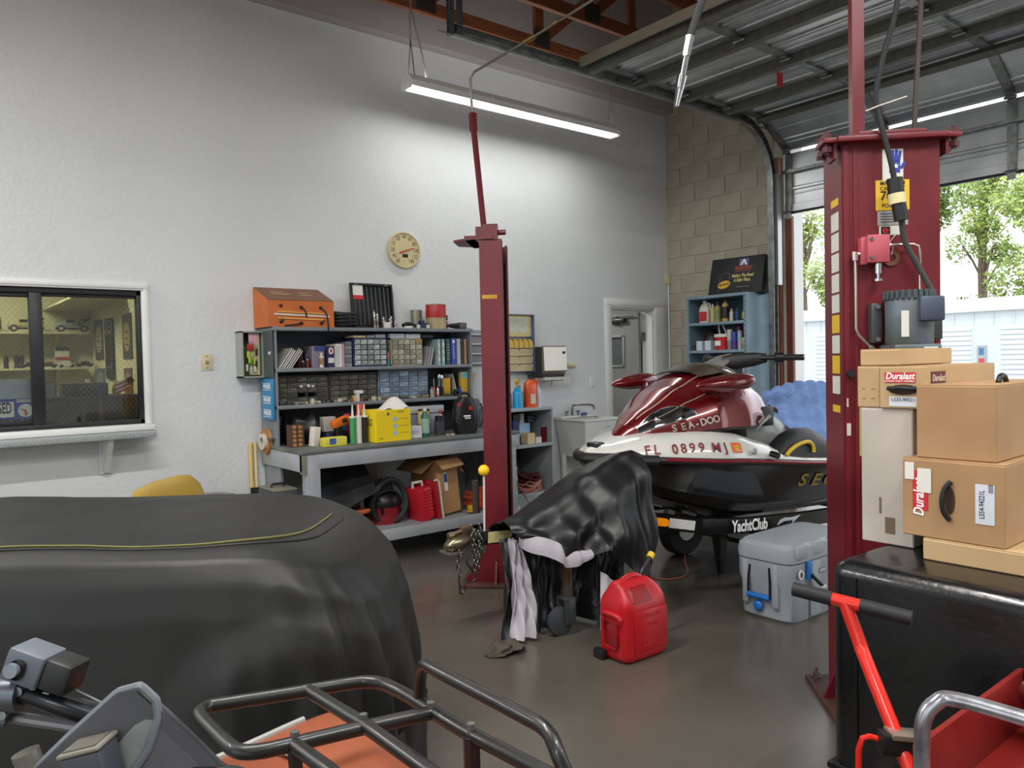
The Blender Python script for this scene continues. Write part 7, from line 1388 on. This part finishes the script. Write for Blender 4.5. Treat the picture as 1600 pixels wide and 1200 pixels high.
# ---- black tank and parts boxes
tk = thing('steel_tank', 'large black steel tank with rounded edges holding the boxes', 'tank', (2.48, .4, 0)); m_tk = M('glossy black tank paint', '#101214', .28, col2='#0b0c0e', scale=6, bump=.10, bscale=60, coat=.3)
part(G().bb(2.11, 2.88, -.7, 1.17, .0, .90, .045, seg=4), 'shell', m_tk, tk, smooth=50)
part(G().bb(2.106, 2.112, 1.085, 1.09, .05, .86), 'weld_seam', m_tk, tk); part(G().bb(2.102, 2.888, -.708, 1.178, .28, .30, .006), 'band', m_tk, tk)
m_bx = M('tan carton board', '#a98660', .75, col2='#9d7a54', scale=4); m_bx2 = M('light carton board', '#b99c74', .75, col2='#af9168', scale=4); m_bxg = M('grey-white carton', '#b9b0a6', .7, col2='#aaa197', scale=4)
def pbox(x0, x1, y0, y1, z0, z1, mat, label, rz=0.):
    t = thing('parts_box', label, 'box', ((x0 + x1) / 2, (y0 + y1) / 2, z0), 'cardboard parts boxes on the tank')
    m_ = T((x0 + x1) / 2, (y0 + y1) / 2, z0, rz); hx, hy, h = (x1 - x0) / 2, (y1 - y0) / 2, z1 - z0
    part(G(m_).bb(-hx, hx, -hy, hy, 0, h - .002, .003, seg=1), 'body', mat, t)
    for s in (-1, 1): part(G(m_).bb(-hx + .002, hx - .002, min(.0006 * s, s * (hy - .001)), max(.0006 * s, s * (hy - .001)), h - .004, h + .0005), 'top_flap', mat, t)
    return t, lambda y, z, o=.0005: m_ @ fr((-hx - o, y, z), (0, -1, 0), (0, 0, 1)), lambda x, z, o=.0005: m_ @ fr((x, -hy - o, z), (1, 0, 0), (0, 0, 1)), h
def handle(t, f, y, z, w_=.03, h=.10, vert=True):
    part(G(f(y, z)).rings([[V((.014 * math.cos(a), h * .36 * math.sin(a), q)) for a in (k * PI / 9 for k in range(18))] for q in (0, .0012)]) if vert else G(f(y, z)).rings([[V((h * .5 * math.cos(a), .016 * math.sin(a), q)) for a in (k * PI / 9 for k in range(18))] for q in (0, .0012)]), 'handle_slot', wmat('#3b2a1a', .8), t)
    pts = [(0, -h / 2, .002), (-.012, -h * .3, .012), (-.014, 0, .018), (-.010, h * .3, .012), (.004, h / 2, .002)] if vert else [(-h / 2, .004, .002), (-h * .25, .004, .012), (0, .006, .014), (h * .25, .004, .012), (h / 2, .004, .002)]
    part(G(f(y, z)).tube(pts, .007, n=8, sub=4), 'strap_handle', m_blackrub, t)
t, f, fs, h = pbox(2.30, 2.78, .70, .985, .901, .962, m_bx2, 'flat pale carton at the bottom of the box pile'); txt('DUR', .05, wmat('#3a3228', .6), t, fs(.1, .03), sx=.9)
t, f, fs, h = pbox(2.31, 2.80, .775, 1.045, .9635, 1.190, m_bx, 'tan carton with a vertical strap handle and red label', rz=.0)
def vtext(s_, size, mat, t, f, y, z, **k): return txt(s_, size, mat, t, f(y, z, .0022) @ Matrix.Rotation(PI / 2, 4, 'Z'), **k)
decal(t, f(.085, .135), .042, .115, m_redink, 'brand_label'); vtext('Duralast', .04, m_wink, t, f, .088, .115, sx=.8, bold=.02, shear=.2)
decal(t, f(.073, .165, .0018), .038, .07, m_paper, 'price_tag'); decal(t, f(.115, .19, .0008), .026, .05, m_paper, 'price_tag')
decal(t, f(-.085, .115), .048, .11, wmat('#cdd3da', .6), 'part_label'); vtext('LS54-94221L', .02, m_ink, t, f, -.078, .115, sx=.75)
for k in range(6): decal(t, f(-.1 + k * .0001, .15 + k * .004, .0018), .012, .002, m_ink, 'bar_line', t=.0003)
handle(t, f, .005, .115, h=.11)
t, f, fs, h = pbox(2.335, 2.84, .81, 1.02, 1.1915, 1.404, m_bx, 'plain tan carton at the top of the front pile', rz=.02)
part(G(T(2.57, .87, 1.405)).tube([(-.03, 0, 0), (-.015, 0, .018), (.015, 0, .018), (.03, 0, 0)], .008, n=8, sub=3), 'strap_handle', m_black, t)
t, f, fs, h = pbox(2.40, 2.84, 1.055, 1.215, .9015, 1.327, m_bxg, 'tall grey-white carton standing behind the front pile')
decal(t, f(-.01, .06), .03, .05, wmat('#6b5a48', .7), 'scuff'); decal(t, f(.02, .12), .006, .05, wmat('#6b5a48', .7), 'scuff')
t, f, fs, h = pbox(2.39, 2.90, 1.004, 1.150, 1.3285, 1.458, m_bx2, 'pale carton with a red brand label and black strap')
decal(t, f(.01, .095), .092, .032, m_redink, 'brand_label'); txt('Duralast', .028, m_wink, t, f(.01, .099, .0022), sx=.9, bold=.02, shear=.2); txt('LOADED STRUT ASSEMBLY', .0075, m_wink, t, f(.01, .084, .0022)); decal(t, f(-.0, .022), .085, .03, wmat('#d3d8de', .6), 'part_label'); txt('LS33-90521', .015, m_ink, t, f(-.0, .027, .0022))
decal(t, fs(-.19, .095), .10, .035, wmat('#5c1a22', .6), 'brand_label'); txt('Duralast', .028, wmat('#c9b8a8', .6), t, fs(-.19, .092, .0022), sx=.9, bold=.02, shear=.2)
handle(t, f, -.0, .058, h=.09, vert=False)
t, f, fs, h = pbox(2.40, 2.80, 1.1525, 1.226, 1.3285, 1.4585, m_bx2, 'small pale carton below the top rear box')
for yy, zz2 in ((.015, .06), (-.015, .06), (.015, .03), (-.015, .03)): decal(t, f(yy, zz2), .010, .0015, wmat('#8f7a58', .7), 'print_mark')
t, f, fs, h = pbox(2.42, 2.80, 1.10, 1.226, 1.4605, 1.512, m_bx2, 'topmost tan carton of the rear pile next to the motor')
# ---- red T-handle jack
tj = thing('floor_jack', 'red steel jack with a black-gripped T handle', 'jack', (1.72, .78, 0)); m_rj = M('bright red enamel', '#d22a1e', .3, var=.06, coat=.3)
a_, b_, c_ = V((1.74, 1.058, .912)), V((1.772, .941, .897)), V((1.806, .798, .886)); L1, L2 = a_.lerp(c_, .44), a_.lerp(c_, .62)
part(G().tube([a_.lerp(c_, .33), a_.lerp(c_, .60)], .015, n=14), 'cross_tube', m_rj, tj)
part(G().tube([a_, a_.lerp(c_, .345)], .0175, n=14), 'grip', m_blackrub, tj); part(G().tube([a_.lerp(c_, .585), c_], .0175, n=14), 'grip', m_blackrub, tj)
part(G().tube([a_.lerp(c_, .455), (1.772, .905, .81), (1.762, .885, .775), (1.712, .773, .601), (1.66, .66, .42)], .016, n=14, sub=3), 'handle_shaft', m_rj, tj)
part(G().bb(1.58, 1.70, .42, .86, .06, .26, .02), 'chassis', m_rj, tj); part(G().bb(1.60, 1.69, .60, .72, .26, .46, .01), 'handle_yoke', m_black, tj)
part(G().tube([(1.655, .86, .03), (1.66, .852, .61), (1.663, .845, .636), (1.675, .835, .64), (1.70, .815, .63)], .007, n=8), 'release_rod', m_rj, tj)
part(G(fr((1.72, .785, .625), (.78, -.625, -.12), (0, 0, 1))).bb(-.05, .10, -.02, .025, -.02, .02, .004), 'pump_body', m_black, tj); part(G(fr((1.715, .78, .648), (.78, -.625, -.12), (0, 0, 1))).bb(-.03, .09, -.006, .008, -.03, .018, .003), 'pump_rail', M('brushed rail', '#b5aa9c', .3, .8), tj)
part(G().cyl((1.72, .77, .58), (1.70, .75, .50), .03, n=14).bb(1.62, 1.74, .58, .78, .10, .50, .02), 'pump_frame', m_black, tj)
for y in (.45, .82): 
    for x in (1.57, 1.71): part(G().cyl((x - .015, y, .06), (x + .015, y, .06), .06, n=18), 'caster', m_black, tj)
# ---- red tool cart with chrome handle
tc3 = thing('tool_cart', 'red steel tool cart with a chrome tube handle', 'tool cart', (1.72, .35, 0)); m_rc = M('red cart enamel', '#7f1e1b', .38, col2='#6d1815', scale=5)
part(G().bb(1.50, 2.06, .02, .665, .60, .612), 'tray_floor', m_rc, tc3); part(G().bb(1.50, 2.06, .652, .665, .60, .745, .003), 'tray_wall', m_rc, tc3); part(G().bb(1.50, 2.06, .02, .033, .60, .745, .003), 'tray_wall', m_rc, tc3); part(G().bb(2.047, 2.06, .034, .651, .60, .745, .003), 'tray_wall', m_rc, tc3); part(G().bb(1.50, 1.513, .034, .651, .60, .70, .003), 'tray_wall', wmat('#c24a48', .35), tc3)  # front wall's paler red has the light falling on it put into the colour
part(G().bb(1.50, 2.06, .02, .665, .15, .165, .003), 'lower_shelf', m_rc, tc3)
for x in (1.52, 2.04):
    for y in (.04, .645):
        part(G().bb(x - .015, x + .015, y - .015, y + .015, .08, .60), 'leg', m_rc, tc3); part(G().cyl((x, y - .015, .045), (x, y + .015, .045), .045, n=18), 'caster', m_blackrub, tc3)
part(G().tube([(1.485, .640, .45), (1.485, .640, .74), (1.49, .637, .81), (1.505, .620, .842), (1.52, .595, .85), (1.53, .48, .85), (1.53, .16, .85), (1.52, .10, .84), (1.49, .065, .81), (1.485, .05, .74), (1.485, .05, .45)], .0145, n=14, sub=4), 'push_handle', M('tarnished chrome', '#c3c9ce', .28, .8, col2='#8d8b92', scale=14), tc3)
for y in (.640, .05): part(G().cyl((1.462, y, .70), (1.472, y, .70), .011, n=12).cyl((1.458, y, .70), (1.462, y, .70), .006, n=6), 'handle_bolt', m_steel, tc3)
one(G(T(1.74, .36, .613)).rings([[V((x, .07 * w_ * math.cos(a), .035 * w_ + .035 * w_ * math.sin(a))) for a in (q * PI / 7 for q in range(14))] for x, w_ in ((-.12, .3), (-.08, .9), (0, .75), (.06, 1.1), (.12, .5))]), 'brown_rag', wmat('#4a332a', .85), 'crumpled brown rag in the red cart tray', 'rag')
lm = thing('work_light', 'small chrome-rimmed lamp lying at the cart tray end', 'lamp', (1.98, .56, .613)); part(G(T(1.96, .57, .70, .4, ry=1.2)).lathe([(0, 0), (.03, 0), (.055, .03), (.06, .045), (.055, .05), (.0, .04)], n=22), 'reflector', m_chrome, lm); part(G(T(1.96, .57, .613)).cyl((0, 0, 0), (0, 0, .07), .02), 'lamp_base', m_black, lm)
# ================================================================== INSIDE THE OFFICE
m_sh = wmat('#c9c79a', .6)
def osh(x0, x1, y0, y1, z, lab, br=()):
    t = thing('wall_shelf', lab, 'shelf', ((x0 + x1) / 2, (y0 + y1) / 2, z)); part(G().bb(x0, x1, y0, y1, z - .02, z, .002), 'board', m_sh, t)
    for x in br: part(G().prism([(y1, z - .19), (y1, z - .02), (y0 + .03, z - .02)], x - .012, x + .012, m=yz), 'bracket', m_sh, t, smooth=0)
osh(-1.2, 1.43, 8.15, 8.398, 1.865, 'upper cream shelf on the office far wall holding toy trucks', (1.18, .2)); osh(-1.2, 1.43, 8.15, 8.398, 1.535, 'lower cream shelf on the office far wall', (1.18, .2))
cs3 = thing('corner_shelf', 'cream shelf high in the office corner', 'shelf', (1.3, 7.9, 2.08)); part(G().bb(1.10, 1.498, 6.9, 8.39, 2.075, 2.095, .002), 'board', m_sh, cs3)
for i in range(9):
    one(G(T(1.30 + .06 * (i % 2), 8.25 - i * .13, 2.096)).rings([[V((.04 * w_ * math.cos(a), .04 * w_ * math.sin(a), z)) for a in (q * PI / 5 for q in range(10))] for z, w_ in ((0, 1), (.12, 1), (.16, .5), (.20, .45))]), 'figurine', wmat(('#2a2622', '#8a4a35', '#7a2c26', '#9a8a50', '#3c3a36')[i % 5], .5), 'dark figurine standing on the high office shelf', 'figurine', 'figurines on the high office shelf')
def truck(x, z, c, lab, tow):
    t = thing('toy_truck', lab, 'toy truck', (x, 8.2, z)); m_ = T(x, 8.22, z)
    part(G(m_).bb(-.05, .03, -.03, .03, .05, .12, .012).bb(-.13, -.04, -.028, .028, .04, .085, .01), 'cab', wmat(c, .4), t); part(G(m_).bb(.03, .15, -.033, .033, .035, .11 if not tow else .06, .006), 'bed', wmat(c, .4), t)
    part(G(m_).bb(-.13, .15, -.02, .02, .025, .04), 'chassis', m_black, t); part(G(m_).bb(-.045, .02, -.0315, .0315, .085, .112, .003), 'window', m_black, t)
    if tow: part(G(m_).tube([(.06, 0, .06), (.16, 0, .13)], .008, n=6).tube([(.06, 0, .06), (.07, 0, .11), (.14, 0, .12)], .005, n=5), 'tow_boom', m_black, t)
    else: part(G(m_).bb(.02, .15, -.035, .035, .115, .125), 'rack', m_black, t); part(G(m_ @ fr((.09, -.0335, .075), (1, 0, 0), (0, 0, 1))).rings([[V((.022 * math.cos(a), .012 * math.sin(a), q)) for a in (k * PI / 8 for k in range(16))] for q in (0, .001)]), 'door_emblem', m_black, t)
    for xx in (-.09, .10): part(G(m_).lathe([(0, -.012), (.032, -.012), (.032, .012), (0, .012)], n=16, m=T(xx, -.03, .032, rx=PI / 2)), 'wheel', wmat('#2b2b28', .5), t); part(G(m_).lathe([(0, -.013), (.016, -.013), (.016, .013), (0, .013)], n=12, m=T(xx, -.031, .032, rx=PI / 2)), 'hubcap', wmat('#b9b79c', .4), t)
truck(.93, 1.866, '#b9b37e', 'cream toy delivery truck on the upper office shelf', False); truck(1.30, 1.866, '#9aa39a', 'grey toy tow truck on the upper office shelf', True); truck(.60, 1.866, '#5f5a50', 'dark toy truck at the end of the upper office shelf', False)
for i, (x, c) in enumerate(((1.25, '#c9c9bd'), (1.40, '#26262a'), (.95, '#3c302c'), (.64, '#4c4a44'), (1.10, '#57301f'))): 
    t = thing('model_car', ('white', 'black', 'dark brown', 'grey', 'rust')[i] + ' model car on the lower office shelf', 'model car', (x, 8.22, 1.536)); part(G(T(x, 8.22, 1.536)).bb(-.07, .07, -.03, .03, .012, .035, .008).bb(-.03, .04, -.026, .026, .03, .055, .01), 'body', wmat(c, .35), t)
    for xx in (-.045, .045): part(G(T(x, 8.22, 1.536)).lathe([(0, -.032), (.014, -.032), (.014, .032), (0, .032)], n=12, m=T(xx, 0, .014, rx=PI / 2)), 'wheel', m_black, t)
t, m_, hx, hy, h_ = carton(1.17, 1.29, 8.30, 8.35, 1.536, 1.74, wmat('#c8c4b0', .5), 'white and red oil tin box on the lower office shelf'); decal(t, FW(1.23, 1.71, 8.2995), .11, .035, wmat('#2a3a4a', .5), 'print'); decal(t, FW(1.23, 1.62, 8.2995), .12, .03, wmat('#a83a2c', .5), 'print')
for i, x in enumerate((.86, .90, .78, .70)): one(G(T(x, 8.28, 1.536)).rings([[V((.022 * w_ * math.cos(a), .022 * w_ * math.sin(a), z)) for a in (q * PI / 5 for q in range(10))] for z, w_ in ((0, 1), (.05, .8), (.07, 1.1), (.12, .6))]), 'trinket', wmat('#332f2b', .5), 'small dark trinket on the lower office shelf', 'trinket', 'trinkets on the lower office shelf')
def poster(y0, y1, z0, z1, c, c2, lab, ov=True):
    t = thing('wall_poster', lab, 'poster', (1.499, (y0 + y1) / 2, z0)); part(G().bb(1.49, 1.499, y0, y1, z0, z1), 'sheet', wmat(c, .5), t)
    if ov: part(G(fr((1.4895, (y0 + y1) / 2, (z0 + z1) / 2), (0, -1, 0), (0, 0, 1))).rings([[V(((y1 - y0) * .38 * math.cos(a), (z1 - z0) * .33 * math.sin(a), q)) for a in (k * PI / 12 for k in range(24))] for q in (0, .001)]), 'oval_print', wmat(c2, .5), t)
    for k in range(3): part(G().bb(1.4875, 1.4885, y0 + (y1 - y0) * .3, y1 - (y1 - y0) * .3, z0 + (z1 - z0) * (.30 + .14 * k), z0 + (z1 - z0) * (.33 + .14 * k)), 'print_bar', wmat('#2c2a26', .5), t)
poster(7.86, 8.20, 1.60, 1.97, '#4a4a42', '#b3a87c', 'narrow dark poster with a cream oval, far end of the office side wall'); poster(6.76, 7.06, 1.59, 1.96, '#3f3d36', '#b09a5c', 'narrow dark poster with a tan oval beside the window'); poster(7.84, 8.16, 1.33, 1.52, '#5a6462', '#8d9690', 'small grey poster under the far dark poster'); poster(6.80, 7.06, 1.30, 1.515, '#6e4a34', '#7f8a62', 'small brown poster under the tan oval poster')
mi = thing('wall_mirror', 'narrow dark mirror on the office side wall', 'mirror', (1.49, 7.55, 1.42)); part(G().bb(1.475, 1.499, 7.40, 7.70, 1.42, 1.96, .02), 'frame', m_black, mi); part(G().bb(1.473, 1.4755, 7.42, 7.68, 1.45, 1.93), 'glass', M('mirror glass', '#6b6358', .05, 1., var=.3, scale=3), mi)
dk = thing('office_desk', 'dark brown counter behind the service window', 'desk', (.9, 6.55, 0)); m_dk = wmat('#2c211d', .4)
part(G().bb(-.3, 1.48, 6.42, 6.80, 0, 1.29, .006), 'carcass', m_dk, dk); part(G().bb(-.32, 1.49, 6.40, 6.82, 1.29, 1.31, .004), 'desk_top', m_dk, dk); part(G().bb(1.17, 1.20, 6.405, 6.42, 1.12, 1.29), 'trim_strip', wmat('#5e4330', .5), dk)
cbx = thing('desk_cabinet', 'black cabinet with a thin pull on the office counter', 'cabinet', (1.12, 6.62, 1.311)); part(G().bb(.97, 1.26, 6.50, 6.75, 1.311, 1.405, .004), 'case', m_black, cbx); part(G().cyl((1.07, 6.495, 1.375), (1.15, 6.495, 1.375), .004), 'pull', m_chrome, cbx)
can(1.14, 6.6, 1.406, .016, .03, m_paper, 'white cup on the black office cabinet')
fl = thing('desk_flag', 'small striped flag on a stick at the counter end', 'flag', (1.42, 6.60, 1.311)); part(G().cyl((1.44, 6.6, 1.311), (1.475, 6.6, 1.46), .003), 'stick', wmat('#b8a878', .5), fl)
for k in range(6): part(G(fr((1.37, 6.6, 1.335 + k * .015), (1, 0, .45), (0, 0, 1))).bb(-.04, .07, -.0075, .0075, 0, .002), 'stripe', wmat('#a83238' if k % 2 == 0 else '#d8d4cc', .6), fl)
part(G(fr((1.43, 6.598, 1.42), (1, 0, .45), (0, 0, 1))).bb(-.02, .03, -.022, .022, 0, .002), 'canton', wmat('#2b2f4a', .6), fl)
one(G(T(1.34, 6.62, 1.311)).rings([[V((.032 * w_ * math.cos(a), .02 * w_ * math.sin(a), z)) for a in (q * PI / 8 for q in range(16))] for z, w_ in ((0, .9), (.04, 1), (.08, .8), (.11, .15))]), 'brass_egg', wmat('#b39a48', .35, .4), 'golden oval ornament on the office counter', 'ornament')
pf = thing('desk_photo', 'brown picture frame standing on the office counter', 'frame', (.83, 6.66, 1.311)); 
for a in ((.76, .94, 1.415, 1.425), (.76, .77, 1.315, 1.425), (.93, .94, 1.315, 1.425)): part(G().bb(a[0], a[1], 6.66, 6.675, a[2], a[3]), 'moulding', wmat('#7a5a34', .5), pf)
part(G().bb(.77, .93, 6.668, 6.674, 1.312, 1.415), 'picture', wmat('#8d958a', .5), pf)
# closed sign in the window
sg_ = thing('closed_sign', 'blue and white closed sign with a clock face in the window', 'sign', (.45, 6.02, 1.19)); sy = 6.02
part(G().bb(.16, .73, sy, sy + .006, 1.19, 1.325), 'board', m_blue, sg_, smooth=0); decal(sg_, FW(.38, 1.255, sy), .44, .10, m_wink, 'white_panel'); txt('CLOSED', .10, m_ink, sg_, FW(.505, 1.262, sy - .0016), sx=.44, bold=.03)
decal(sg_, FW(.665, 1.25, sy), .10, .105, wmat('#2b56a8', .5), 'clock_panel'); part(G(FW(.665, 1.245, sy - .0013)).lathe([(0, 0), (.044, 0), (.044, .001), (0, .001)], n=24), 'clock_face', m_wink, sg_)
part(G(FW(.665, 1.245, sy - .0024)).prism([(-.035, .014), (.004, .006), (.012, -.032), (-.004, -.034), (-.008, -.006)], 0, .001), 'clock_hand', wmat('#d0553a', .5), sg_, smooth=0); decal(sg_, FW(.665, 1.31, sy - .0002), .10, .018, m_wink, 'strip'); txt('WILL RETURN', .016, m_ink, sg_, FW(.665, 1.31, sy - .0016), bold=.02)
one(G().bb(.2, .71, 6.03, 6.034, 1.325, 1.455), 'metal_plate', wmat('#8f9aa0', .3, .6, col2='#a9b4ba', scale=3), 'brushed metal plate above the closed sign', 'plate')
